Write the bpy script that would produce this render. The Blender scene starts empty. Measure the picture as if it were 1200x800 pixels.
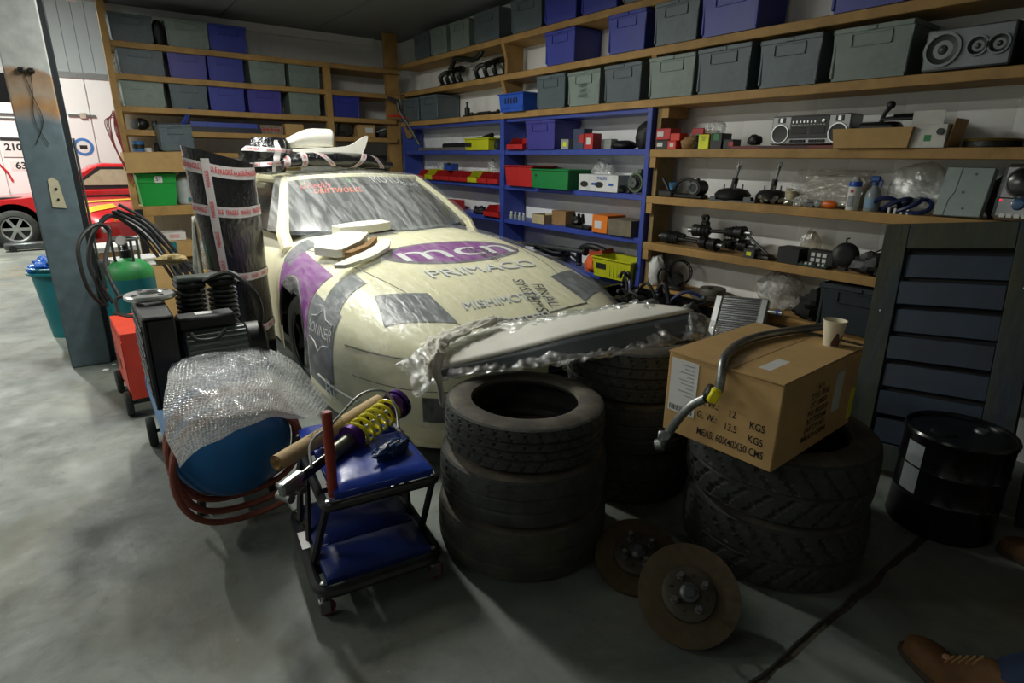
import bpy, bmesh, math, random
from mathutils import Matrix, Vector, noise
random.seed(7)
scene = bpy.context.scene
COL = scene.collection
PI = math.pi
def rad(a): return math.radians(a)

# ------------------------------------------------------------------ camera
cam_d = bpy.data.cameras.new('camera')
cam_d.sensor_width = 36.0
cam_d.lens = 675.2 / 1200 * 36
cam_d.clip_start = 0.05
cam = bpy.data.objects.new('camera', cam_d); COL.objects.link(cam)
_p, _y, _r = rad(17.57), rad(36.28), rad(0.725)
_fw = Vector((math.sin(_y)*math.cos(_p), math.cos(_y)*math.cos(_p), -math.sin(_p)))
_rt = Vector((math.cos(_y), -math.sin(_y), 0)); _up = _rt.cross(_fw)
_r2 = _rt*math.cos(_r) + _up*math.sin(_r); _u2 = -_rt*math.sin(_r) + _up*math.cos(_r)
_m = Matrix((_r2, _u2, -_fw)).transposed().to_4x4(); _m.translation = (0, 0, 1.5)
cam.matrix_world = _m
scene.camera = cam

# ------------------------------------------------------------------ world and exposure
w = bpy.data.worlds.new('world'); scene.world = w; w.use_nodes = True
w.node_tree.nodes['Background'].inputs[0].default_value = (0.55, 0.62, 0.6, 1)
w.node_tree.nodes['Background'].inputs[1].default_value = 0.02
scene.view_settings.view_transform = 'Standard'
scene.view_settings.look = 'None'
scene.view_settings.gamma = 1.0
scene.view_settings.use_curve_mapping = False
scene.view_settings.exposure = 0.0

# large lights: the fluorescent battens (their housings are built further down)
LAMPS = [  # x, y, z, length along y, watts
    (1.0, 4.25, 2.86, 1.5, 85.0),
    (-3.2, 5.2, 3.35, 1.8, 90.0),
    (-3.2, 9.4, 3.35, 1.8, 85.0),
    (-1.6, 11.4, 4.7, 1.8, 400.0),
    (-3.0, 1.4, 3.35, 1.8, 14.0),  # added lamp, brightens the front of the car bumper
]
for (x, y, z, ln, watt) in LAMPS:
    ld = bpy.data.lights.new('fluorescent_light', 'AREA'); ld.shape = 'RECTANGLE'
    ld.size = 0.12; ld.size_y = ln; ld.energy = watt; ld.color = (1.0, 1.0, 0.93)
    lo = bpy.data.objects.new('fluorescent_light', ld); COL.objects.link(lo)
    lo.location = (x, y, z - 0.075)

# ------------------------------------------------------------------ helpers
def hexc(h):
    h = h.lstrip('#'); v = [int(h[i:i+2], 16)/255 for i in (0, 2, 4)]
    return tuple((c/12.92 if c <= 0.04045 else ((c+0.055)/1.055)**2.4) for c in v) + (1,)

MATS = {}
def mat(name, col, rough=0.6, metal=0.0, var=0.18, scale=6.0, bump=0.0, bscale=40.0, spec=0.5, col2=None, mask=(0.45, 0.65), coat=0.0, rnd=0.0, stretch=None, emit=0):
    if name in MATS: return MATS[name]
    m = bpy.data.materials.new(name); m.use_nodes = True; nt = m.node_tree; N = nt.nodes; L = nt.links
    b = N['Principled BSDF']; c = hexc(col) if isinstance(col, str) else col
    b.inputs['Roughness'].default_value = rough; b.inputs['Metallic'].default_value = metal
    b.inputs['Specular IOR Level'].default_value = spec; b.inputs['Coat Weight'].default_value = coat
    tc = N.new('ShaderNodeTexCoord'); vec = tc.outputs['Object']
    if stretch:
        mp = N.new('ShaderNodeMapping'); mp.inputs['Scale'].default_value = stretch
        L.new(vec, mp.inputs['Vector']); vec = mp.outputs[0]
    nz = N.new('ShaderNodeTexNoise'); nz.inputs['Scale'].default_value = scale; nz.inputs['Detail'].default_value = 6
    nz.inputs['Roughness'].default_value = 0.65
    L.new(vec, nz.inputs['Vector'])
    mr = N.new('ShaderNodeMapRange'); mr.inputs[1].default_value = 0.3; mr.inputs[2].default_value = 0.7
    mr.inputs[3].default_value = 1 - var; mr.inputs[4].default_value = 1 + var
    L.new(nz.outputs['Fac'], mr.inputs[0])
    base = N.new('ShaderNodeRGB'); base.outputs[0].default_value = c; cur = base.outputs[0]
    if col2:
        n2 = N.new('ShaderNodeTexNoise'); n2.inputs['Scale'].default_value = scale*0.6; n2.inputs['Detail'].default_value = 9
        n2.inputs['Roughness'].default_value = 0.7; L.new(vec, n2.inputs['Vector'])
        m2 = N.new('ShaderNodeMapRange'); m2.inputs[1].default_value = mask[0]; m2.inputs[2].default_value = mask[1]
        L.new(n2.outputs['Fac'], m2.inputs[0])
        mx = N.new('ShaderNodeMix'); mx.data_type = 'RGBA'; L.new(m2.outputs[0], mx.inputs['Factor'])
        L.new(cur, mx.inputs[6]); mx.inputs[7].default_value = hexc(col2); cur = mx.outputs[2]
    hs = N.new('ShaderNodeHueSaturation'); L.new(cur, hs.inputs['Color'])
    if rnd:
        oi = N.new('ShaderNodeObjectInfo'); r2 = N.new('ShaderNodeMapRange')
        r2.inputs[3].default_value = 1 - rnd; r2.inputs[4].default_value = 1 + rnd
        L.new(oi.outputs['Random'], r2.inputs[0]); mm = N.new('ShaderNodeMath'); mm.operation = 'MULTIPLY'
        L.new(mr.outputs[0], mm.inputs[0]); L.new(r2.outputs[0], mm.inputs[1]); L.new(mm.outputs[0], hs.inputs['Value'])
    else:
        L.new(mr.outputs[0], hs.inputs['Value'])
    L.new(hs.outputs[0], b.inputs['Base Color'])
    if bump:
        n3 = N.new('ShaderNodeTexNoise'); n3.inputs['Scale'].default_value = bscale; n3.inputs['Detail'].default_value = 4
        L.new(vec, n3.inputs['Vector']); bp = N.new('ShaderNodeBump'); bp.inputs['Strength'].default_value = bump
        bp.inputs['Distance'].default_value = 0.01
        L.new(n3.outputs['Fac'], bp.inputs['Height']); L.new(bp.outputs[0], b.inputs['Normal'])
    if emit:
        b.inputs['Emission Color'].default_value = c; b.inputs['Emission Strength'].default_value = emit
    MATS[name] = m; return m

def film(name, haze=0.12, rough=0.12, tint=(0.95, 0.97, 0.96, 1), bump=0.6, bscale=9.0, stretch=(1, 1, 1), white=0.06, spec=1.0):
    """thin clear polythene: mostly see-through, with white haze and sharp glints"""
    if name in MATS: return MATS[name]
    m = bpy.data.materials.new(name); m.use_nodes = True; nt = m.node_tree; N = nt.nodes; L = nt.links
    N.remove(N['Principled BSDF']); out = N['Material Output']
    tr = N.new('ShaderNodeBsdfTransparent'); tr.inputs[0].default_value = tint
    gl = N.new('ShaderNodeBsdfGlossy'); gl.inputs['Roughness'].default_value = rough; gl.inputs['Color'].default_value = (1, 1, 1, 1)
    df = N.new('ShaderNodeBsdfDiffuse'); df.inputs['Color'].default_value = (0.85, 0.87, 0.86, 1)
    tc = N.new('ShaderNodeTexCoord'); mp = N.new('ShaderNodeMapping'); mp.inputs['Scale'].default_value = stretch
    L.new(tc.outputs['Object'], mp.inputs['Vector'])
    nz = N.new('ShaderNodeTexNoise'); nz.inputs['Scale'].default_value = bscale; nz.inputs['Detail'].default_value = 7
    nz.inputs['Distortion'].default_value = 0.8; L.new(mp.outputs[0], nz.inputs['Vector'])
    bp = N.new('ShaderNodeBump'); bp.inputs['Strength'].default_value = bump; bp.inputs['Distance'].default_value = 0.02
    L.new(nz.outputs['Fac'], bp.inputs['Height'])
    L.new(bp.outputs[0], gl.inputs['Normal']); L.new(bp.outputs[0], df.inputs['Normal'])
    n2 = N.new('ShaderNodeTexNoise'); n2.inputs['Scale'].default_value = bscale*0.5; n2.inputs['Detail'].default_value = 8
    n2.inputs['Distortion'].default_value = 1.5; L.new(mp.outputs[0], n2.inputs['Vector'])
    mr = N.new('ShaderNodeMapRange'); mr.inputs[1].default_value = 0.4; mr.inputs[2].default_value = 0.75
    mr.inputs[3].default_value = white*0.5; mr.inputs[4].default_value = white*2.2; L.new(n2.outputs['Fac'], mr.inputs[0])
    m1 = N.new('ShaderNodeMixShader'); L.new(mr.outputs[0], m1.inputs[0]); L.new(tr.outputs[0], m1.inputs[1]); L.new(df.outputs[0], m1.inputs[2])
    m2 = N.new('ShaderNodeMixShader'); m2.inputs[0].default_value = haze
    L.new(m1.outputs[0], m2.inputs[1]); L.new(gl.outputs[0], m2.inputs[2]); L.new(m2.outputs[0], out.inputs['Surface'])
    MATS[name] = m; return m

def T(x=0, y=0, z=0, rx=0, ry=0, rz=0, s=None):
    m = Matrix.Translation((x, y, z)) @ Matrix.Rotation(rad(rz), 4, 'Z') @ Matrix.Rotation(rad(ry), 4, 'Y') @ Matrix.Rotation(rad(rx), 4, 'X')
    if s: m = m @ Matrix.Diagonal((s[0], s[1], s[2], 1))
    return m

def spl(pts, k=6, closed=False):
    """Catmull-Rom resample"""
    P = [Vector(p) for p in pts]; n = len(P); out = []
    rng = range(n) if closed else range(n-1)
    for i in rng:
        if closed: a, b, c, d = P[(i-1) % n], P[i], P[(i+1) % n], P[(i+2) % n]
        else: a, b, c, d = P[max(i-1, 0)], P[i], P[i+1], P[min(i+2, n-1)]
        for j in range(k):
            t = j/k
            out.append(0.5*((2*b) + (c-a)*t + (2*a-5*b+4*c-d)*t*t + (-a+3*b-3*c+d)*t**3))
    if not closed: out.append(P[-1].copy())
    return out

class MB:
    def __init__(s): s.v = []; s.f = []
    def add(s, vs, fs, M=None):
        o = len(s.v)
        s.v += [(M @ Vector(v)) if M else Vector(v) for v in vs]
        s.f += [tuple(i+o for i in f) for f in fs]; return s
    def box(s, c, d, M=None, bev=0.0):
        hx, hy, hz = d[0]/2, d[1]/2, d[2]/2
        if bev <= 0:
            vs = [(c[0]+a*hx, c[1]+b*hy, c[2]+e*hz) for a in (-1, 1) for b in (-1, 1) for e in (-1, 1)]
            return s.add(vs, [(0, 1, 3, 2), (4, 6, 7, 5), (0, 4, 5, 1), (2, 3, 7, 6), (0, 2, 6, 4), (1, 5, 7, 3)], M)
        b = min(bev, hx*0.95, hy*0.95, hz*0.95); vs = []; ix = {}
        for a in (-1, 1):
            for e in (-1, 1):
                for g in (-1, 1):
                    for k in range(3):
                        q = [a*(hx-b), e*(hy-b), g*(hz-b)]; q[k] = (a*hx, e*hy, g*hz)[k]
                        ix[(a, e, g, k)] = len(vs); vs.append((c[0]+q[0], c[1]+q[1], c[2]+q[2]))
        fs = []
        for k in range(3):
            o = [i for i in range(3) if i != k]
            for sg in (-1, 1):
                f = []
                for (p, q) in ((-1, -1), (1, -1), (1, 1), (-1, 1)):
                    t = [0, 0, 0]; t[k] = sg; t[o[0]] = p; t[o[1]] = q; f.append(ix[(*t, k)])
                fs.append(tuple(f))
            for p in (-1, 1):
                for q in (-1, 1):
                    t = [0, 0, 0]; t[o[0]] = p; t[o[1]] = q; f = []
                    t[k] = -1; f.append(ix[(*t, o[0])]); f.append(ix[(*t, o[1])])
                    t[k] = 1; f.append(ix[(*t, o[1])]); f.append(ix[(*t, o[0])]); fs.append(tuple(f))
        for a in (-1, 1):
            for e in (-1, 1):
                for g in (-1, 1): fs.append(tuple(ix[(a, e, g, k)] for k in range(3)))
        return s.add(vs, fs, M)
    def bb(s, lo, hi, M=None, bev=0.0):
        return s.box([(lo[i]+hi[i])/2 for i in range(3)], [abs(hi[i]-lo[i]) for i in range(3)], M, bev)
    def taper(s, z0, d0, z1, d1, M=None, bottom=True, top=True):
        vs = [(a*d0[0]/2, b*d0[1]/2, z0) for a, b in ((-1, -1), (1, -1), (1, 1), (-1, 1))] + [(a*d1[0]/2, b*d1[1]/2, z1) for a, b in ((-1, -1), (1, -1), (1, 1), (-1, 1))]
        fs = [(0, 1, 5, 4), (1, 2, 6, 5), (2, 3, 7, 6), (3, 0, 4, 7)]
        if bottom: fs.append((3, 2, 1, 0))
        if top: fs.append((4, 5, 6, 7))
        return s.add(vs, fs, M)
    def lathe(s, prof, n=24, M=None, a0=0, a1=2*PI):
        full = abs(a1-a0-2*PI) < 1e-6; k = n if full else n+1; vs = []; fs = []
        for i in range(k):
            a = a0+(a1-a0)*i/n
            for (r, z) in prof: vs.append((r*math.cos(a), r*math.sin(a), z))
        m = len(prof)
        for i in range(n):
            i2 = (i+1) % k
            for j in range(m-1): fs.append((i*m+j, i2*m+j, i2*m+j+1, i*m+j+1))
        return s.add(vs, fs, M)
    def cyl(s, p0, p1, r0, r1=None, n=14, M=None, caps=True):
        r1 = r0 if r1 is None else r1; p0 = Vector(p0); p1 = Vector(p1)
        return s.tube([p0, p1], [r0, r1], n, M, caps)
    def tube(s, pts, r, n=8, M=None, caps=True, closed=False, flat=1.0):
        P = [Vector(p) for p in pts]; k = len(P)
        R = r if isinstance(r, (list, tuple)) else [r]*k
        tan = []
        for i in range(k):
            if closed: t = P[(i+1) % k]-P[(i-1) % k]
            else: t = P[min(i+1, k-1)]-P[max(i-1, 0)]
            tan.append(t.normalized() if t.length > 1e-9 else Vector((0, 0, 1)))
        up = Vector((0, 0, 1)) if abs(tan[0].z) < 0.9 else Vector((1, 0, 0))
        nrm = (up - tan[0]*up.dot(tan[0])).normalized(); vs = []; fs = []
        for i in range(k):
            nrm = nrm - tan[i]*nrm.dot(tan[i])
            if nrm.length < 1e-6: nrm = tan[i].orthogonal()
            nrm.normalize(); bn = tan[i].cross(nrm)
            for j in range(n):
                a = 2*PI*j/n; vs.append(P[i] + (nrm*math.cos(a)*flat + bn*math.sin(a))*R[i])
        for i in range(k if closed else k-1):
            i2 = (i+1) % k
            for j in range(n):
                j2 = (j+1) % n; fs.append((i*n+j, i*n+j2, i2*n+j2, i2*n+j))
        if caps and not closed:
            fs.append(tuple(range(n-1, -1, -1))); fs.append(tuple((k-1)*n+j for j in range(n)))
        return s.add(vs, fs, M)
    def grid(s, f, nu, nv, M=None, cu=False):
        vs = []; fs = []; ku = nu if cu else nu+1
        for i in range(ku):
            for j in range(nv+1): vs.append(f(i/nu, j/nv))
        m = nv+1
        for i in range(nu):
            i2 = (i+1) % ku
            for j in range(nv): fs.append((i*m+j, i2*m+j, i2*m+j+1, i*m+j+1))
        return s.add(vs, fs, M)
    def prism(s, poly, z0, z1, M=None):
        n = len(poly); vs = [(p[0], p[1], z0) for p in poly]+[(p[0], p[1], z1) for p in poly]
        fs = [tuple(range(n-1, -1, -1)), tuple(range(n, 2*n))]+[(i, (i+1) % n, (i+1) % n+n, i+n) for i in range(n)]
        return s.add(vs, fs, M)
    def ball(s, c, r, n=12, M=None, sc=(1, 1, 1), jit=0, seed=0):
        def f(u, v):
            a = 2*PI*u; b = PI*(v-0.5); d = Vector((math.cos(b)*math.cos(a), math.cos(b)*math.sin(a), math.sin(b)))
            q = 1+(jit*noise.noise(d*2.3+Vector((seed, seed*0.7, 0))) if jit else 0)
            return (c[0]+d.x*r*sc[0]*q, c[1]+d.y*r*sc[1]*q, c[2]+d.z*r*sc[2]*q)
        return s.grid(f, n, max(4, n//2), M, True)
    def mesh(s, name, m=None, ang=38, solid=0):
        me = bpy.data.meshes.new(name); me.from_pydata([tuple(v) for v in s.v], [], s.f); me.validate()
        bm = bmesh.new(); bm.from_mesh(me); bmesh.ops.remove_doubles(bm, verts=bm.verts, dist=1e-5)
        bmesh.ops.recalc_face_normals(bm, faces=bm.faces); bm.to_mesh(me); bm.free()
        me.shade_smooth(); me.set_sharp_from_angle(angle=rad(ang))
        if m: me.materials.append(m)
        return me
    def build(s, name, m, parent=None, ang=38, M=None, solid=0, sub=0):
        o = bpy.data.objects.new(name, s.mesh(name, m, ang)); COL.objects.link(o)
        if parent: o.parent = parent
        if M is not None: o.matrix_local = M
        if solid:
            md = o.modifiers.new('thickness', 'SOLIDIFY'); md.thickness = solid; md.offset = 0
        if sub:
            md = o.modifiers.new('smooth', 'SUBSURF'); md.levels = sub; md.render_levels = sub
        return o

def tag(o, label=None, cat=None, group=None, kind=None):
    if label: o['label'] = label
    if cat: o['category'] = cat
    if group: o['group'] = group
    if kind: o['kind'] = kind
    return o
def thing(name, label, cat, loc=(0, 0, 0), rz=0, group=None, rx=0, ry=0):
    o = bpy.data.objects.new(name, None); COL.objects.link(o); o.empty_display_size = 0.05
    o.matrix_local = T(*loc, rx, ry, rz)
    return tag(o, label, cat, group)
def struct(o): o['kind'] = 'structure'; return o
def copy_tree(o, parent=None):
    c = o.copy(); COL.objects.link(c)
    if parent: c.parent = parent
    for ch in list(o.children): copy_tree(ch, c)
    return c
def place(o, x, y, z, rz=0, rx=0, ry=0, s=None):
    o.matrix_local = T(x, y, z, rx, ry, rz, s); return o

def text_mesh(s, size, off=0.0, extrude=0.0, align='CENTER', shear=0.0, sx=1.0, sp=1.0):
    cu = bpy.data.curves.new('lettering', 'FONT'); cu.body = s; cu.size = size; cu.offset = off*size; cu.extrude = extrude
    cu.align_x = align; cu.align_y = 'CENTER'; cu.shear = shear; cu.resolution_u = 3; cu.space_character = sp
    o = bpy.data.objects.new('lettering_curve', cu); COL.objects.link(o)
    dg = bpy.context.evaluated_depsgraph_get(); dg.update()
    me = bpy.data.meshes.new_from_object(o.evaluated_get(dg)); bpy.data.objects.remove(o); bpy.data.curves.remove(cu)
    if sx != 1.0:
        for v in me.vertices: v.co.x *= sx
    return me
def text(s, size, m, parent, M, name='lettering', fn=None, **k):
    me = text_mesh(s, size, **k); me.materials.append(m)
    if fn:
        for v in me.vertices: v.co = fn(M @ v.co)
    o = bpy.data.objects.new(name, me); COL.objects.link(o); o.parent = parent
    if not fn: o.matrix_local = M
    return o
# a flat print lies in its local XY plane; these turn it to face a side of its thing
def face_mx(x, y, z, s=1): return Matrix.Translation((x, y, z)) @ Matrix(((0, 0, -1, 0), (-1, 0, 0, 0), (0, 1, 0, 0), (0, 0, 0, 1)))   # faces -X
def face_my(x, y, z): return Matrix.Translation((x, y, z)) @ Matrix(((1, 0, 0, 0), (0, 0, -1, 0), (0, 1, 0, 0), (0, 0, 0, 1)))          # faces -Y
ORD = ['first', 'second', 'third', 'fourth', 'fifth', 'sixth', 'seventh', 'eighth', 'ninth', 'tenth', 'eleventh', 'twelfth']
# ------------------------------------------------------------------ materials
WOOD = mat('pine_timber', '#a4814a', 0.65, var=0.22, scale=5, bump=0.25, bscale=30, stretch=(1, 1, 1), col2='#7d5f31', mask=(0.52, 0.8))
BLUEPAINT = mat('blue_gloss_paint', '#35499f', 0.42, var=0.15, scale=9, col2='#27336e', mask=(0.55, 0.75))
WHITE_PLY = mat('white_wall_cladding', '#eceeec', 0.55, var=0.05, scale=1.2, col2='#dadedb', mask=(0.55, 0.85))
GREYCLAD = mat('grey_cladding', '#b9bfc0', 0.5, var=0.06, scale=1)
CEIL = mat('dark_ceiling_panel', '#75787a', 0.7, var=0.08, scale=1.5)
CR_GREY = mat('grey_green_plastic', '#788780', 0.5, var=0.1, scale=7, col2='#5d6964', mask=(0.5, 0.8), bump=0.08, rnd=0.1)
CR_DARK = mat('slate_plastic', '#56646a', 0.5, var=0.1, scale=7, col2='#3f4a50', mask=(0.5, 0.8), bump=0.08, rnd=0.1)
CR_BLUE = mat('royal_blue_plastic', '#2f3a98', 0.45, var=0.1, scale=7, col2='#262b6c', mask=(0.5, 0.85), bump=0.08, rnd=0.08)
CR_PURP = mat('violet_blue_plastic', '#3d3a8e', 0.45, var=0.1, scale=7, bump=0.08)
BLACK = mat('black_plastic', '#1d1f20', 0.5, var=0.2, scale=12)
BLACKG = mat('gloss_black', '#121314', 0.2, var=0.1, scale=8)
RUBBER = mat('tyre_rubber', '#3c3f3c', 0.8, var=0.25, scale=14, bump=0.3, bscale=90, spec=0.3, col2='#55554a', mask=(0.55, 0.8))
RUBBER2 = mat('dusty_tyre_rubber', '#444540', 0.85, var=0.25, scale=10, bump=0.3, bscale=90, spec=0.25, col2='#55523f', mask=(0.5, 0.75))
SIDEW = mat('tyre_sidewall', '#4d4a43', 0.75, var=0.2, scale=9, spec=0.3, col2='#6e685a', mask=(0.45, 0.7))
STEEL = mat('worn_steel', '#8f9290', 0.38, 0.9, var=0.2, scale=20, bump=0.1)
ALU = mat('bright_aluminium', '#c6c9c8', 0.3, 0.9, var=0.1, scale=15)
GREYMET = mat('grey_metal', '#5a5f60', 0.45, 0.6, var=0.2, scale=14)
DARKMET = mat('oily_dark_metal', '#2c2d2b', 0.42, 0.55, var=0.35, scale=22, bump=0.3, bscale=60)
RUSTMET = mat('rusty_disc_metal', '#5d513b', 0.6, 0.5, var=0.25, scale=14, col2='#4d4434', mask=(0.4, 0.7), bump=0.15, bscale=80)
CARD = mat('brown_cardboard', '#b99762', 0.8, var=0.1, scale=5, bump=0.08, bscale=20, stretch=(1, 1, 1), rnd=0.06, col2='#a3804d', mask=(0.5, 0.8))
CARD2 = mat('worn_cardboard', '#8f7048', 0.85, var=0.15, scale=7, bump=0.1, rnd=0.1)
WHITE = mat('white_plastic', '#d9dad4', 0.45, var=0.05, scale=5)
OFFW = mat('primer_white_fibreglass', '#e4e3d8', 0.5, var=0.06, scale=6, col2='#cfcbb8', mask=(0.55, 0.8))
PAPER = mat('white_paper', '#d2d3d0', 0.7, var=0.06, scale=12)
RED = mat('red_plastic', '#b32626', 0.45, var=0.12, scale=9)
REDP = mat('red_car_paint', '#c01c22', 0.28, var=0.06, scale=3, coat=0.6)
ORANGER = mat('orange_red_paint', '#d2452f', 0.45, var=0.15, scale=6, col2='#a53322', mask=(0.55, 0.75))
GREEN = mat('bright_green_plastic', '#0f9a3c', 0.4, var=0.08, scale=6)
GREEN2 = mat('mid_green_plastic', '#177a3c', 0.45, var=0.1, scale=6)
YELLOW = mat('yellow_green_plastic', '#b9bd20', 0.45, var=0.12, scale=7)
YELSP = mat('yellow_spring_enamel', '#e8dc1a', 0.3, var=0.05, scale=8, coat=0.4)
ORANGE = mat('orange_box_card', '#e07a1c', 0.6, var=0.08, scale=8)
TEAL = mat('teal_plastic', '#0f6f78', 0.45, var=0.12, scale=5)
BLUEV = mat('blue_vinyl', '#2340a4', 0.32, var=0.12, scale=6, bump=0.12, bscale=14)
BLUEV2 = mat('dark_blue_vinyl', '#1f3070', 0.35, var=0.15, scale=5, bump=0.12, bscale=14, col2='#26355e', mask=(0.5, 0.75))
TANKBLUE = mat('blue_tank_paint', '#1d6fb4', 0.35, var=0.15, scale=4, col2='#34577d', mask=(0.52, 0.75))
PURPLE = mat('purple_anodised', '#4a2170', 0.3, 0.5, var=0.1)
CREAM = mat('cream_car_paint', '#efe8c4', 0.5, var=0.04, scale=2.5, coat=0.0)
CARGREY = mat('grey_vinyl_wrap', '#63676b', 0.6, var=0.08, scale=5)
CARPURP = mat('purple_vinyl_wrap', '#84368c', 0.55, var=0.12, scale=5)
GLASSD = mat('dark_car_glass', '#3a3e40', 0.12, var=0.1, scale=3)
INK = mat('black_ink', '#17181a', 0.6, var=0.05)
WHINK = mat('white_ink', '#e4e4e2', 0.6, var=0.05)
REDINK = mat('red_ink', '#c42a34', 0.6, var=0.05)
GREYINK = mat('grey_ink', '#8d9299', 0.5, var=0.05)
HOSE = mat('red_rubber_hose', '#8a4a3c', 0.6, var=0.15, scale=12)
WRAPBLK = mat('black_stretch_wrap', '#17181a', 0.14, var=0.3, scale=8, bump=1.0, bscale=22, coat=0.5, stretch=(2.5, 2.5, 0.7))
TAPEW = mat('fragile_tape', '#b5b2b1', 0.3, var=0.06, scale=10, bump=0.1)
CLOTH = mat('grubby_white_cloth', '#dad7ca', 0.85, var=0.12, scale=9, bump=0.3, bscale=50, col2='#b8b29c', mask=(0.56, 0.8))
FILM = film('clear_polythene', haze=0.04, rough=0.22, bump=0.6, bscale=15, stretch=(2.0, 0.5, 1), white=0.11)
FILMW = film('taut_polythene', haze=0.05, rough=0.2, bump=0.14, bscale=3, stretch=(9, 1.2, 1.2), white=0.17)
FILM2 = film('crinkled_polythene', haze=0.26, rough=0.12, bump=1.0, bscale=24, white=0.16)
BAGF = film('thin_parts_bag', haze=0.12, rough=0.2, bump=1.0, bscale=30, white=0.3)
KRAFT = mat('rolled_kraft_paper', '#cbb084', 0.8, var=0.08, scale=6)
# ------------------------------------------------------------------ the setting
def concrete():
    m = bpy.data.materials.new('painted_concrete'); m.use_nodes = True; nt = m.node_tree; N = nt.nodes; L = nt.links
    b = N['Principled BSDF']; tc = N.new('ShaderNodeTexCoord')
    def nz(sc, det=8, ro=0.65, dist=0.0):
        n = N.new('ShaderNodeTexNoise'); n.inputs['Scale'].default_value = sc; n.inputs['Detail'].default_value = det
        n.inputs['Roughness'].default_value = ro; n.inputs['Distortion'].default_value = dist; L.new(tc.outputs['Object'], n.inputs['Vector']); return n.outputs['Fac']
    def mixc(fac, a, bcol, lo, hi, amt=1.0):
        r = N.new('ShaderNodeMapRange'); r.inputs[1].default_value = lo; r.inputs[2].default_value = hi; r.inputs[4].default_value = amt; L.new(fac, r.inputs[0])
        x = N.new('ShaderNodeMix'); x.data_type = 'RGBA'; L.new(r.outputs[0], x.inputs['Factor'])
        if isinstance(a, tuple): x.inputs[6].default_value = a
        else: L.new(a, x.inputs[6])
        x.inputs[7].default_value = hexc(bcol); return x.outputs[2]
    c = mixc(nz(1.1), hexc('#666d68'), '#858b82', 0.38, 0.64)
    c = mixc(nz(2.6, 9, 0.7, 0.6), c, '#4d534e', 0.50, 0.70, 0.85)
    c = mixc(nz(0.7, 6, 0.6, 0.4), c, '#75684a', 0.52, 0.68, 0.65)
    c = mixc(nz(14, 8, 0.75), c, '#4a504c', 0.60, 0.72, 0.6)
    c = mixc(nz(38, 4), c, '#a5aaa2', 0.66, 0.74, 0.5)
    L.new(c, b.inputs['Base Color'])
    r = N.new('ShaderNodeMapRange'); r.inputs[1].default_value = 0.3; r.inputs[2].default_value = 0.7; r.inputs[3].default_value = 0.42; r.inputs[4].default_value = 0.75
    L.new(nz(3.5), r.inputs[0]); L.new(r.outputs[0], b.inputs['Roughness'])
    bp = N.new('ShaderNodeBump'); bp.inputs['Strength'].default_value = 0.25; bp.inputs['Distance'].default_value = 0.006
    L.new(nz(22, 8, 0.7), bp.inputs['Height']); L.new(bp.outputs[0], b.inputs['Normal']); return m
CONC = concrete()
# floor in two pours with a worn joint between them (y about 0.64)
fl = MB(); NX = 220
def jit(x, k): return 0.012*noise.noise(Vector((x*9, k, 0)))+0.02*max(0, noise.noise(Vector((x*3.1, k*2.7, 4))))
def rowpts(k, y0): return [(-7+11*i/NX, y0 + (jit(-7+11*i/NX, k) if k else 0)*(1 if k == 1 else -1), 0) for i in range(NX+1)]
def strip(A, B): n = len(A); fl.add(A+B, [(i, i+1, n+i+1, n+i) for i in range(n-1)])
a0 = [(-7+11*i/NX, -4.0, 0) for i in range(NX+1)]; a1 = rowpts(2, 0.628); b0 = rowpts(1, 0.656); b1 = [(-7+11*i/NX, 16.0, 0) for i in range(NX+1)]
strip(a0, a1); strip(b0, b1)
strip(a1, [(p[0], p[1]+0.004, -0.014) for p in a1]); strip(b0, [(p[0], p[1]-0.004, -0.014) for p in b0])
floor = struct(fl.build('floor', CONC))
MB().bb((-7, 0.55, -0.03), (4, 0.74, -0.011)).build('floor_joint_filler', mat('gritty_joint', '#4a4438', 0.9, var=0.4, scale=40, bump=0.8, bscale=60), floor)

def ribbed(name, p0, p1, z0, z1, m, pitch=0.2, depth=0.008, thick=0.08, nx=(0, 0)):
    """vertical cladding from p0 to p1 with narrow grooves; front side along nx"""
    a = Vector((p0[0], p0[1], 0)); b = Vector((p1[0], p1[1], 0)); L = (b-a).length; d = (b-a)/L; n = Vector((nx[0], nx[1], 0)); pts = []
    k = int(L/pitch); pts.append(a)
    for i in range(1, k):
        c = a+d*(i*pitch); pts += [c-d*0.006, c-n*depth, c+d*0.006]
    pts.append(b); mb = MB(); q = len(pts)
    mb.add([(p.x, p.y, z0) for p in pts]+[(p.x, p.y, z1) for p in pts], [(i, i+1, q+i+1, q+i) for i in range(q-1)])
    back = [b-n*thick, a-n*thick]; al = [pts[-1], back[0], back[1], pts[0]]
    mb.add([(p.x, p.y, z0) for p in al]+[(p.x, p.y, z1) for p in al], [(0, 1, 5, 4), (1, 2, 6, 5), (2, 3, 7, 6)])
    return struct(mb.build(name, m, ang=20))
ribbed('wall_right', (3.80, -4), (3.80, 7.85), 0, 5.0, WHITE_PLY, pitch=0.25, depth=0.0015, nx=(-1, 0))
ribbed('wall_back', (0.46, 7.80), (3.80, 7.80), 0, 2.96, WHITE_PLY, pitch=0.14, depth=0.004, nx=(0, -1))
ribbed('wall_far', (-7, 15.6), (4, 15.6), 0, 5.0, GREYCLAD, pitch=0.22, depth=0.02, nx=(0, -1))
struct(MB().bb((-7.1, -4, 0), (-7, 15.7, 5)).build('wall_left', WHITE_PLY))
struct(MB().bb((-7, -4.1, 0), (3.9, -4, 5)).build('wall_front', WHITE_PLY))
struct(MB().bb((-7, -4, 5.0), (4, 15.7, 5.1)).build('ceiling', CEIL))
low = struct(MB().bb((0.30, -4, 2.975), (3.80, 7.80, 3.1)).build('ceiling_mezzanine', CEIL))
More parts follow.
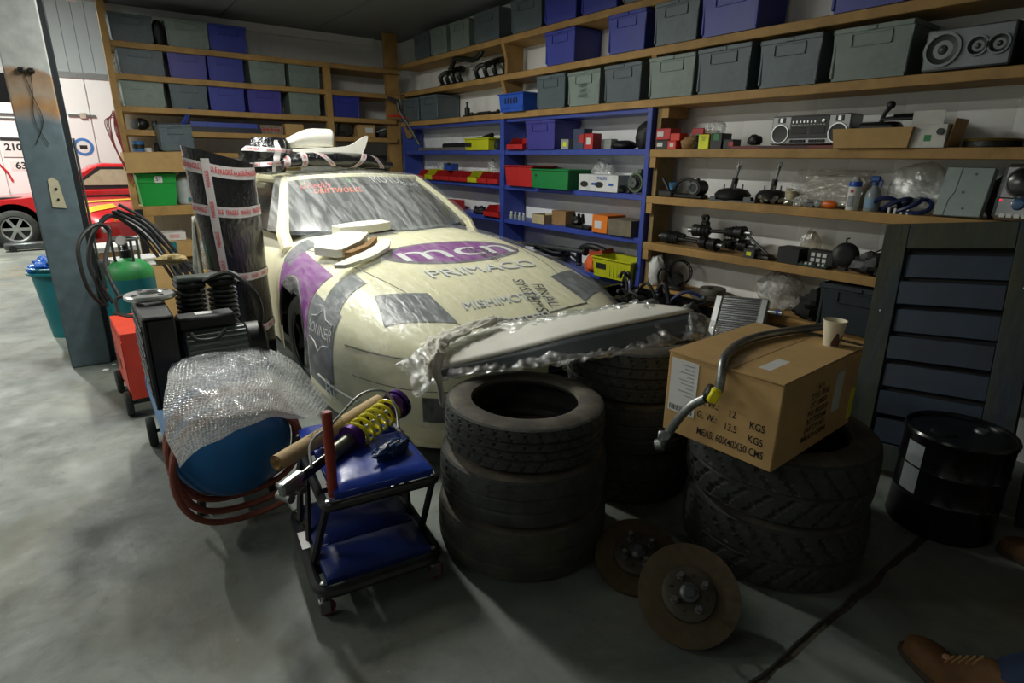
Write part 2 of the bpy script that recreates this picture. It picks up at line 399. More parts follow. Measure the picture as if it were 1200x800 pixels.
for i, (x0, x1) in enumerate(((0.30, 0.52), (0.53, 1.57), (1.58, 2.62), (2.63, 3.70), (3.71, 3.798))):
    MB().bb((x0, -4, 2.955), (x1, 7.795, 2.978), bev=0.004).build('ceiling_panel', CEIL, low)
struct(MB().bb((0.22, -4, 2.95), (0.30, 7.9, 5.0)).build('trim_1', GREYCLAD))   # mezzanine fascia over the open side
tr = MB(); tr.bb((0.50, 7.72, 2.86), (3.4, 7.795, 2.95)); struct(tr.build('trim_2', WHITE_PLY))
tr = MB(); tr.bb((3.72, 0, 2.88), (3.795, 7.2, 2.95)); struct(tr.build('trim_3', WHITE_PLY))

# fluorescent battens that carry the lights
TUBE = mat('lit_fluorescent_tube', '#fff8ea', 0.4, var=0, emit=6)
for i, (x, y, z, ln, watt) in enumerate(LAMPS):
    t = thing('ceiling_lamp', ['white twin tube batten under the low storage ceiling', 'white batten lamp high over the bare floor', 'white batten lamp high over the teal bin', 'white batten lamp high above the red car', 'added white batten lamp over the near floor brightening the bumper'][i], 'lamp', (x, y, z))
    MB().bb((-0.09, -ln/2, -0.01), (0.09, ln/2, 0.05), bev=0.01).build('housing', WHITE, t)
    for s in (-1, 1): MB().cyl((s*0.075, -ln/2+0.03, -0.03), (s*0.075, ln/2-0.03, -0.03), 0.013, n=8).build('tube', TUBE, t)
    top = (2.955 if z < 3 else 5.0)-z
    for s in (-1, 1): MB().bb((-0.01, s*ln*0.35-0.01, 0.045), (0.01, s*ln*0.35+0.01, top+0.002)).build('hanger', GREYMET, t)

# pillar: grey above, a rust-stained band, blue-grey paint below
def pillar_mat():
    m = bpy.data.materials.new('pillar_paint'); m.use_nodes = True; nt = m.node_tree; N = nt.nodes; L = nt.links
    b = N['Principled BSDF']; b.inputs['Roughness'].default_value = 0.5; tc = N.new('ShaderNodeTexCoord')
    sp = N.new('ShaderNodeSeparateXYZ'); L.new(tc.outputs['Object'], sp.inputs[0])
    n = N.new('ShaderNodeTexNoise'); n.inputs['Scale'].default_value = 3.2; n.inputs['Detail'].default_value = 8; L.new(tc.outputs['Object'], n.inputs['Vector'])
    ma = N.new('ShaderNodeMath'); ma.operation = 'MULTIPLY_ADD'; ma.inputs[1].default_value = 0.30; L.new(n.outputs['Fac'], ma.inputs[0]); L.new(sp.outputs['Z'], ma.inputs[2])
    cr = N.new('ShaderNodeValToRGB'); e = cr.color_ramp; mr = N.new('ShaderNodeMapRange'); mr.inputs[1].default_value = 1.6; mr.inputs[2].default_value = 2.4
    L.new(ma.outputs[0], mr.inputs[0]); L.new(mr.outputs[0], cr.inputs[0])
    stops = [(0.0, '#5f7077'), (0.30, '#5f7077'), (0.34, '#7d8285'), (0.42, '#a57f55'), (0.50, '#9b8d7c'), (0.62, '#977b62'), (0.66, '#a9adaa'), (1.0, '#a9adab')]
    e.elements[0].position, e.elements[0].color = stops[0][0], hexc(stops[0][1]); e.elements[1].position, e.elements[1].color = 1.0, hexc(stops[-1][1])
    for p, h in stops[1:-1]:
        q = e.elements.new(p); q.color = hexc(h)
    n2 = N.new('ShaderNodeTexNoise'); n2.inputs['Scale'].default_value = 12; n2.inputs['Detail'].default_value = 9; L.new(tc.outputs['Object'], n2.inputs['Vector'])
    hv = N.new('ShaderNodeHueSaturation'); r2 = N.new('ShaderNodeMapRange'); r2.inputs[1].default_value = 0.3; r2.inputs[2].default_value = 0.7; r2.inputs[3].default_value = 0.82; r2.inputs[4].default_value = 1.15
    L.new(n2.outputs['Fac'], r2.inputs[0]); L.new(r2.outputs[0], hv.inputs['Value']); L.new(cr.outputs[0], hv.inputs['Color']); L.new(hv.outputs[0], b.inputs['Base Color'])
    bp = N.new('ShaderNodeBump'); bp.inputs['Strength'].default_value = 0.3; bp.inputs['Distance'].default_value = 0.005; L.new(n2.outputs['Fac'], bp.inputs['Height']); L.new(bp.outputs[0], b.inputs['Normal'])
    return m
pl = struct(MB().bb((-0.255, 5.08, 0), (-0.015, 5.33, 5.0), bev=0.008).build('pillar', pillar_mat()))
tag(pl, 'tall blue-grey painted pillar with a rust-stained band', None)
MB().bb((-0.02, 5.12, 0.0), (0.022, 5.26, 5.0), bev=0.006).build('shaded_side_channel', mat('side_shade_slate', '#191f24', 0.5), pl)  # dark colour stands for the pillar's shadowed right face beside the lift post
MB().prism([(-.16, 1.15), (-.155, 1.33), (-.13, 1.345), (-.10, 1.32), (-.085, 1.14)], 0, 0.003, T(0, 5.078, 0, 90)).build('bare_patch', mat('cream_filler', '#c3bda0', 0.8), pl)
for z in (1.20, 1.27): MB().cyl((-.12, 5.078, z), (-.12, 5.07, z), .008, n=8).build('bolt_hole', BLACK, pl)
for x in (-.165, -.115): MB().bb((x-.018, 5.05, 1.985), (x+.018, 5.082, 2.015), bev=.006).build('bolt_head', DARKMET, pl)
for x, d in ((-.155, .02), (-.12, -.015)): MB().tube(spl([(x, 5.072, 1.99), (x+d, 5.070, 1.85), (x+d*2.2, 5.072, 1.7), (x-d, 5.071, 1.55)], 5), .0025, 5).build('wire', BLACK, pl)
ln = MB(); ln.cyl((.032, 5.24, 0.62), (.032, 5.24, 1.6), .008, n=8); ln.build('hydraulic_line', GREYMET, pl)
MB().bb((.02, 5.14, 0.55), (.10, 5.26, 0.75), bev=.01).build('valve_block', GREYMET, pl)
MB().tube(spl([(.09, 5.2, .72), (.13, 5.15, .6), (.12, 5.18, .45), (.06, 5.2, .3), (.05, 5.2, .0)], 5), .009, 6).build('hydraulic_hose', BLACK, pl)

# ------------------------------------------------------------------ shelving
def wedge(mb, y, z, x=3.5, d=0.16, h=0.14, th=0.045):   # triangular bracket in the XZ plane under a board
    mb.add([(x, y-th/2, z), (x+d, y-th/2, z), (x+d, y-th/2, z-h*0.25), (x+d*.55, y-th/2, z-h), (x+d*.3, y-th/2, z-h), (x, y+th/2, z), (x+d, y+th/2, z), (x+d, y+th/2, z-h*.25), (x+d*.55, y+th/2, z-h), (x+d*.3, y+th/2, z-h)],
           [(0, 1, 2, 3, 4), (5, 6, 7, 8, 9), (0, 1, 6, 5), (1, 2, 7, 6), (2, 3, 8, 7), (3, 4, 9, 8), (4, 0, 5, 9)])
tw = thing('timber_shelving', 'long bare pine wall shelving above and beside the blue shelves', 'shelving', (0, 0, 0))
ZA, ZB, ZC, ZD, ZE, ZF, ZG = 2.60, 2.275, 1.93, 1.58, 1.245, 0.895, 0.56
for z, ya, yb in ((ZA, -1.5, 7.24), (ZB, -1.5, 7.24), (ZC, -1.5, 7.24), (ZD, -1.5, 3.06), (ZE, -1.5, 3.06), (ZF, -1.5, 3.06), (ZG, 0.8, 3.06)):
    MB().bb((3.50, ya, z-0.055), (3.798, yb, z), bev=0.004).build('shelf_board', WOOD, tw)
for y, z0, z1 in ((3.03, 0.0, ZC-0.055), (4.985, ZB, ZA-0.055), (4.985, ZC, ZB-0.055)):
    MB().bb((3.545, y-0.02, z0), (3.74, y+0.02, z1)).build('upright', WOOD if z0 > 1 else mat('weathered_pine', '#85714a', 0.8, var=0.2, scale=6, bump=0.2, bscale=25), tw)
for y, z in ((4.985, ZA-.055), (4.985, ZB-.055), (4.985, ZC-.055), (3.09, ZB-.055), (3.09, ZC-.055), (3.09, ZA-.055), (7.17, ZC-.055), (7.17, ZB-.055)):
    m_ = MB(); wedge(m_, y, z); m_.build('bracket', WOOD, tw)
for z in (ZD, ZE, ZF): MB().bb((3.505, 3.0, z-0.13), (3.545, 3.055, z-0.055)).build('cleat', WOOD, tw)
MB().bb((3.545, 2.95, ZC-.13), (3.76, 3.01, ZC-.055)).build('cleat', WOOD, tw)
MB().bb((3.33, 7.26, 0), (3.50, 7.32, 2.95)).build('corner_post', WOOD, tw)
MB().bb((3.34, 7.225, 2.86), (3.45, 7.265, 2.93)).build('cleat', WOOD, tw)

bs = thing('blue_shelving', 'blue painted shelving below the pine boards behind the car', 'shelving', (0, 0, 0))
for (ya, yb) in ((3.11, 4.945), (5.02, 7.18)):
    for z in (ZD+.005, ZE+.005, ZF+.02, ZG): MB().bb((3.51, ya, z-0.045), (3.795, yb, z), bev=0.003).build('shelf_board', BLUEPAINT, bs)
for y, th in ((3.085, 0.045), (4.983, 0.07), (7.20, 0.045)):
    MB().bb((3.50, y-th/2, 0), (3.77, y+th/2, ZC-0.056), bev=0.003).build('upright', BLUEPAINT, bs)
for (ya, yb) in ((3.11, 4.945), (5.02, 7.18)): MB().bb((3.53, ya, ZC-.085), (3.79, yb, ZC-.0555)).build('under_rail', BLUEPAINT, bs)

bw = thing('timber_shelving', 'tall pine rack holding totes against the ribbed back wall', 'shelving', (0, 0, 0))
YF = 7.20
for z, xa, xb in ((2.54, .46, 3.5), (2.25, .46, 3.5), (1.955, .46, 3.42), (1.735, .46, 3.42), (1.525, .46, 1.5)):
    MB().bb((xa, YF, z-0.055), (xb, 7.72, z), bev=0.004).build('shelf_board', WOOD, bw)
MB().bb((.46, YF-.02, .885), (1.3, 7.72, .985), bev=0.004).build('bench_board', WOOD, bw)
MB().bb((.42, YF-.045, .8), (.475, YF+.05, 2.95)).build('post', WOOD, bw)
MB().bb((2.53, YF-.015, 1.50), (2.60, YF+.06, 2.54)).build('post', WOOD, bw)
for x in (.50, .97): MB().bb((x, YF-.02, 0), (x+.09, YF+.05, .885)).build('post', WOOD, bw)
MB().bb((.46, YF+.42, 0), (.52, YF+.5, 2.95)).build('post', WOOD, bw)
MB().bb((1.24, YF-.0, .985), (1.30, YF+.06, 1.47)).build('post', WOOD, bw)
MB().bb((.50, YF+.02, .40), (1.3, 7.7, .44)).build('low_board', WOOD, bw)
MB().bb((.43, YF-.06, .0), (.50, YF-.045, .96)).build('post_sleeve', mat('black_bin_liner', '#1a1c22', 0.3, bump=0.8, bscale=20), bw)
# ------------------------------------------------------------------ the covered car
CX = 1.94
ST = [  # y, half width, top at centre, bottom
    (2.24, .05, .45, .40), (2.24, .46, .56, .15), (2.30, .64, .60, .12), (2.42, .77, .65, .12), (2.60, .87, .705, .12), (2.85, .945, .775, .12),
    (3.1, .98, .83, .13), (3.5, .975, .89, .14), (3.9, .955, .935, .14), (4.2, .91, .955, .14), (4.6, .86, .955, .14), (5.6, .86, .955, .14),
    (6.3, .93, .96, .16), (6.7, .88, .95, .18), (6.9, .6, .85, .25), (6.9, .05, .6, .5)]
SEX = 5.0
def station(t):
    n = len(ST)-1; f = min(max(t, 0), 1)*n; i = min(int(f), n-1); k = f-i
    a, b, c, d = ST[max(i-1, 0)], ST[i], ST[i+1], ST[min(i+2, n)]
    o = []
    for j in range(4):
        m1 = (c[j]-a[j])/2; m2 = (d[j]-b[j])/2
        lin = b[j]+(c[j]-b[j])*k
        h = (2*k**3-3*k*k+1)*b[j]+(k**3-2*k*k+k)*m1+(-2*k**3+3*k*k)*c[j]+(k**3-k*k)*m2
        o.append(lin if i in (0, 14) else h)
    return o
def stn_y(y):    # station at a given y, from the fourth row on
    lo, hi = 1.0/15, 14.0/15
    for _ in range(40):
        m = (lo+hi)/2
        if station(m)[0] < y: lo = m
        else: hi = m
    return station(lo)
def sect(S, th, off=0.0):
    y, W, zc, zb = S; c, s = math.cos(th), math.sin(th)
    x = math.copysign(abs(c)**(2/SEX), c)*(W+off); z = zb+(zc-zb+off)*abs(s)**(2/SEX)
    return Vector((CX+x, y, z))
def hood(x, y, off=0.004):    # height of the top surface
    S = stn_y(y); s = min(abs(x-CX)/S[1], 0.995); return S[3]+(S[2]-S[3])*(1-s**SEX)**(1/SEX)+off
def on_hood(p, off=0.004): return Vector((p.x, p.y, hood(p.x, p.y, off)))
WY, WZ, WR = 3.82, 0.33, 0.41
car = thing('race_car', 'cream and purple drift race car under clear plastic sheeting', 'car', (0, 0, 0))
body = MB(); NS, NT = 120, 56
body.grid(lambda u, v: sect(station(u), PI*(1-v)), NS, NT)
keep = []
for f in body.f:
    c = sum((body.v[i] for i in f), Vector())/len(f)
    inarch = any(abs(c.x-CX) > .62 and (c.y-wy)**2+(c.z-WZ)**2 < WR*WR for wy in (WY, 6.0))
    if not inarch: keep.append(f)
body.f = keep
body.build('body_shell', CREAM, car)
MB().bb((CX-.8, 2.5, .10), (CX+.8, 6.6, .16)).build('underbody', BLACK, car)
for wy in (WY, 6.0):
    for s in (-1, 1):
        lip = [sect(stn_y(wy+WR*math.cos(a)), 0, 0) for a in [PI*i/24 for i in range(25)]]
        pts = []
        for i in range(25):
            a = PI*i/24; yy = wy+WR*math.cos(a); zz = WZ+WR*math.sin(a); S = stn_y(yy)
            q = max(0, min(1, (zz-S[3])/(S[2]-S[3]))); xx = S[1]*(1-q**SEX)**(1/SEX); pts.append((CX+s*xx, yy, zz))
        MB().tube(pts, .012, 6).build('arch_lip', BLACK, car)
        MB().bb((CX+s*.60-.02, wy-.36, .16), (CX+s*.60+.02, wy+.36, .66)).build('arch_liner', BLACK, car)
# tyres and rims
def car_wheel(parent, x, y, z, r, wd, s, M=None, rimm=None):
    M = M or T(x, y, z, 0, 90, 0)
    tp = [(r*.66, -wd/2+.01), (r*.72, -wd/2), (r*.93, -wd/2+.01), (r, -wd/2+.03), (r, wd/2-.03), (r*.93, wd/2-.01), (r*.72, wd/2), (r*.66, wd/2-.01)]
    wh = MB().lathe(tp, 36, M).build('wheel_tyre', RUBBER, parent)
    rm = MB(); rm.lathe([(r*.67, -wd/2+.012), (r*.67, wd/2-.012), (r*.6, wd/2-.02), (r*.6, -wd/2+.02), (r*.67, -wd/2+.012)], 30, M)
    for k in range(6):
        rm.box((r*.36, 0, s*(wd/2-.045)), (r*.56, .045, .03), M @ Matrix.Rotation(k*PI/3, 4, 'Z'))
    rm.lathe([(0, s*(wd/2-.02)), (r*.16, s*(wd/2-.02)), (r*.2, s*(wd/2-.06))], 20, M)
    rm.build('rim', rimm or ALU, parent); return wh
for wy in (WY, 6.0):
    for s in (-1, 1): car_wheel(car, CX+s*.80, wy, .31, .305, .22, s, None, BLACKG)
# greenhouse
def wsB(s): return Vector((CX+.03+.80*s, 4.13+.34*s*s, .945-.0*s*s))
def wsT(s): return Vector((CX+.05+.60*s, 4.98+.12*s*s, 1.345-.035*s*s))
def roofR(s): return Vector((CX+.05+.58*s, 6.05-.05*s*s, 1.335-.035*s*s))
def rearB(s): return Vector((CX+.05+.70*s, 6.62-.15*s*s, .97))
def ruled(A, B, bulge=0.0, s0=-1, s1=1):
    def f(u, v):
        s = s0+(s1-s0)*u; p = A(s).lerp(B(s), v); p.z += bulge*4*v*(1-v); p.y -= bulge*2*v*(1-v); return p
    return f
def lerp_row(A, B, k): return lambda s: A(s).lerp(B(s), k)
gl = MB(); gl.grid(ruled(lerp_row(wsB, wsT, .0), wsT, .02), 24, 10); ws = gl.build('windscreen', GLASSD, car)
rf = MB(); rf.grid(ruled(wsT, roofR, .035), 20, 12); rf.build('roof', CREAM, car)
rg = MB(); rg.grid(ruled(rearB, roofR, .02), 20, 8); rg.build('rear_window', GLASSD, car)
for s in (-1, 1):
    MB().tube([wsB(s)+Vector((0, -.10, -.10)), wsB(s), wsB(s).lerp(wsT(s), .5)+Vector((0, -.012, .012)), wsT(s)], [.05, .05, .04, .035], 8).build('a_pillar', CREAM, car)
    MB().tube([wsT(s), roofR(s)], .035, 8).build('roof_rail', CREAM, car)
    MB().tube([roofR(s), rearB(s)], .05, 8).build('c_pillar', CREAM, car)
    a, b, c, d = wsB(s), wsT(s), roofR(s), rearB(s); o = Vector((s*.005, 0, 0))
    sw = MB(); sw.add([a+o, b+o, c+o, d+o, (CX+s*.82, 5.5, .95)], [(0, 1, 2, 4), (4, 2, 3)]); sw.build('side_window', GLASSD, car)
wh = MB(); wh.tube([wsT(-1+2*i/16)+Vector((0, -.01, -.005)) for i in range(17)], .028, 8); wh.build('windscreen_header', CREAM, car)
# seat and dash hints behind the glass are hidden; wiper
MB().tube(spl([(CX-.02, 4.12, .965), (CX-.1, 4.09, .975), (CX-.32, 4.13, .985)], 4), .010, 6).build('wiper', BLACK, car)

# vinyl panels and lettering that follow the bodywork
def panel(name, quad, m, off=0.003, n=10):    # quad in plan (x, y), draped on the top
    q = [Vector((p[0], p[1], 0)) for p in quad]
    MB().grid(lambda u, v: on_hood(q[0].lerp(q[1], u).lerp(q[3].lerp(q[2], u), v), off), n, n).build(name, m, car)
def wrap(name, y0, y1, a0, a1, m, side, off=.004, n=14, skew=0.0):
    def f(u, v):
        al = a0+(a1-a0)*v; y = y0+(y1-y0)*u+skew*v; return sect(stn_y(y), (PI-al) if side < 0 else al, off)
    MB().grid(f, n, n).build(name, m, car)
wrap('grey_wrap', 2.99, 3.37, .006, .62, CARGREY, -1)
wrap('grey_wrap', 3.02, 3.22, .62, 1.14, CARGREY, -1, skew=.10)
def fender(u, v):    # purple panel that follows the wheel arch
    y = 3.39+.85*u; S = stn_y(y); zl = max(.45, WZ+math.sqrt(max(0, WR*WR-(y-WY)**2))+.018); a0 = math.asin(min(.99, ((zl-S[3])/(S[2]-S[3]))**(SEX/2)))
    return sect(S, PI-(a0+(max(.95, a0+.05)-a0)*v), .004)
MB().grid(fender, 24, 12).build('purple_wrap', CARPURP, car)
wrap('grey_wrap', 4.0, 4.28, .60, 1.12, CARGREY, -1)
wrap('grey_wrap', 3.05, 3.30, .45, .98, CARGREY, 1, skew=.08)
wrap('purple_wrap', 3.32, 4.1, .35, .98, CARPURP, 1, skew=.08)
for s in (-1, 1):
    panel('headlamp_cover', [(CX+s*.78, 2.70), (CX+s*.45, 2.51), (CX+s*.45, 2.84), (CX+s*.72, 2.95)], CARGREY, .006)
# panel gaps
GAP = mat('panel_gap_line', '#55513f', 0.8)  # dark tubes drawn along the bodywork seams
def gap(pts, r=.004):
    P = spl(pts, 8); MB().tube([on_hood(p, .001) for p in P], r, 5).build('panel_gap', GAP, car)
gap([(CX-.45, 2.49, 0), (CX, 2.45, 0), (CX+.45, 2.49, 0)], .006)
for s in (-1, 1):
    gap([(CX+s*.45, 2.50, 0), (CX+s*.60, 3.1, 0), (CX+s*.70, 3.7, 0), (CX+s*.76, 4.15, 0)], .003)
def front_y(u, z):      # where the nose surface stands at a given offset and height
    lo, hi = 1.0/15, 8.0/15
    for _ in range(36):
        m = (lo+hi)/2; S = station(m); q = (z-S[3])/(S[2]-S[3]); wdt = S[1]*(1-q**SEX)**(1/SEX) if 0 <= q < 1 else 0
        if wdt < abs(u): lo = m
        else: hi = m
    return station(lo)[0]
MB().grid(lambda a, b: Vector((CX-.74+1.48*a, front_y(-.74+1.48*a, .24+.13*b)-.006, .24+.13*b)), 44, 5).build('bumper_intake', BLACK, car)
for z in (.545, .40): MB().tube([Vector((CX+u, front_y(u, z)+.001, z)) for u in [-.93+1.86*i/60 for i in range(61)]], .005 if z > .5 else .003, 5).build('panel_gap', GAP, car)
MB().grid(lambda a, b: Vector((CX-.80+1.60*a, front_y(-.80+1.60*a, .2)-.03+.10*b, .118)), 40, 2).build('front_lip', CREAM, car, solid=.02)
MB().tube([sect(stn_y(y), PI-.022, .006) for y in (2.75, 2.85, 2.95, 3.05, 3.2)], .007, 6).build('side_marker_strip', OFFW, car)
# roundel and hood lettering
def ell(cx, cy, rx, ry, m, off, name, k=40, sk=0):
    mb = MB(); rings = 8; vs = [on_hood(Vector((cx, cy, 0)), off)]; fs = []
    for r in range(1, rings+1):
        for i in range(k):
            a = 2*PI*i/k; vs.append(on_hood(Vector((cx+rx*r/rings*math.cos(a)+sk*math.sin(a)*r/rings, cy+ry*r/rings*math.sin(a), 0)), off))
    for i in range(k): fs.append((0, 1+i, 1+(i+1) % k))
    for r in range(rings-1):
        for i in range(k): fs.append((1+r*k+i, 1+(r+1)*k+i, 1+(r+1)*k+(i+1) % k, 1+r*k+(i+1) % k))
    mb.add(vs, fs); mb.build(name, m, car)
ell(2.03, 3.46, .53, .25, mat('roundel_grey', '#7a707c', 0.4), .0035, 'roundel')
ell(2.02, 3.46, .44, .22, CARPURP, .0045, 'roundel_fill')
def htext(s, x, y, size, m, rz=0, off=.006, **k): return text(s, size, m, car, T(x, y, 0, 0, 0, rz), fn=lambda p: on_hood(p, off), **k)
htext('mcn', 2.04, 3.45, .40, WHINK, off=.007, sx=1.35)
htext('FINAL\nSYSTEMS', 2.21, 3.34, .085, INK, rz=-77, off=.009)
for dx, dy, m_, of in ((0, 0, GREYINK, .005), (.004, .004, WHINK, .007)):
    htext('PRIMACO', CX+.08+dx, 3.06+dy, .17, m_, off=of, sx=1.12)
    htext('MISHIMOTO', 1.86+dx, 2.64+dy, .115, m_, off=of, shear=.25, sx=.85)
    htext('Garrett', 1.87+dx, 2.44+dy, .13, m_, off=of, sx=1.0)
htext('FINAL\nSYSTEMS', 2.12, 2.64, .105, INK, rz=-104, off=.011, sx=1.0)
# windscreen banner and lettering
def on_ws(p): 
    s = p.x; v = p.y; q = wsB(s).lerp(wsT(s), v); q.z += .02*4*v*(1-v)+.004; q.y -= .02*2*v*(1-v)+.006; return q
bn = MB(); bn.grid(lambda u, v: on_ws(Vector((-.88+1.76*u, .80+.18*v, 0))), 20, 3); bn.build('sun_strip', mat('smoked_sun_strip', '#24292b', .2), car)
def wtext(s, u, v, size, m, **k):
    me_fn = lambda p: on_ws(Vector((p.x, p.y, 0)))+Vector((0, -.003, .003))
    return text(s, size, m, car, Matrix.Translation((u, v, 0)) @ Matrix.Diagonal((.75, 1.1, 1, 1)), fn=me_fn, **k)
wtext('GReddy', -.66, .81, .15, REDINK, shear=.3)
wtext('DRIFTWORKS', -.42, .69, .12, mat('orange_ink', '#e0582a', .6), shear=.2)
wtext('MOTUL', .36, .895, .20, WHINK); wtext('RACING', .66, .80, .10, WHINK); wtext('III', -.80, .86, .09, mat('green_ink', '#6fb03c', .6), shear=.2)
wtext('BC', -.2, .89, .13, mat('green_ink2', '#4f8f3a', .6))
# stickers on the front corner
def side_pt(p): S = stn_y(p.y); q = max(0, min(.999, (p.z-S[3])/(S[2]-S[3]))); return Vector((CX-(S[1]+.010)*(1-q**SEX)**(1/SEX), p.y, p.z))
def corner_text(s, y, z, size, m, **k):
    return text(s, size, m, car, Matrix.Translation((0, y, z)) @ Matrix(((0, 0, 1, 0), (-1, 0, 0, 0), (0, 1, 0, 0), (0, 0, 0, 1))), fn=side_pt, **k)
corner_text('SONNER', 3.17, .56, .085, WHINK, shear=.1)
corner_text('BC', 2.99, .24, .17, WHINK)
hx = MB(); hx.tube([side_pt(Vector((0, 3.17+.17*math.cos(a)*(1.0 if k % 2 else .72), .56+.12*math.sin(a)*(1.0 if k % 2 else .72)))) for k, a in enumerate([2*PI*i/12 for i in range(12)])], .003, 5, closed=True); hx.build('sticker_outline', WHINK, car)

# clear plastic sheeting over bonnet, screen and roof
sh = MB(); NSU, NSV = 90, 70
def wr(p, a): 
    n = noise.noise(Vector((p.x*3.2, p.y*1.1, p.z*2.2)))*.6+noise.noise(Vector((p.x*9, p.y*3.0, p.z*5+3)))*.4+.25*noise.noise(Vector((p.x*23, p.y*8, p.z*9+3)))
    return a*n
def sheet_body(u, v):
    S = station((0.9+8.5*u)/15) ; th = PI*(.994-.988*v); p = sect(S, th, .016)
    out = Vector((p.x-CX, 0, max(0, p.z-.45))).normalized() if (p.z > .5) else Vector((math.copysign(1, p.x-CX), -.3, 0)).normalized()
    hang = max(0, .55-p.z)*.07
    q = p+out*(.012+wr(p, .014)+hang*(1+noise.noise(Vector((p.y*5, p.x*4, 0))))); q.y -= .016 if u < .15 else 0; return q
sh.grid(sheet_body, NSU, NSV)
sh.f = [f for f in sh.f if not (lambda c: c.y > 3.36 and c.z < .68)(sum((sh.v[i] for i in f), Vector())/len(f))]
def over(A, B, bul):
    g = ruled(A, B, bul, -1.12, 1.12)
    def f(u, v):
        p = g(u, v); p = Vector(p); p.z += .030+wr(p, .012); p.y -= .022; return p
    return f
scv = MB(); scv.grid(over(wsB, wsT, .02), 30, 16); scv.grid(over(wsT, roofR, .03), 26, 12)
shp = sh.build('plastic_sheet', FILM, None, ang=60); tag(shp, 'clear wrinkled polythene sheet draped over the cream race car', 'plastic sheet')
scv.build('screen_cover', FILMW, shp, ang=60)
# ------------------------------------------------------------------ tyres
def tyre_mesh(r, w, pat, bead=0.66, n=216):
    """tyre lying flat, base at z=0; pat(theta, q) gives groove depth 0..1 across the tread, q from -1 to 1"""
    mb = MB(); hw = w/2; prof = []
    for (rr, z) in ((bead+.02, -.62), (bead, -.78), (bead+.015, -.92), (bead+.10, -1.0), (bead+.2, -.985), (.945, -.90), (.975, -.84)): prof.append((rr, z, None))
    K = 26
    for i in range(K+1):
        q = -1+2*i/K; prof.append((1.0-.022*q**4-.004*q*q, q*.80, q))
    for (rr, z) in ((.975, .84), (.945, .90), (bead+.2, .985), (bead+.10, 1.0), (bead+.015, .92), (bead, .78), (bead+.02, .62)): prof.append((rr, z, None))
    # inner liner
    inner = [(bead+.05, .62, None), (.90, .60, None), (.95, .3, None), (.95, -.3, None), (.90, -.6, None), (bead+.05, -.62, None)]
    prof += inner; m = len(prof); vs = []; fs = []
    for i in range(n):
        a = 2*PI*i/n
        for (rr, z, q) in prof:
            d = 0
            if q is not None: d = .011*pat(a, q)
            R_ = (rr*r-d); vs.append((R_*math.cos(a), R_*math.sin(a), hw+z*hw))
    for i in range(n):
        i2 = (i+1) % n
        for j in range(m):
            j2 = (j+1) % m; fs.append((i*m+j, i2*m+j, i2*m+j2, i*m+j2))
    mb.add(vs, fs); return mb
def fr(x): return x-math.floor(x)
def pat_road(a, q):    # ribs with lateral slits
    g = 1.0 if any(abs(q-c) < .05 for c in (-.45, 0.0, .45)) else 0
    t = fr(a/(2*PI)*36+abs(q)*.9); s = 1.0 if (t < .12 and abs(q) > .5) or (fr(a/(2*PI)*36+q*.8+.5) < .1 and .08 < abs(q) < .42) else 0
    return max(g, s*.8)
def pat_worn(a, q):    # nearly bald, faint rings and shoulder cuts
    g = .45 if any(abs(q-c) < .045 for c in (-.35, .3)) else 0
    s = .5 if fr(a/(2*PI)*26+q*.5) < .08 and q > .45 else 0
    return max(g, s)
def pat_chev(a, q):    # directional blocks cut by V grooves
    t = fr(a/(2*PI)*27+abs(q)*1.1); s = 1.0 if t < .17 and abs(q) > .10 else 0
    t2 = fr(a/(2*PI)*27+abs(q)*.5+.45); s2 = 1.0 if t2 < .13 and abs(q) > .55 else 0
    g = 1.0 if abs(q) < .035 or abs(abs(q)-.5) < .03 and fr(a/(2*PI)*27) < .6 else 0
    return max(s, s2, g)
def tyre(label, r, w, pat, loc, m=RUBBER, rz=0, tilt=(0, 0), group=None, sm=SIDEW):
    mb = tyre_mesh(r, w, pat); o = mb.build('tyre', m, None, ang=30)
    me = o.data; me.materials.append(sm)
    for p in me.polygons:
        rr = math.hypot(p.center.x, p.center.y)/r
        if rr < .935 and abs(p.center.z-w/2) > w*.40: p.material_index = 1
    o.matrix_local = T(*loc, tilt[0], tilt[1], rz); return tag(o, label, 'tyre', group)
tyre('wide bald tyre at the bottom of the stack beside the blue creeper', .345, .215, pat_worn, (1.28, 1.66, 0), RUBBER2, 20)
tyre('worn tyre in the middle of the stack beside the blue creeper', .335, .205, pat_worn, (1.285, 1.665, .2175), RUBBER, 120)
tyre('ribbed tyre topping the stack beside the blue creeper', .318, .185, pat_road, (1.29, 1.67, .4265), RUBBER, 60, (1.2, .6))
tyre('ribbed tyre at the bottom of the stack under the white splitter end', .31, .247, pat_road, (1.99, 1.74, 0), RUBBER, 33)
tyre('plain worn tyre in the middle of the stack under the white splitter end', .315, .244, pat_worn, (1.985, 1.735, .2485), RUBBER, 0)
tyre('ribbed tyre topping the stack under the white splitter end', .31, .244, pat_road, (1.985, 1.735, .494), RUBBER, 77)
tyre('chunky block tread tyre on the floor under the cardboard box stack', .345, .268, pat_chev, (2.08, 1.02, 0), RUBBER, 10)
tyre('chunky block tread tyre directly under the cardboard box', .345, .268, pat_chev, (2.07, 1.03, .275), RUBBER, 47, (1.0, -.8))

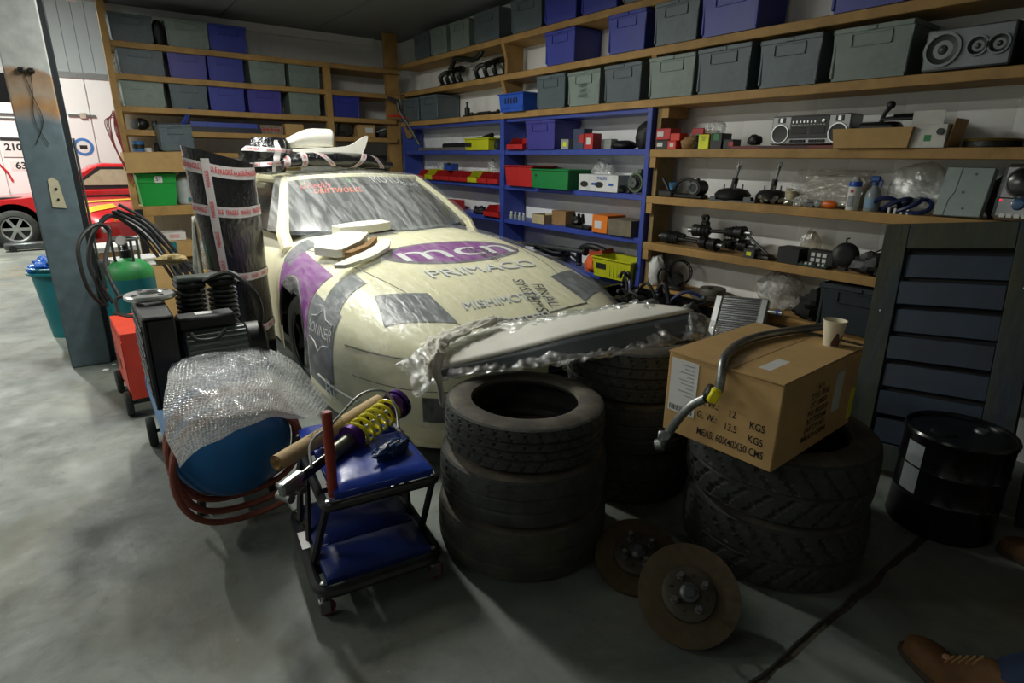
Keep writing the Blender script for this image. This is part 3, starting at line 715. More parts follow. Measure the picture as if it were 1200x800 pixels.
# ------------------------------------------------------------------ brake discs with hubs
def hub_disc(label, M, r=.158):
    o = thing('brake_disc', label, 'brake disc'); o.matrix_local = M
    d = MB(); d.lathe([(.088, .0), (r, .0), (r, .008), (r-.006, .008), (r-.006, .016), (r, .016), (r, .024), (.088, .024)], 56); d.build('rotor', RUSTMET, o)
    h = MB(); h.lathe([(.0, .052), (.030, .052), (.033, .046), (.072, .046), (.086, .040), (.090, .024), (.088, .004), (.0, .004)], 40); h.build('bell', mat('dark_hub_casting', '#4b473c', .55, .5, var=.25, scale=18), o)
    c = MB(); c.lathe([(0, .075), (.016, .075), (.021, .066), (.030, .062), (.033, .05)], 20); c.build('hub_cap', GREYMET, o)
    for k in range(4):
        a = PI/2*k+.6
        s = MB(); s.cyl((.056*math.cos(a), .056*math.sin(a), .045), (.056*math.cos(a), .056*math.sin(a), .092), .0085, n=10); s.cyl((.056*math.cos(a), .056*math.sin(a), .044), (.056*math.cos(a), .056*math.sin(a), .054), .013, n=6)
        s.lathe([(.0085, .092), (.0085, .0935), (.005, .0935), (.005, .085)], 10, T(.056*math.cos(a), .056*math.sin(a), 0)); s.build('stud', STEEL, o)
        a += PI/4; MB().cyl((.058*math.cos(a), .058*math.sin(a), .0455), (.058*math.cos(a), .058*math.sin(a), .0475), .006, n=10).build('bolt_hole', BLACK, o)
    return o
hub_disc('rusty brake disc with wheel studs lying flat between the tyre stacks', Matrix.Translation((1.485, 1.20, .055)) @ Vector((-.30, -.24, .92)).to_track_quat('Z', 'Y').to_matrix().to_4x4() @ Matrix.Translation((0, 0, 0)))
n_ = Vector((-.52, -.40, .74)).normalized(); x_ = Vector((0, 0, 1)).cross(n_).normalized(); y_ = n_.cross(x_)
Md = Matrix((x_, y_, n_)).transposed().to_4x4(); Md.translation = Vector((1.425, .925, .112))
hub_disc('brake disc propped up with its wheel studs facing the room', Md, .164)
rp = tag(MB().lathe([(.075, 0), (.13, 0), (.13, .02), (.075, .02), (.075, 0)], 30).build('brake_disc', RUSTMET), 'plain brake disc lying under the propped disc by the tyres', 'brake disc')
place(rp, 1.53, 1.0, .001)

# ------------------------------------------------------------------ cardboard box with lettering
bx = thing('cardboard_box', 'large shipping carton with printed weights on the block tread tyres', 'box', (1.93, 1.055, .548), 3.5)
BXX, BXY, BXZ = .60, .42, .30
b_ = MB(); b_.bb((-BXX/2, -BXY/2, 0), (BXX/2, BXY/2, BXZ), bev=.004); b_.build('carton', CARD, bx)
for s in (-1, 1):
    MB().bb((-BXX/2-.004, (-BXY/2-.004) if s < 0 else .003, BXZ), (BXX/2+.004, -.003 if s < 0 else BXY/2+.004, BXZ+.005)).build('flap', CARD, bx, M=T(0, 0, 0, .7*s))
MB().bb((-BXX/2-.002, -.03, BXZ+.0058), (BXX/2+.002, .03, BXZ+.0066)).build('sealing_tape', mat('clear_brown_tape', '#b99560', .25), bx)
PT = lambda s, size, x, y, z, **k: text(s, size, INK, bx, face_mx(x, y, z), **k)
# the -X face carries the weights, the -Y face the style block
for (s_, y, z) in (('N. W.:', .035, .158), ('12', -.055, .150), ('KGS', -.145, .136), ('G. W.:', .035, .108), ('13.5', -.055, .100), ('KGS', -.145, .088)): PT(s_, .036, -BXX/2-.0015, y, z, off=.012, sx=.8)
PT('MEAS: 60X40X30 CMS', .038, -BXX/2-.0015, -.055, .045, off=.012, sx=.68)
lb = MB().bb((-BXX/2-.002, .085, .085), (-BXX/2, .195, .285)).build('address_label', PAPER, bx)
for i in range(9): MB().bb((-BXX/2-.0028, .10, .268-i*.014), (-BXX/2-.0019, .10+random.uniform(.03, .085), .271-i*.014)).build('label_print', GREYINK, lb)
for i in range(16): MB().bb((-BXX/2-.0028, .095+i*.006, .092), (-BXX/2-.0019, .098+i*.006-.001*(i % 3), .112)).build('barcode_bar', INK, lb)
for i, s in enumerate(('H. P.', 'STYLE: 70105', 'S/C: 100031', 'P/O: J0020310', 'ROTTERDAM', 'CARTON NO.:', 'MADE IN CHINA')):
    text(s, .030, INK, bx, face_my(-.02-.0, -BXY/2-.0015, .235-i*.030), off=.008, sx=.85)
MB().bb((.10, -BXY/2-.002, .10), (.16, -BXY/2, .25)).build('tape_patch', mat('pale_tape', '#c9c9c2', .3), bx)
MB().bb((.262, -BXY/2-.002, .03), (.298, -BXY/2, .15)).build('yellow_label', mat('yellow_label', '#d2d61c', .5), bx)
MB().bb((-.22, -.19, BXZ+.0055), (-.08, -.08, BXZ+.0065)).build('top_label', PAPER, bx)

# anti-roll bar lying over the carton
ab = thing('anti_roll_bar', 'bent grey steel anti-roll bar lying over the carton', 'car part', (0, 0, 0))
pts = [(2.33, 1.06, .872), (2.16, 1.105, .872), (1.98, 1.13, .872), (1.83, 1.115, .872), (1.71, 1.075, .872), (1.635, 1.04, .868), (1.602, 1.02, .83), (1.595, 1.02, .78), (1.58, 1.04, .755), (1.555, 1.085, .715), (1.545, 1.12, .66), (1.54, 1.15, .60), (1.53, 1.17, .555)]
MB().tube(spl(pts, 5), .0155, 12).build('bar', STEEL, ab)
br = MB(); br.box((0, 0, 0), (.05, .03, .055), T(1.583, 1.045, .765, 20, 0, 40), bev=.008); br.build('bush_bracket', DARKMET, ab)
MB().box((0, 0, 0), (.03, .034, .05), T(1.572, 1.018, .768, 20, 0, 40), bev=.006).build('bush', YELSP, ab)
ey = MB(); ey.lathe([(.010, -.012), (.022, -.012), (.022, .012), (.010, .012), (.010, -.012)], 16, T(1.522, 1.178, .535, 70, 0, 30)); ey.box((0, 0, 0), (.02, .03, .06), T(1.526, 1.172, .56, 0, 0, 30), bev=.005); ey.build('end_eye', STEEL, ab)
MB().cyl((1.535, 1.165, .575), (1.515, 1.15, .585), .016, n=10).build('link_joint', STEEL, ab)

cup = thing('paper_cup', 'paper coffee cup with a brown print standing on the carton', 'cup', (2.165, .945, .8545))
MB().lathe([(0, .002), (.026, .002), (.028, 0), (.0385, .092), (.041, .092), (.0415, .096), (.039, .097), (.037, .092), (.027, .006), (0, .006)], 28).build('cup_body', mat('cream_paper_cup', '#d8cfb4', .6, var=.04), cup)
pr = MB()
def cpt(a, z): r = .0284+(.0385-.0284)*z/.092+.0004; return (r*math.cos(a), r*math.sin(a), z)
for (a0, a1, f0, f1) in ((3.5, 4.5, lambda t: .004, lambda t: .022+.034*math.sin(PI*t)**1.5), (4.35, 4.9, lambda t: .02+.012*t, lambda t: .03+.02*t)):
    pr.grid(lambda u, v: cpt(a0+(a1-a0)*u, f0(u)+(f1(u)-f0(u))*v), 16, 5)
pr.build('printed_motif', mat('brown_cup_print', '#5b3b33', .6, var=.4, scale=90), cup)

# ------------------------------------------------------------------ old blue slatted frame leaning on the shelves
fu = Vector((.41, .17, 1.2)).normalized(); fa = Vector((.05, -.995, .04)); fa = (fa-fu*fa.dot(fu)).normalized(); fn = fa.cross(fu)
Mf = Matrix((fa, fn, fu)).transposed().to_4x4(); Mf.translation = Vector((3.03, 1.16, .008))
fr_ = thing('slatted_frame', 'old timber frame with dark blue slats leaning on the shelves', 'frame'); fr_.matrix_local = Mf
OLDW = mat('weathered_green_timber', '#363a2c', .8, var=.3, scale=9, bump=.4, bscale=40, col2='#1f3040', mask=(.45, .65), stretch=(1, 1, .25))
DKBL = mat('dark_blue_slat_paint', '#12283c', .6, var=.25, scale=7, col2='#0d1a28', mask=(.45, .7))
FW, FH = .66, 1.26
MB().bb((0, -.02, 0), (.11, .025, FH), bev=.004).build('stile', OLDW, fr_); MB().bb((FW-.12, -.02, 0), (FW, .025, FH), bev=.004).build('stile', OLDW, fr_)
MB().bb((.11, -.02, FH-.13), (FW-.12, .025, FH), bev=.004).build('rail', OLDW, fr_); MB().bb((.11, -.02, 0), (FW-.12, .025, .13), bev=.004).build('rail', OLDW, fr_)
for i in range(7):
    MB().bb((.112, -.006, .135+i*.1415), (FW-.122, .012, .135+i*.1415+.118), bev=.003).build('slat', DKBL, fr_, M=T(0, 0, 0, (-.6 if i % 2 else .5)))
MB().bb((.112, -.019, .13), (FW-.122, -.010, FH-.13)).build('gap_shade_backing', mat('added_gap_black', '#0c0e10', .9), fr_)  # added black sheet standing in for shade between the slats
for x, z in ((.05, .8), (FW-.06, .95), (FW-.05, 1.15)): MB().ball((x, .026, z), .006, 6).build('paint_chip', WHINK, fr_)
f2 = thing('slatted_frame', 'second dark frame leaning beside the blue slatted frame', 'frame'); Mg = Mf.copy(); Mg.translation = Vector((3.04, .44, .008)); f2.matrix_local = Mg
DK2 = mat('dark_weathered_timber', '#23272a', .8, var=.3, scale=9)
for a, b in (((0, -.02, 0), (.10, .02, FH)), ((.6, -.02, 0), (.70, .02, FH)), ((.1, -.02, FH-.12), (.6, .02, FH)), ((.1, -.02, 0), (.6, .02, .12))): MB().bb(a, b, bev=.004).build('stile' if a[2] == 0 and b[2] > 1 else 'rail', DK2, f2)
for i in range(7): MB().bb((.1, -.004, .13+i*.143), (.6, .012, .13+i*.143+.12)).build('slat', DK2, f2)

# black drum
dr = thing('oil_drum', 'small black steel drum with a paper label by the frame', 'drum', (2.825, .655, 0), 0)
MB().lathe([(0, .004), (.185, .004), (.195, 0), (.198, .008), (.195, .02), (.192, .15), (.196, .158), (.192, .166), (.192, .28), (.196, .288), (.192, .296), (.192, .41), (.197, .42), (.2, .432), (.195, .442), (.186, .44), (.184, .428), (0, .428)], 48).build('drum_body', BLACKG, dr)
MB().lathe([(0, .438), (.022, .438), (.026, .434), (.028, .428)], 18, T(.08, -.05, 0)).build('bung', GREYMET, dr)
MB().lathe([(0, .436), (.04, .436), (.05, .428)], 18, T(-.06, .04, 0)).build('bung', BLACKG, dr)
lbm = MB(); lbm.grid(lambda u, v: (.1935*math.cos(2.42+.42*u), .1935*math.sin(2.42+.42*u), .17+.22*v), 10, 2); lbd = lbm.build('drum_label', mat('grey_label', '#8d9496', .6), dr)
for i in range(8):
    q = MB(); q.grid(lambda u, v: (.1942*math.cos(2.46+(.15+.2*((i*7) % 3)/2)*u), .1942*math.sin(2.46+(.15+.2*((i*7) % 3)/2)*u), .375-.024*i+.006*v), 8, 1); q.build('label_print', GREYINK, lbd)

# ------------------------------------------------------------------ wrapped white splitter across nose and tyres
spv = [Vector(p) for p in ((1.098, 2.216, .675), (1.43, 2.226, .71), (1.735, 2.023, .78), (2.07, 1.845, .835), (2.20, 1.585, .842), (1.665, 1.72, .795), (1.385, 1.888, .712), (1.09, 2.02, .655))]
st_ = thing('splitter_panel', 'white wrapped front splitter resting over the tyre stacks and car nose', 'car part', (0, 0, 0))
def loft(A, B, n): return [A.lerp(B, i/n) for i in range(n+1)]
backe = spl([spv[0], spv[1], spv[2], spv[3]], 8); fronte = spl([spv[7], spv[6], spv[5], spv[4]], 8); k_ = len(backe)-1
def sp_top(u, v):
    i = u*k_; a = int(min(i, k_-1)); f = i-a; p = backe[a].lerp(backe[a+1], f); q = fronte[a].lerp(fronte[a+1], f)
    return p.lerp(q, v)+Vector((0, 0, .010*math.sin(PI*v)))
m_ = MB(); m_.grid(sp_top, 30, 8); m_.build('splitter_top', OFFW, st_, solid=.012)
def sp_face(u, v):
    p = sp_top(u, 1); h = .022+.055*min(1, u*1.3); return p+Vector((-.02*u*v, -.006-.015*v-.10*u*v, -.006-h*v))
m_ = MB(); m_.grid(sp_face, 30, 4); m_.build('splitter_lip', mat('dark_grey_composite', '#4c5256', .4, var=.15), st_, solid=.006)
# crinkled film around it, bunched at both ends
m_ = MB()
def sp_film(u, v):
    a = u*1.16-.08; aa = max(0, min(1, a)); th = 2*PI*v
    T0 = sp_top(aa, 0); T1 = sp_face(aa, 1) ; c = (T0+T1)/2; ax = (T1-T0)/2; nn = Vector((0, .15, 1)).normalized()
    hgt = .034
    p = c+ax*math.cos(th)*1.10+nn*math.sin(th)*hgt
    if a < 0: p += (sp_top(0, .5)-sp_top(.1, .5)).normalized()*(-a)*1.0+Vector((0, 0, a*.6))
    if a > 1: p += (sp_top(1, .5)-sp_top(.9, .5)).normalized()*(a-1)*1.0
    w_ = .008+(.020 if a < .1 or a > .85 else 0)
    return p+Vector((noise.noise(p*9), noise.noise(p*9+Vector((5, 0, 0))), noise.noise(p*13+Vector((0, 5, 0)))))*w_+Vector((noise.noise(p*31), noise.noise(p*31+Vector((5, 0, 0))), noise.noise(p*37)))*(.008+w_*.4)
m_.grid(sp_film, 110, 56); m_.build('crinkled_film', FILM2, st_, ang=14)
# cloth rag thrown over its left end
rg_ = MB()
rp_ = [(sp_top(.02, .95), .0), (sp_top(.05, .6), 0), (sp_top(.12, .35), 0), (sp_top(.25, .22), 0), (sp_top(.40, .12), 0)]
rc = spl([p for p, _ in rp_], 8)
def ragf(u, v):
    i = u*(len(rc)-1); a = int(min(i, len(rc)-2)); p = rc[a].lerp(rc[a+1], i-a); d = (rc[a+1]-rc[a]).normalized(); s = Vector((0, 0, 1)).cross(d)
    w_ = .055*(.6+.4*math.sin(PI*u)); t = v*2-1
    return p+s*t*w_+Vector((0, 0, .046+.020*(1-t*t)+.016*noise.noise(Vector((u*7, v*5, 1)))+.014*noise.noise(Vector((u*19, v*9, 4)))))
rg_.grid(ragf, 44, 12)
def ragd(u, v):   # the end hanging down over the bumper
    p = Vector(ragf(0, v)); return p+Vector((-.03*u-.02*math.sin(u*3), -.055*u, -.045*u-.16*u**1.6*(.6+.5*math.sin(v*5+.5))))+Vector((noise.noise(Vector((u*6, v*6, 2))), 0, 0))*.014
rg_.grid(ragd, 14, 12)
tag(rg_.build('cloth_rag', CLOTH, None, ang=180, solid=.003), 'grubby white cloth rag thrown over the wrapped splitter', 'cloth')
# ------------------------------------------------------------------ folding creeper seat with blue pads
ct = thing('creeper_seat', 'folding mechanic creeper seat with blue vinyl pads and black frame', 'creeper', (.665, 1.865, 0), -7)
FRB = mat('black_frame_paint', '#1c1d1e', .35, var=.15, scale=14)
def rrect(hx, hy, r, z, cx=0, cy=0, n=5):
    pts = []
    for (sx, sy, a0) in ((1, 1, 0), (-1, 1, 90), (-1, -1, 180), (1, -1, 270)):
        for i in range(n+1):
            a = rad(a0+90*i/n); pts.append((cx+sx*(hx-r)+r*math.cos(a), cy+sy*(hy-r)+r*math.sin(a), z))
    return pts
MB().tube(rrect(.215, .27, .06, .115), .019, 8, closed=True).build('lower_frame', FRB, ct)
for y in (-.12, .12): MB().box((0, y, .108), (.41, .03, .02)).build('crossbar', FRB, ct)
UC = (.045, .115); ZU = .375
MB().tube(rrect(.20, .29, .03, ZU, *UC), .017, 8, closed=True).build('upper_frame', FRB, ct)
for y in (-.15, .15): MB().box((UC[0], UC[1]+y, ZU-.006), (.39, .03, .02)).build('crossbar', FRB, ct)
for s in (-1, 1):
    for (a, b) in ((( -.16), (-.05)), ((.20), (.31))):
        pass
    x0, x1 = s*.20, UC[0]+s*.192
    MB().tube([(x0, -.10, .12), (x1, -.155, ZU)], .014, 6).build('strut', FRB, ct)
    MB().tube([(x0, .18, .12), (x1, .34, ZU)], .014, 6).build('strut', FRB, ct)
    MB().tube([(x0*.98, .02, .12), (x1, .20, ZU)], .012, 6).build('strut', FRB, ct)
def pad(name, x0, x1, y0, y1, z0, z1, m, bulge=.012, seed=0):
    def f(u, v):
        x = x0+(x1-x0)*u; y = y0+(y1-y0)*v; e = min(u, 1-u, v, 1-v)*min(x1-x0, y1-y0)*4; k = 1-math.exp(-e*22)
        return (x, y, z0+(z1-z0)*(.55+.45*k)+bulge*math.sin(PI*u)*math.sin(PI*v)+.004*noise.noise(Vector((x*14, y*14, seed))))
    mb = MB(); mb.grid(f, 16, 16); n = 16
    mb.bb((x0, y0, z0), (x1, y1, z0+(z1-z0)*.56)); return mb.build(name, m, ct, ang=60)
pad('lower_pad', -.185, .185, -.05, .245, .127, .165, BLUEV2, seed=1)
pad('lower_pad', -.185, .185, -.245, -.06, .127, .165, BLUEV2, seed=2)
pad('upper_pad', UC[0]-.19, UC[0]+.175, UC[1]+.09, UC[1]+.275, ZU+.014, ZU+.058, BLUEV, seed=3)
pad('upper_pad', UC[0]-.165, UC[0]+.19, UC[1]-.275, UC[1]+.07, ZU+.014, ZU+.058, BLUEV, seed=4)
bl = pad('instruction_label', -.225, -.195, -.02, .09, .133, .136, WHINK, 0)
for x in (-.20, .20):
    for y in (-.24, .24):
        c = MB(); c.lathe([(.012, -.009), (.024, -.011), (.028, -.007), (.028, .007), (.024, .011), (.012, .009)], 20, T(x+.012, y+.01, .028, 90, 0, 20)); w_ = c.build('caster_wheel', mat('dark_red_caster', '#6d2a2a', .5), ct)
        f = MB(); f.box((x, y, .068), (.036, .036, .02), bev=.004); f.box((x+.002, y-.010, .048), (.034, .004, .05), T()); f.box((x+.002, y+.026, .048), (.034, .004, .05)); f.cyl((x, y, .07), (x, y, .105), .010); f.build('caster_fork', STEEL, w_)
        MB().ball((x*.98, y*.98, .136), .011, 8, sc=(1, 1, .5)).build('bolt_head', ALU, ct)
for sx in (-1, 1):
    for sy in (-1, 1): MB().ball((UC[0]+sx*.19, UC[1]+sy*.275, ZU+.017), .010, 8, sc=(1, 1, .5)).build('bolt_head', ALU, ct)

PZ = ZU+.062      # top of the upper pads
# coilover
cv = thing('coilover', 'coilover damper with a yellow spring and purple collars on the creeper', 'car part', (0, 0, 0))
A = Vector((.375, 1.79, .440)); B = Vector((.955, 2.10, .510)); D = (B-A).normalized(); LN = (B-A).length
def ax(t): return A+(B-A)*t
MB().cyl(ax(.12), ax(.42), .019, n=14).build('strut_body', BLACKG, cv)
MB().cyl(ax(.36), ax(.60), .029, n=16).build('damper_sleeve', mat('olive_anodised', '#6f7264', .35, .6), cv)
MB().cyl(ax(.60), ax(.96), .011, n=12).build('piston_rod', ALU, cv)
MB().cyl(ax(.515), ax(.545), .056, n=24).build('spring_collar', PURPLE, cv)
MB().cyl(ax(.552), ax(.565), .050, n=24).build('lock_ring', PURPLE, cv)
sd = D.orthogonal().normalized(); td = D.cross(sd); P = []
for i in range(0, 6*20+1):
    a = 2*PI*i/20; t = .56+.36*i/120; P.append(ax(t)+(sd*math.cos(a)+td*math.sin(a))*.050)
MB().tube(P, .0075, 8).build('spring', YELSP, cv)
MB().cyl(ax(.915), ax(.945), .058, n=24).build('spring_seat', PURPLE, cv)
MB().cyl(ax(.955), ax(.985), .064, n=24).build('top_mount', PURPLE, cv)
k = MB(); k.box((0, 0, 0), (.10, .035, .055), Matrix.Translation(ax(.07)) @ D.to_track_quat('X', 'Z').to_matrix().to_4x4(), bev=.008); k.build('knuckle_bracket', STEEL, cv)
for s in (.02, .10): MB().lathe([(.009, -.03), (.017, -.03), (.017, .03), (.009, .03)], 14, Matrix.Translation(ax(s)+Vector((0, 0, -.026))) @ T(0, 0, 0, 90, 0, 28)).build('mount_eye', STEEL, cv)
MB().tube(spl([ax(.20)+Vector((.0, -.02, .02)), ax(.30)+Vector((-.02, .06, .05)), ax(.5)+Vector((-.03, .05, .07)), Vector((.77, 2.06, .60)), Vector((.86, 2.04, .60)), Vector((.885, 1.99, .54)), Vector((.865, 1.93, .475))], 8), .0055, 8).build('braided_hose', ALU, cv)
# rolled paper
rl = thing('paper_roll', 'long brown paper roll with black handwriting lying on the creeper', 'paper roll', (0, 0, 0))
A2 = Vector((.40, 1.935, PZ+.034)); B2 = Vector((.915, 2.235, PZ+.036)); D2 = (B2-A2).normalized(); s2 = Vector((0, 0, 1)).cross(D2).normalized(); u2 = D2.cross(s2)
def rollf(u, v):
    a = v*2*PI*2.6; r = .014+.019*(v); return A2.lerp(B2, u)+(s2*math.cos(a)+u2*math.sin(a))*r*(1+.03*math.sin(u*9))
MB().grid(rollf, 10, 90).build('rolled_sheet', KRAFT, rl, ang=70)
Mr = Matrix((D2, s2, u2)).transposed().to_4x4(); Mr.translation = A2.lerp(B2, .42)+u2*.0355-s2*.006
text('VOLVO 2.15', .034, INK, rl, Mr, off=.01)
# red rod
rd = thing('red_rod', 'upright dull red ribbed rod standing on the creeper frame', 'rod', (.532, 1.752, ZU+.016), 0, rx=2)
q = [(0, 0)]
for i in range(26): q += [(.0165, i*.012), (.0175, i*.012+.004), (.0165, i*.012+.008)]
q += [(.015, .316), (0, .316)]
MB().lathe(q, 16).build('rod_shaft', mat('dull_red_rubber', '#9a3626', .55, var=.12), rd)
MB().lathe([(0, .3165), (.012, .3165), (.012, .318), (0, .318)], 14).build('rod_end', RED, rd)
# blue bagged part
bgd = thing('bagged_brake_part', 'small part wrapped in shiny dark blue film on the creeper', 'car part', (.785, 1.815, PZ+.0), 24)
MB().ball((0, 0, .028), .03, 22, sc=(2.9, 1.15, .95), jit=.5, seed=3).build('wrapping', mat('dark_blue_film', '#14315c', .15, var=.4, scale=40, bump=1.0, bscale=50), bgd)
MB().box((0, -.028, .038), (.05, .004, .022), T(0, 0, 0, -20)).build('label', PAPER, bgd)
# ------------------------------------------------------------------ air compressor
cp = thing('air_compressor', 'blue tank air compressor with black motor and finned pump', 'compressor', (.35, 2.85, 0))
def capsule(mb, r, y0, y1, z, n=40):
    pr = [(0, -r*.62)]+[(r*math.sin(a), -r*.62*math.cos(a)) for a in [PI/2*i/9 for i in range(1, 10)]]
    L = y1-y0-2*r*.62; pr = [(p[0], p[1]+r*.62) for p in pr]; top = [(p[0], (y1-y0)-p[1]) for p in reversed(pr)]
    mb.lathe(pr+top, n, T(0, y0, z, -90)); return mb
capsule(MB(), .235, -.53, .74, .34).build('air_tank', TANKBLUE, cp)
for y in (-.33, .52): MB().lathe([(.2355, -.006), (.238, -.004), (.238, .004), (.2355, .006)], 40, T(0, y, .34, 90)).build('weld_seam', TANKBLUE, cp)
for x in (-.16, .16):
    MB().tube([(x, .40, .20), (x, .40, .08)], .016, 6).build('leg', DARKMET, cp)
    MB().tube([(x*.8, -.30, .20), (x*.95, -.30, .0)], .018, 6).build('leg', DARKMET, cp)
    MB().lathe([(.0, -.022), (.03, -.022), (.074, -.02), (.08, -.012), (.08, .012), (.074, .02), (.03, .022), (0, .022)], 26, T(x*1.55, .55, .08, 0, 90)).build('wheel', RUBBER, cp)
MB().cyl((-.26, .55, .08), (.26, .55, .08), .011, n=8).build('axle', GREYMET, cp)
MB().bb((-.19, -.12, .545), (.26, .42, .565), bev=.004).build('deck_plate', mat('faded_blue_steel', '#4a6480', .5, .2, var=.2), cp)
# guard
gd = MB(); gd.bb((-.235, -.13, .45), (-.20, .40, .855), bev=.015); gd.bb((-.235, -.13, .835), (-.115, .40, .86), bev=.008); gd.bb((-.235, -.13, .45), (-.115, -.11, .855), bev=.006); gd.bb((-.235, .38, .45), (-.115, .40, .855), bev=.006)
g = gd.build('belt_guard', BLACK, cp)
for i in range(12): MB().bb((-.240, -.10+i*.04, .50), (-.234, -.085+i*.04, .82)).build('guard_bar', GREYMET, g)
for i in range(6): MB().bb((-.243, -.11, .52+i*.055), (-.239, .38, .527+i*.055)).build('guard_bar', GREYMET, g)
MB().lathe([(.02, 0), (.15, 0), (.155, .01), (.155, .025), (.15, .035), (.02, .035)], 32, T(-.19, .22, .68, 0, 90)).build('flywheel', DARKMET, cp)
# motor along x
mt = MB(); mt.cyl((-.08, -.02, .655), (.17, -.02, .655), .088, n=28)
motor = mt.build('motor', mat('grey_motor_casting', '#868e8a', .5, .3, var=.15), cp)
for i in range(24):
    a = 2*PI*i/24; MB().box((.045, -.02+.093*math.cos(a), .655+.093*math.sin(a)), (.24, .006, .014), Matrix.Translation((.045, -.02+.093*math.cos(a), .655+.093*math.sin(a))) @ Matrix.Rotation(a-PI/2, 4, 'X') @ Matrix.Translation((-.045, .02-.093*math.cos(a), -.655-.093*math.sin(a)))).build('fin', MATS['grey_motor_casting'], motor)
MB().lathe([(0, 0), (.092, 0), (.1, .01), (.1, .075), (.09, .085), (0, .085)], 28, T(.165, -.02, .655, 0, 90)).build('fan_cover', BLACK, cp)
MB().bb((-.10, -.045, .755), (.14, .075, .815), bev=.012).build('terminal_box', BLACK, cp)
MB().bb((-.02, -.0, .8155), (.05, .05, .817)).build('motor_label', PAPER, cp)
MB().tube(spl([(-.06, -.10, .76), (-.04, -.13, .735), (.03, -.13, .73), (.08, -.10, .76)], 6), .009, 8).build('motor_cable', BLACK, cp)
# pump
MB().bb((-.10, .12, .565), (.20, .36, .72), bev=.02).build('crankcase', DARKMET, cp)
for cx_, h in ((.00, 7), (.14, 7)):
    pc = MB(); pc.cyl((cx_, .24, .70), (cx_, .24, .90), .046, n=18); pcy = pc.build('cylinder', DARKMET, cp)
    for i in range(h): MB().lathe([(.046, -.005), (.066, -.004), (.066, .004), (.046, .005)], 22, T(cx_, .24, .735+i*.023)).build('cooling_fin', GREYMET, pcy)
    MB().box((cx_, .24, .91), (.125, .13, .03), bev=.01).build('cylinder_head', DARKMET, pcy)
MB().box((.07, .24, .935), (.26, .11, .03), bev=.012).build('head_cover', mat('dark_green_casting', '#343d39', .5, .3), cp)
MB().lathe([(.045, 0), (.10, 0), (.105, .006), (.105, .016), (.10, .022), (.05, .026), (.045, .02), (.045, 0)], 34, T(-.165, .20, .875)).build('filter_flange', ALU, cp)
for k in range(4): MB().lathe([(0, 0), (.012, 0), (.012, .003), (0, .003)], 10, T(-.165+.075*math.cos(k*PI/2+.5), .20+.075*math.sin(k*PI/2+.5), .8985)).build('flange_hole', BLACK, cp)
MB().tube(spl([(.06, .18, .93), (.16, .05, .98), (.24, -.05, .86), (.22, -.02, .70), (.10, .10, .58)], 6), .012, 8).build('delivery_pipe', BLACK, cp)
MB().tube(spl([(-.19, -.30, .44), (-.21, -.25, .30), (-.235, -.18, .17)], 5), .010, 8).build('pull_handle', BLACK, cp)
# crumpled paper on the guard
tag(place(MB().ball((0, 0, .03), .055, 20, sc=(1.3, .9, .5), jit=.35, seed=11).build('crumpled_paper', mat('brown_crumpled_paper', '#9a8657', .85, var=.2, bump=.6, bscale=25), ang=20), .33, 3.46, .95), 'crumpled brown paper lying behind the compressor pump', 'paper')

# red hose coiled at the tank end
hs = MB()
for (r, y, zc, rr) in ((.252, 2.44, .335, .014), (.245, 2.385, .30, .014), (.25, 2.49, .34, .014), (.255, 2.335, .285, .013)):
    pts = [(.36+r*math.cos(a), y+.03*math.sin(3*a), max(.016, zc+r*math.sin(a)*.98)) for a in [2*PI*i/44 for i in range(44)]]
    hs.tube(pts, rr, 8, closed=True)
tag(hs.build('air_hose', HOSE), 'red-brown rubber air hose coiled around the blue tank end', 'hose')

# bubble wrap: two layers with raised bubbles
def bubble_mat():
    m = bpy.data.materials.new('bubble_wrap'); m.use_nodes = True; nt = m.node_tree; N = nt.nodes; L = nt.links
    N.remove(N['Principled BSDF']); out = N['Material Output']
    tc = N.new('ShaderNodeTexCoord'); vo = N.new('ShaderNodeTexVoronoi'); vo.inputs['Scale'].default_value = 62; vo.inputs['Randomness'].default_value = .4
    L.new(tc.outputs['UV'], vo.inputs['Vector'])
    mr = N.new('ShaderNodeMapRange'); mr.inputs[1].default_value = .62; mr.inputs[2].default_value = .30; mr.clamp = True; L.new(vo.outputs['Distance'], mr.inputs[0])
    bp = N.new('ShaderNodeBump'); bp.inputs['Strength'].default_value = .6; bp.inputs['Distance'].default_value = .005; L.new(mr.outputs[0], bp.inputs['Height'])
    tr = N.new('ShaderNodeBsdfTransparent'); tr.inputs[0].default_value = (.95, .96, .96, 1)
    df = N.new('ShaderNodeBsdfDiffuse'); df.inputs[0].default_value = (.93, .94, .92, 1); tl_ = N.new('ShaderNodeBsdfTranslucent'); tl_.inputs[0].default_value = (.93, .94, .92, 1); md_ = N.new('ShaderNodeMixShader'); md_.inputs[0].default_value = .4; L.new(df.outputs[0], md_.inputs[1]); L.new(tl_.outputs[0], md_.inputs[2]); gl = N.new('ShaderNodeBsdfGlossy'); gl.inputs['Roughness'].default_value = .2
    for s in (df, gl): L.new(bp.outputs[0], s.inputs['Normal'])
    m2 = N.new('ShaderNodeMapRange'); m2.inputs[3].default_value = .95; m2.inputs[4].default_value = .5; L.new(mr.outputs[0], m2.inputs[0])
    a = N.new('ShaderNodeMixShader'); L.new(m2.outputs[0], a.inputs[0]); L.new(tr.outputs[0], a.inputs[1]); L.new(md_.outputs[0], a.inputs[2])
    b = N.new('ShaderNodeMixShader'); b.inputs[0].default_value = .10; L.new(a.outputs[0], b.inputs[1]); L.new(gl.outputs[0], b.inputs[2]); L.new(b.outputs[0], out.inputs['Surface'])
    return m
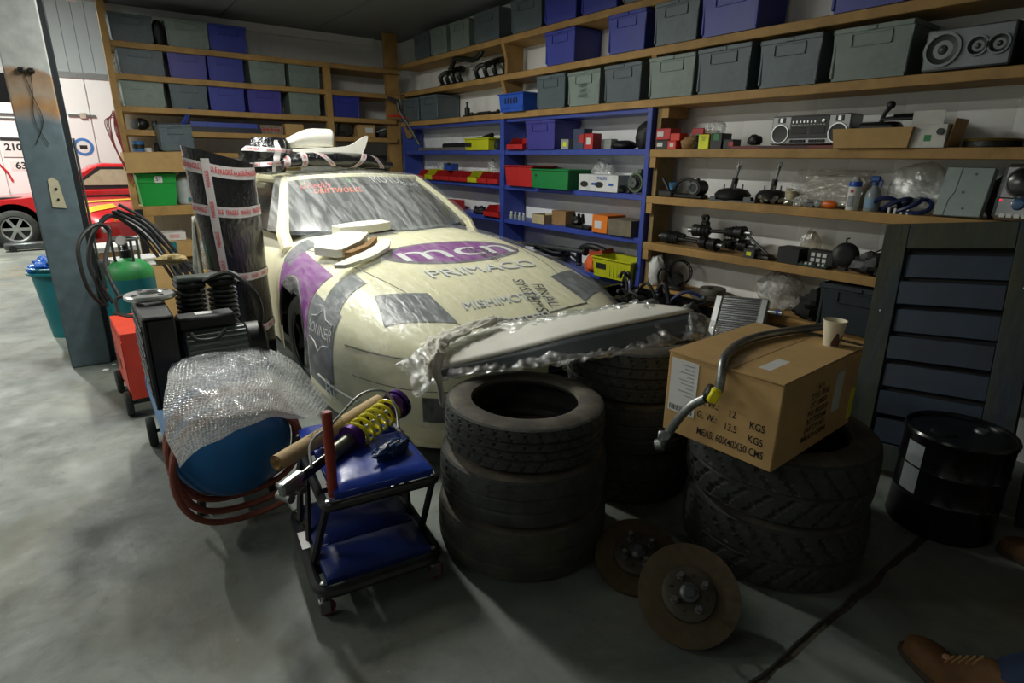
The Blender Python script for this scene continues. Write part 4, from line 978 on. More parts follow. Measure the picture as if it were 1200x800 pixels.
BW_ROWS = [  # control grid in the room: rows from the back over the tank dome to the hanging hem
    [(0.212, 2.750, 0.646), (0.372, 2.780, 0.671), (0.545, 2.750, 0.663), (0.700, 2.720, 0.557), (0.828, 2.680, 0.317)],
    [(0.164, 2.580, 0.647), (0.328, 2.580, 0.650), (0.496, 2.560, 0.622), (0.624, 2.560, 0.529), (0.756, 2.560, 0.343)],
    [(0.127, 2.420, 0.630), (0.280, 2.370, 0.625), (0.443, 2.340, 0.604), (0.554, 2.360, 0.533), (0.682, 2.420, 0.390)],
    [(0.119, 2.320, 0.536), (0.234, 2.220, 0.579), (0.391, 2.180, 0.587), (0.508, 2.240, 0.535), (0.628, 2.330, 0.431)],
    [(0.127, 2.270, 0.382), (0.226, 2.190, 0.489), (0.368, 2.155, 0.540), (0.485, 2.210, 0.516), (0.591, 2.300, 0.445)],
]
def cr1(a, b, c, d, t): return 0.5*((2*b)+(c-a)*t+(2*a-5*b+4*c-d)*t*t+(-a+3*b-3*c+d)*t**3)
def ctrl(G, u, v):
    n, m = len(G)-1, len(G[0])-1; fu, fv = min(u*n, n-1e-6), min(v*m, m-1e-6); i, j = int(fu), int(fv); tu, tv = fu-i, fv-j
    R_ = []
    for di in (-1, 0, 1, 2):
        row = G[min(max(i+di, 0), n)]; q = [Vector(row[min(max(j+dj, 0), m)]) for dj in (-1, 0, 1, 2)]; R_.append(cr1(*q, tv))
    return cr1(*R_, tu)
bwm = MB()
def bwf(u, v):
    p = ctrl(BW_ROWS, u, v); return p+Vector((noise.noise(p*7), noise.noise(p*7+Vector((3, 0, 0))), noise.noise(p*9+Vector((0, 9, 0)))))*.018
bwm.grid(bwf, 50, 50)
bo = bwm.build('bubble_wrap', bubble_mat(), None, ang=180)
uvl = bo.data.uv_layers.new(name='UVMap')
for lp in bo.data.loops:
    p = bo.data.vertices[lp.vertex_index].co; uvl.data[lp.index].uv = ((lp.vertex_index//51)/50*.85, (lp.vertex_index % 51)/50*.80)
tag(bo, 'sheet of bubble wrap draped over the compressor tank', 'bubble wrap')

# ------------------------------------------------------------------ orange-red welder on wheels
wd = thing('welder', 'orange-red welding machine on small wheels behind the compressor', 'welder', (.16, 4.12, 0), 3)
w0 = MB(); w0.add([(-.12, -.28, .12), (-.12, .32, .12), (-.12, .32, .50), (-.12, -.20, .50), (.12, -.28, .12), (.12, .32, .12), (.12, .32, .50), (.12, -.20, .50)], [(0, 1, 2, 3), (4, 5, 6, 7), (0, 1, 5, 4), (1, 2, 6, 5), (2, 3, 7, 6), (3, 0, 4, 7)]); w0.build('casing', ORANGER, wd)
MB().bb((-.125, -.24, .14), (-.12, .28, .46)).build('side_panel', ORANGER, wd)
MB().bb((-.128, -.02, .24), (-.125, .14, .30)).build('worn_decal', mat('faded_decal', '#7d3a2d', .7), wd)
for k in range(6): MB().bb((-.127, .18, .2+k*.03), (-.124, .27, .208+k*.03)).build('vent_slot', BLACK, wd)
for y in (-.2, .26):
    for s in (-1, 1): MB().lathe([(0, -.02), (.03, -.02), (.068, -.018), (.075, -.01), (.075, .01), (.068, .018), (.03, .02), (0, .02)], 24, T(s*.14, y, .075, 0, 90)).build('wheel', RUBBER, wd)
MB().cyl((-.14, .26, .075), (.14, .26, .075), .01).build('axle', GREYMET, wd); MB().cyl((-.14, -.2, .075), (.14, -.2, .075), .01).build('axle', GREYMET, wd)
MB().bb((-.1, -.26, .085), (.1, .3, .125)).build('chassis', BLACK, wd)
MB().tube(spl([(-.06, .3, .49), (-.06, .36, .6), (.06, .36, .6), (.06, .3, .49)], 5), .011, 6).build('handle', BLACK, wd)
# gas cylinder
gc = thing('gas_cylinder', 'short teal gas cylinder with a green shoulder behind the welder', 'gas cylinder', (.20, 4.92, 0))
MB().lathe([(0, 0), (.135, 0), (.148, .015), (.15, .04), (.15, .66)], 34).build('cylinder_body', TEAL, gc)
MB().lathe([(.15, .66), (.15, .68), (.145, .71), (.125, .745), (.09, .775), (.05, .79), (.03, .80), (0, .80)], 34).build('shoulder', mat('dusty_green_paint', '#2f8a4a', .5), gc)
MB().lathe([(.03, .795), (.034, .80), (.034, .85), (.018, .855), (.018, .90), (0, .90)], 16).build('valve', DARKMET, gc)
gt = MB()
for k in range(4):
    a = k*PI/2+.4; gt.tube([(.08*math.cos(a), .08*math.sin(a), .77), (.085*math.cos(a), .085*math.sin(a), .93)], .009, 6)
gt.tube([(.085*math.cos(a), .085*math.sin(a), .93) for a in [2*PI*i/24 for i in range(24)]], .010, 6, closed=True); gt.build('valve_guard', GREYMET, gc)
MB().lathe([(0, 0), (.034, 0), (.036, .008), (.034, .02), (0, .02)], 20, T(-.02, -.10, .93, 80, 0, -10)).build('pressure_gauge', ALU, gc)
MB().lathe([(0, .0205), (.029, .0205), (.029, .022), (0, .022)], 20, T(-.02, -.10, .93, 80, 0, -10)).build('gauge_dial', WHINK, gc)
# welding cables
cbm = thing('welding_cables', 'bundle of black welding cables looped over the gas cylinder', 'cable', (0, 0, 0))
for k in range(7):
    o = k*.022; rnd = random.Random(k)
    pts = [(.03+o*.4, 4.62-o*.3, .56-.05*k % .1), (-.02+o*.3, 4.66, .80), (.02+o*.3, 4.72, 1.0), (.14+o*.4, 4.75, 1.10+o*.5), (.26+o*.7, 4.72, 1.02+o*.2), (.36+o*.9, 4.62, .84), (.44+o, 4.5, .62), (.47+o*.8, 4.42, .42+o*.5)]
    pts = [(p[0]+rnd.uniform(-.015, .015), p[1]+rnd.uniform(-.02, .02), p[2]+rnd.uniform(-.02, .02)) for p in pts]
    if k > 2: pts = pts[3:]
    MB().tube(spl(pts, 7), .011, 7).build('cable', BLACK, cbm)
MB().tube(spl([(.0, 4.55, .55), (-.06, 4.5, .70), (-.06, 4.55, .95), (.05, 4.65, 1.06), (.12, 4.7, 1.0), (.06, 4.6, .8), (.1, 4.5, .6)], 8), .013, 8).build('cable', BLACK, cbm)
MB().tube(spl([(.10, 4.55, .40), (.06, 4.5, .50), (.12, 4.35, .505), (.2, 4.25, .515)], 6), .013, 8).build('cable', BLACK, cbm)

# ------------------------------------------------------------------ teal bin behind the pillar
bn_ = thing('rubbish_bin', 'tall teal plastic bin full of rubbish behind the pillar', 'bin', (-.25, 6.15, 0))
MB().lathe([(0, .005), (.13, .005), (.135, 0), (.195, .58), (.21, .585), (.212, .60), (.2, .603), (.185, .59), (.125, .02), (0, .02)], 36).build('bin_body', TEAL, bn_)
MB().lathe([(.197, .54), (.222, .545), (.224, .56), (.2, .565)], 36).build('rim', TEAL, bn_)
tag(place(MB().ball((0, 0, .0), .1, 20, sc=(1.2, 1.0, .6), jit=1.0, seed=5).build('rubbish_bag', mat('blue_bin_bag', '#2f6fd0', .3, bump=.8, bscale=25), ang=25), -.32, 6.10, .60), 'crumpled bright blue bag on top of the teal bin', 'bag')
tag(place(MB().ball((0, 0, .0), .11, 20, sc=(1.1, 1.0, .7), jit=1.0, seed=8).build('crumpled_foil', mat('grey_crumpled_wrapper', '#8b8478', .4, var=.4, scale=14, bump=.8, bscale=25), ang=25), -.20, 6.17, .61), 'crumpled grey wrapper on top of the teal bin', 'rubbish')
tag(place(MB().taper(0, (.2, .2), .42, (.28, .28)).build('rubbish_bin', TEAL), .10, 5.62, 0), 'small teal tub on the floor beyond the pillar', 'bin')

# white scraps on the floor
for i, (x, y, s) in enumerate(((.02, 4.45, .022), (-.06, 4.9, .018), (.17, 3.95, .016), (.0, 5.0, .016))):
    tag(place(MB().ball((0, 0, s*.35), s, 8, sc=(1.3, .9, .35), jit=.5, seed=i).build('paper_scrap', PAPER, ang=20), x, y, 0), 'small white paper scrap on the floor near the welder', 'scrap', 'paper scraps on the concrete')
# ------------------------------------------------------------------ totes
def tote_meshes(w=.385, d=.31, h=.262):
    b = MB(); b.taper(0, (w*.90, d*.88), h*.93, (w*.975, d*.965)); 
    for s in (-1, 1):
        for k in (-1, 1): b.box((s*w*.455, k*d*.45, h*.5), (.018, .016, h*.9), bev=.005)
    r = MB()
    for s in (-1, 1): r.bb((-w/2, s*d/2-.012 if s > 0 else -d/2, h*.90), (w/2, s*d/2 if s > 0 else -d/2+.012, h), bev=.003); r.bb((s*w/2-.012 if s > 0 else -w/2, -d/2, h*.90), (s*w/2 if s > 0 else -w/2+.012, d/2, h), bev=.003)
    r.bb((-w/2+.008, -d/2+.008, h*.95), (w/2-.008, d/2-.008, h*.975))
    p = MB(); y = -d*.483
    for (x0, x1, z0, z1) in ((-w*.25, w*.25, h*.86, h*.875), (-w*.25, w*.25, h*.63, h*.645), (-w*.25, -w*.238, h*.63, h*.875), (w*.238, w*.25, h*.63, h*.875)): p.bb((x0, y-.005, z0), (x1, y+.012, z1))
    g = MB(); g.bb((-w*.06, -d/2-.006, h*.905), (w*.06, -d/2+.002, h*.985), bev=.003)
    return [('tote_body', b), ('rim', r), ('label_frame', p), ('catch', g)]
TOTE = [(n, mb.mesh(n, None, 35)) for n, mb in tote_meshes()]
TM = {}
def tote(label, x, y, z, rz, m, w=.385, h=.262, group=None, write=None, tilt=(0, 0)):
    o = thing('storage_tote', label, 'tote', (x, y, z), rz, group, rx=tilt[0], ry=tilt[1])
    for n, me in TOTE:
        k = (n, m.name)
        if k not in TM:
            TM[k] = me.copy(); TM[k].materials.append(m)
        c = bpy.data.objects.new(n, TM[k]); COL.objects.link(c); c.parent = o; c.scale = (w/.385, 1, h/.262)
    if write: text(write, .038, INK, o, face_my(0, -.1525, h*.42) @ Matrix.Rotation(rad(-4), 4, 'X'), off=.0)
    return o
cn = {CR_GREY.name: 'grey-green', CR_DARK.name: 'slate grey', CR_BLUE.name: 'royal blue', CR_PURP.name: 'violet blue'}
def row(items, z, where, frm):
    for i, it in enumerate(items):
        y, w_, m = it[:3]
        tote(f'{cn[m.name]} tote on the {where}, {ORD[i]} from the {frm}', 3.628, y, z, -90+random.uniform(-1.5, 1.5), m, w_, random.uniform(.255, .272), 'totes on the pine wall shelves', it[3] if len(it) > 3 else None)
G_, D_, B_, V_ = CR_GREY, CR_DARK, CR_BLUE, CR_PURP
row([(6.58, .385, D_), (6.18, .385, G_), (5.74, .385, G_), (5.23, .46, D_), (4.60, .45, D_), (4.13, .42, B_), (3.67, .42, B_), (3.23, .40, D_), (2.80, .39, G_)], ZA, 'topmost pine wall shelf', 'corner post')
row([(4.12, .385, B_), (3.36, .385, B_), (2.905, .385, D_), (2.485, .43, B_), (1.66, .385, B_)], ZB, 'second pine wall shelf', 'oily manifolds')
row([(6.91, .42, D_), (6.45, .42, D_), (4.22, .40, D_), (3.80, .385, G_, 'NEW\nDIFF\nPARTS'), (3.37, .385, D_), (2.91, .40, G_), (2.49, .40, D_), (2.045, .385, D_), (1.605, .40, G_)], ZC, 'pine shelf capping the blue bays', 'corner post')
def brow(items, z, where):
    for i, (x, w_, m) in enumerate(items):
        tote(f'{cn[m.name]} tote on the {where} of the back rack, {ORD[i]} from the end post', x, 7.385, z, random.uniform(-1.5, 1.5), m, w_, random.uniform(.25, .262), 'totes on the back rack')
brow([(.68, .37, D_), (1.165, .40, G_), (1.545, .375, B_)], 2.54, 'top board')
brow([(.72, .40, D_), (1.125, .36, V_), (1.49, .36, B_), (1.91, .39, G_), (2.315, .36, G_)], 2.25, 'second board')
brow([(.69, .38, G_), (1.095, .36, D_), (1.465, .36, B_), (1.85, .365, V_), (2.295, .36, G_), (2.78, .37, B_)], 1.955, 'third board')
tote('violet blue plastic tote among small cartons on the blue shelf', 3.628, 4.355, ZD+.005, -90, V_, .43, .25)
tote('plain slate tote standing below the pine shelf beside the leaning frame', 3.60, 1.42, ZG, -88, mat('navy_black_plastic', '#2a3238', .5, rnd=.05), .42, .27)
tt = tote('slate tote perched askew on the long carton of the back rack', .90, 7.20, 1.552, 3, D_, .31, .25, tilt=(4, -3))

# ------------------------------------------------------------------ cartons, bins and small things
def rt(y, z, x=3.60, rz=0): return (x, y, z), -90+rz
def carton(name, label, cat, loc, rz, d, m, lid=True, lab=None, group=None, labpos=(0, .5), txt=None, tm=None, tilt=(0, 0)):
    o = thing(name, label, cat, loc, rz, group, rx=tilt[0], ry=tilt[1]); w_, dp, h = d
    MB().bb((-w_/2, -dp/2, 0), (w_/2, dp/2, h-.002), bev=min(.003, h*.1)).build('carton_body', m, o)
    if lid:
        for s in (-1, 1): MB().bb((-w_/2, (.001 if s > 0 else -dp/2), h-.002), (w_/2, (dp/2 if s > 0 else -.001), h)).build('flap', m, o)
    if lab: MB().bb((-w_*.22+labpos[0]*w_, -dp/2-.001, h*(labpos[1]-.2)), (w_*.22+labpos[0]*w_, -dp/2+.001, h*(labpos[1]+.22))).build('label', lab, o)
    if txt: text(txt, min(h*.3, w_*.2), tm or INK, o, face_my(0, -dp/2-.0025, h*.72))
    return o
def openbox(name, label, cat, loc, rz, d, m, group=None, flare=1.0, rim=True, th=.006, tilt=(0, 0), rimm=None):
    o = thing(name, label, cat, loc, rz, group, rx=tilt[0], ry=tilt[1]); w_, dp, h = d; f = flare
    def ring(z, k, i=0): return [(a*(w_*k/2-i), b*(dp*k/2-i), z) for a, b in ((-1, -1), (1, -1), (1, 1), (-1, 1))]
    L_ = [ring(0, 1), ring(h, f), ring(h, f, th), ring(th, 1, th)]; vs = sum(L_, []); fs = []
    for k in range(3):
        for i in range(4): fs.append((k*4+i, k*4+(i+1) % 4, k*4+4+(i+1) % 4, k*4+4+i))
    fs += [(3, 2, 1, 0), (12, 13, 14, 15)]; MB().add(vs, fs).build('box_shell', m, o)
    if rim:
        r = MB(); P_ = ring(h-.006, f*1.03)
        for i in range(4): r.tube([P_[i], P_[(i+1) % 4]], .008, 6)
        r.build('rim', rimm or m, o)
    return o
def picker(label, y, z, w_, m, h=.085, d=.16, group='small open-front parts bins', x=3.58, rz=-90, loc=None):
    """open-fronted stacking bin: high back, cut-down front, label lip"""
    o = thing('parts_bin', label, 'parts bin', loc or (x, y, z), rz, group); hw = w_/2; t = .003
    sd = [(-d/2, 0), (d/2, 0), (d/2, h), (-d*.12, h), (-d*.30, h*.55), (-d/2, h*.45)]
    for s in (-1, 1): MB().prism(sd, -t/2, t/2, T(s*hw, 0, 0) @ Matrix(((0, 0, 1, 0), (1, 0, 0, 0), (0, 1, 0, 0), (0, 0, 0, 1)))).build('side_wall', m, o)
    b = MB(); b.bb((-hw, -d/2, 0), (hw, d/2, t)); b.bb((-hw, d/2-t, 0), (hw, d/2, h)); b.bb((-hw, -d/2, 0), (hw, -d/2+t, h*.45)); b.build('tray', m, o)
    MB().bb((-hw*.5, -d/2-.002, h*.12), (hw*.5, -d/2, h*.36)).build('label_slot', m, o)
    c = MB(); rr = random.Random(int(abs(y)*1000)+int(w_*999))
    for i in range(7): c.ball((rr.uniform(-hw*.7, hw*.7), rr.uniform(-d*.25, d*.35), h*.3), h*.16, 6, sc=(1.3, 1, 1), jit=.3, seed=i)
    cc = c.build('small_parts', DARKMET, o); cc['kind'] = 'stuff'; return o
def bag(name, label, loc, r, m, sc=(1, 1, 1), jit=.7, seed=0, cat='bag', n=20, rz=0):
    def f(u, v):
        a = 2*PI*u; b = PI*(v-.5); d = Vector((math.cos(b)*math.cos(a), math.cos(b)*math.sin(a), math.sin(b))); q = 1+jit*.5*noise.noise(d*2+Vector((seed, 0, 0)))+jit*.35*noise.noise(d*5+Vector((0, seed, 0)))
        z = (d.z*q+.75)*r*sc[2]; return (d.x*r*sc[0]*q, d.y*r*sc[1]*q, max(z, 0.001))
    return tag(place(MB().grid(f, n, n//2+2, None, True).build(name, m, ang=40), *loc, rz), label, cat)

# --- second pine shelf: oily manifolds
def manifold(label, y, z, L=.7, seed=0, x=3.62):
    o = thing('engine_manifold', label, 'engine part', (x, y, z), -90); r = random.Random(seed)
    MB().bb((-L/2, -.02, .0), (L/2, .05, .035), bev=.006).build('flange', DARKMET, o)
    n = 4
    for i in range(n):
        px = -L*.4+L*.8*i/(n-1); MB().tube(spl([(px, .01, .02), (px+.01, -.03, .10), (px*.8, .0, .15), (px*.5, .06, .16+.01*i)], 6), .024, 8).build('runner', DARKMET, o)
        MB().lathe([(.012, 0), (.03, 0), (.03, .014), (.012, .014)], 12, T(px, -.03, .105)).build('flange_ring', GREYMET, o)
    MB().tube(spl([(-L*.3, .06, .16), (0, .08, .18), (L*.3, .06, .17)], 5), .034, 10).build('collector', DARKMET, o)
    return o
manifold('oily inlet manifold lying nearest the corner on the second pine shelf', 6.15, ZB, .5, 1)
manifold('oily exhaust manifold with long runners on the second pine shelf', 5.35, ZB, .62, 2)
hp = thing('bent_pipe', 'bright bent intake pipe resting on the oily manifolds', 'pipe', (0, 0, 0))
MB().tube(spl([(3.56, 6.05, ZB+.16), (3.55, 5.95, ZB+.25), (3.57, 5.80, ZB+.24), (3.58, 5.62, ZB+.21), (3.58, 5.5, ZB+.24), (3.58, 5.45, ZB+.28)], 7), .027, 12).build('pipe', mat('blackened_chrome', '#4b4e4e', .25, .8), hp)
MB().lathe([(.026, 0), (.040, 0), (.040, .012), (.026, .012)], 16, T(3.56, 6.05, ZB+.155, 20)).build('flange', DARKMET, hp)
# --- pine shelf above blue bays: small parts, blue vented crate
bh = thing('bottle_jack', 'small dark bottle jack standing by the two slate totes', 'jack', (3.57, 5.74, ZC)); MB().bb((-.035, -.035, 0), (.035, .035, .02), bev=.004).build('base', DARKMET, bh); MB().lathe([(.028, .02), (.03, .03), (.03, .09), (.02, .1), (.012, .1), (.012, .14), (.018, .14), (.018, .15), (0, .15)], 16).build('ram', DARKMET, bh)
lk = thing('track_rod', 'oily steering track rod lying by the bottle jack', 'car part', (3.57, 5.4, ZC), -90); MB().cyl((-.24, 0, .02), (.24, 0, .02), .012, n=10).build('rod', DARKMET, lk)
for s in (-1, 1): MB().ball((s*.25, 0, .024), .024, 10).build('ball_joint', DARKMET, lk)
MB().cyl((-.12, 0, .02), (.1, 0, .02), .02, n=12).build('gaiter', BLACK, lk)
vc = openbox('crate', 'bright blue ventilated crate beside the slate totes', 'crate', *rt(4.77, ZC), (.36, .28, .16), mat('bright_blue_plastic', '#2353b8', .4), flare=1.08)
for i in range(5): MB().bb((-.10+i*.045, -.1495, .07), (-.08+i*.045, -.1435, .12)).build('vent_slot', BLACK, vc)
MB().bb((-.17, -.150, .03), (.17, -.142, .045)).build('rib', MATS['bright_blue_plastic'], vc)
# speakers
def speaker(label, y, z, w_=.36, h=.19, x=3.60):
    o = thing('speaker', label, 'speaker', (x, y, z), -90)
    SILV = mat('silver_grey_plastic', '#70767a', .35, .3)
    MB().bb((-w_/2, -.11, 0), (w_/2, .15, h), bev=.015).build('cabinet', BLACK, o)
    MB().bb((-w_/2+.004, -.125, .004), (w_/2-.004, -.108, h-.004), bev=.008).build('front_panel', SILV, o)
    for (cx_, r) in ((-w_*.27, h*.42), (w_*.12, h*.24), (w_*.345, h*.24)):
        T_ = T(cx_, -.126, h*.5, 90); MB().lathe([(r*.78, 0), (r*.82, .012), (r*.98, .012), (r, 0)], 32, T_).build('trim_ring', SILV, o)
        cn_ = MB().lathe([(0, .006), (r*.22, .004), (r*.3, -.004), (r*.7, .0015), (r*.8, .004)], 28, T_).build('cone', BLACK, o)
        MB().lathe([(0, .012), (r*.14, .009), (r*.2, .003)], 16, T_).build('dust_cap', GREYMET, cn_)
    return o
speaker('wide silver car speaker box beside the last grey-green tote', 1.165, ZC); speaker('wide silver car speaker box beyond the first speaker box', .76, ZC)
# --- boombox
bb_ = thing('boombox', 'silver and black twin cassette boombox on the pine shelf', 'boombox', *rt(1.89, ZD+.022, 3.60))
W_, H_ = .47, .165
MB().bb((-W_/2, -.07, 0), (W_/2, .07, H_), bev=.008).build('case', mat('brushed_grey_case', '#8d8f8e', .35, .5), bb_)
MB().bb((-.115, -.074, .035), (.115, -.068, H_-.008), bev=.002).build('control_panel', BLACK, bb_)
for s in (-1, 1):
    T_ = T(s*.172, -.0715, .062, 90); MB().lathe([(.046, 0), (.049, .006), (.055, .006), (.057, 0)], 32, T_).build('speaker_ring', ALU, bb_); MB().lathe([(0, .001), (.02, .0005), (.046, .003)], 28, T_).build('speaker_grille', BLACK, bb_)
    MB().bb((s*.172-.022, -.074, .125), (s*.172+.022, -.0695, .155)).build('tweeter', BLACK, bb_); MB().bb((s*.172-.008, -.0755, .128), (s*.172+.008, -.073, .152)).build('tweeter_horn', ALU, bb_)
    MB().bb((s*.056-.045, -.0765, .060), (s*.056+.045, -.0735, .098), bev=.002).build('cassette_door', mat('smoked_window', '#2c2724', .15), bb_)
    for i in range(6): MB().bb((s*.058-.045+i*.0155, -.079, .012), (s*.058-.033+i*.0155, -.068, .028)).build('key', BLACKG, bb_)
for i in range(7): MB().bb((-.10+i*.022, -.0765, .122), (-.092+i*.022, -.0735, .134)).build('switch', ALU, bb_)
MB().lathe([(0, .009), (.009, .008), (.010, 0)], 16, T(.085, -.0735, .13, 90)).build('tuning_knob', ALU, bb_)
for i in range(11): MB().bb((-.105+i*.019, -.0755, .110), (-.095+i*.019, -.0735, .1125)).build('dial_mark', WHINK, bb_)
carton('flat_case', 'flat dark red case under the boombox', 'case', *rt(2.03, ZD, 3.59), (.72, .16, .02), mat('dark_red_card', '#6a2626', .5), False, BLACK)
# --- small cartons on the same board
carton('small_carton', 'black carton with a white label under the red carton by the upright', 'carton', *rt(2.955, ZD, 3.57), (.115, .12, .066), BLACK, True, PAPER, labpos=(-.2, .5))
carton('small_carton', 'red carton with a white label topping the black carton', 'carton', *rt(2.955, ZD+.0665, 3.57), (.13, .12, .078), RED, True, PAPER, labpos=(-.2, .5))
carton('small_carton', 'small red carton with a pale spot lying before the stones', 'carton', *rt(2.865, ZD, 3.55), (.075, .09, .058), mat('scarlet_card', '#d03a2c', .5), True, PAPER)
carton('small_carton', 'small scarlet carton stacked above the pale spot carton', 'carton', *rt(2.85, ZD+.0585, 3.56), (.085, .09, .05), MATS['scarlet_card'], True, None)
carton('small_carton', 'red and green carton at the back behind the scarlet cartons', 'carton', *rt(2.75, ZD, 3.68), (.10, .09, .145), RED, True, GREEN2)
bag('parts_pouch', 'brown padded pouch by the red cartons', (3.56, 2.755, ZD), .055, CARD2, (1.0, 1.1, .9), .4, 3, 'pouch')
bag('dark_parts_bag', 'dark crumpled parts bag between pouch and yellow carton', (3.58, 2.685, ZD), .045, BLACK, (1, .8, 1.1), .6, 5)
carton('battery_carton', 'yellow battery carton with dark print on the pine shelf', 'carton', *rt(2.60, ZD, 3.56), (.085, .10, .095), mat('lime_yellow_card', '#d8dc22', .5), True, None, txt='PLUS\n12V', tm=INK)
carton('battery_carton', 'black and green carton beside the yellow battery carton', 'carton', *rt(2.505, ZD, 3.57), (.09, .11, .10), BLACK, True, GREEN2, labpos=(0, .75))
bag('clear_parts_bag', 'clear bag of parts on top of the battery cartons', (3.57, 2.555, ZD+.1005), .055, BAGF, (1, 1.3, .8), .7, 9)
carton('small_carton', 'small dark carton with a red edge before the boombox', 'carton', *rt(2.41, ZD, 3.56), (.075, .09, .06), BLACK, True, RED, labpos=(.3, .5))
bag('black_sensor', 'black angular sensor pod beside the boombox', (3.545, 2.235, ZD+.022), .042, BLACK, (1, 1.1, .9), .5, 13, 'car part', 10)
tr_ = openbox('cardboard_tray', 'open brown cardboard tray of black trim beside the boombox', 'box', *rt(1.515, ZD, 3.60), (.37, .26, .10), CARD, flare=1.08, rim=False, th=.004)
gl_ = thing('gear_lever', 'black gear lever assembly sticking up from the cardboard tray', 'car part', (3.60, 1.53, ZD+.005), -90); MB().bb((-.10, -.06, 0), (.10, .06, .13), bev=.02).build('housing', BLACK, gl_); MB().tube(spl([(0, 0, .12), (.01, 0, .17), (.03, 0, .20)], 5), .012, 8).build('lever', BLACK, gl_); MB().ball((.035, 0, .215), .022, 12).build('knob', BLACK, gl_)
tm_ = thing('trim_panel', 'black plastic trim panel lying on the cardboard tray', 'car part', (3.61, 1.40, ZD+.145), -90, rx=6); MB().bb((-.10, -.09, 0), (.11, .09, .018), bev=.006).build('panel', BLACK, tm_); MB().bb((-.06, -.05, .018), (.07, .06, .03), bev=.006).build('raised_centre', BLACKG, tm_)
wb = openbox('torn_white_carton', 'torn white carton with a green mark beside the trim tray', 'box', *rt(1.255, ZD, 3.59), (.16, .20, .11), mat('grey_white_card', '#c2c2bc', .7), rim=False, th=.004, flare=1.0)
MB().bb((-.08, -.102, .11), (.06, -.098, .175)).build('upright_flap', MATS['grey_white_card'], wb); MB().bb((.081, -.08, .02), (.084, .09, .15)).build('brown_flap', CARD, wb, M=T(0, 0, 0, 0, 8)); MB().bb((-.012, -.1015, .03), (.018, -.1003, .06)).build('green_mark', GREEN2, wb)
MB().lathe([(0, -.0), (.016, 0), (.016, .01), (0, .01)], 14, T(.055, -.1, .075, 90)).build('torn_hole', BLACK, wb)
cl = thing('clutch_plate', 'round clutch plate with a brassy rim lying on the pine shelf', 'car part', (3.64, 1.02, ZD), 0); MB().lathe([(.03, .006), (.11, .0), (.12, .004), (.12, .028), (.11, .032), (.05, .03), (.03, .03), (.03, .006)], 40).build('plate', DARKMET, cl); MB().lathe([(.085, .0325), (.118, .030), (.121, .036), (.116, .041), (.088, .041), (.085, .0325)], 40).build('friction_ring', mat('brassy_metal', '#8e7a3a', .4, .7), cl)
for k in range(6): MB().box((.07*math.cos(k*PI/3), .07*math.sin(k*PI/3), .036), (.02, .012, .012), bev=.003).build('spring_window', GREYMET, cl)
br_ = thing('bracket', 'dark cast bracket past the clutch plate', 'car part', (3.62, .84, ZD), -90); MB().bb((-.05, -.05, 0), (.05, .05, .03), bev=.006).build('foot', DARKMET, br_); MB().tube(spl([(0, 0, .03), (.0, 0, .10), (.03, -.03, .13)], 5), .022, 10).build('arm', DARKMET, br_); MB().cyl((-.05, -.02, .10), (.03, -.02, .10), .014).build('pin', DARKMET, br_)

# --- blue bay, boards level with the boombox
cs = thing('metal_rail', 'bare aluminium rail lying on the blue shelf', 'rail', *rt(6.25, ZD+.005, 3.58)); MB().bb((-.62, -.03, 0), (.5, .03, .012), bev=.002).build('web', ALU, cs); MB().bb((-.62, -.032, 0), (.5, -.026, .035)).build('flange', ALU, cs); MB().bb((-.62, .026, 0), (.5, .032, .035)).build('flange', ALU, cs)
pt = thing('propshaft_tube', 'black ribbed tube lying behind the aluminium rail', 'pipe', *rt(6.05, ZD+.005, 3.68)); MB().cyl((-.4, 0, .055), (.3, 0, .055), .03, n=14).build('tube', BLACK, pt); MB().cyl((.3, 0, .055), (.42, 0, .055), .052, n=16).build('coupling', BLACK, pt)
for i in range(5): MB().lathe([(.05, -.008), (.062, 0), (.05, .008)], 18, T(.31+.025*i, 0, .055, 0, 90)).build('rib', BLACK, pt)
yb = openbox('open_crate', 'yellow plastic crate of black parts on the upper blue shelf', 'crate', *rt(5.43, ZD+.005, 3.60), (.44, .22, .12), YELLOW, flare=1.06); MB().bb((-.215, -.122, .035), (-.10, -.112, .075)).build('front_cutout', BLACK, yb)
gp = thing('caliper', 'black brake caliper lying in the upper yellow crate', 'car part', *rt(5.42, ZD+.075, 3.60)); MB().bb((-.16, -.05, 0), (.15, .05, .06), bev=.02).build('body', BLACK, gp); MB().cyl((-.05, 0, .05), (.12, 0, .08), .025, n=12).build('piston_bore', DARKMET, gp)
rr_ = thing('small_pulley', 'black grooved pulley beside the upper yellow crate', 'car part', *rt(5.13, ZD+.005, 3.56)); MB().lathe([(.01, -.02), (.05, -.02), (.05, -.008), (.038, -.004), (.038, .004), (.05, .008), (.05, .02), (.01, .02)], 26, T(0, 0, .05, 90)).build('rim', BLACK, rr_); MB().cyl((0, -.025, .05), (0, .025, .05), .018, n=12).build('hub', GREYMET, rr_)
picker('red open-front bin alone beside the violet tote', 4.745, ZD+.005, .26, RED, .11, .20)
carton('small_carton', 'small grey carton with a yellow mark beside the violet tote', 'carton', *rt(4.03, ZD+.005, 3.55), (.10, .10, .085), mat('grey_carton', '#8f9690', .6), True, MATS['lime_yellow_card'])
carton('small_carton', 'tall dark blue carton with red edges on the blue shelf', 'carton', *rt(3.865, ZD+.005, 3.56), (.13, .10, .165), mat('navy_carton', '#33415c', .5), True, RED, labpos=(.28, .5))
carton('small_carton', 'red carton with a white panel beside the tall dark blue carton', 'carton', *rt(3.73, ZD+.005, 3.55), (.11, .10, .125), RED, True, PAPER)
carton('small_carton', 'small plain grey carton behind the red panel carton', 'carton', *rt(3.61, ZD+.005, 3.64), (.09, .08, .08), MATS['grey_carton'], True, None)
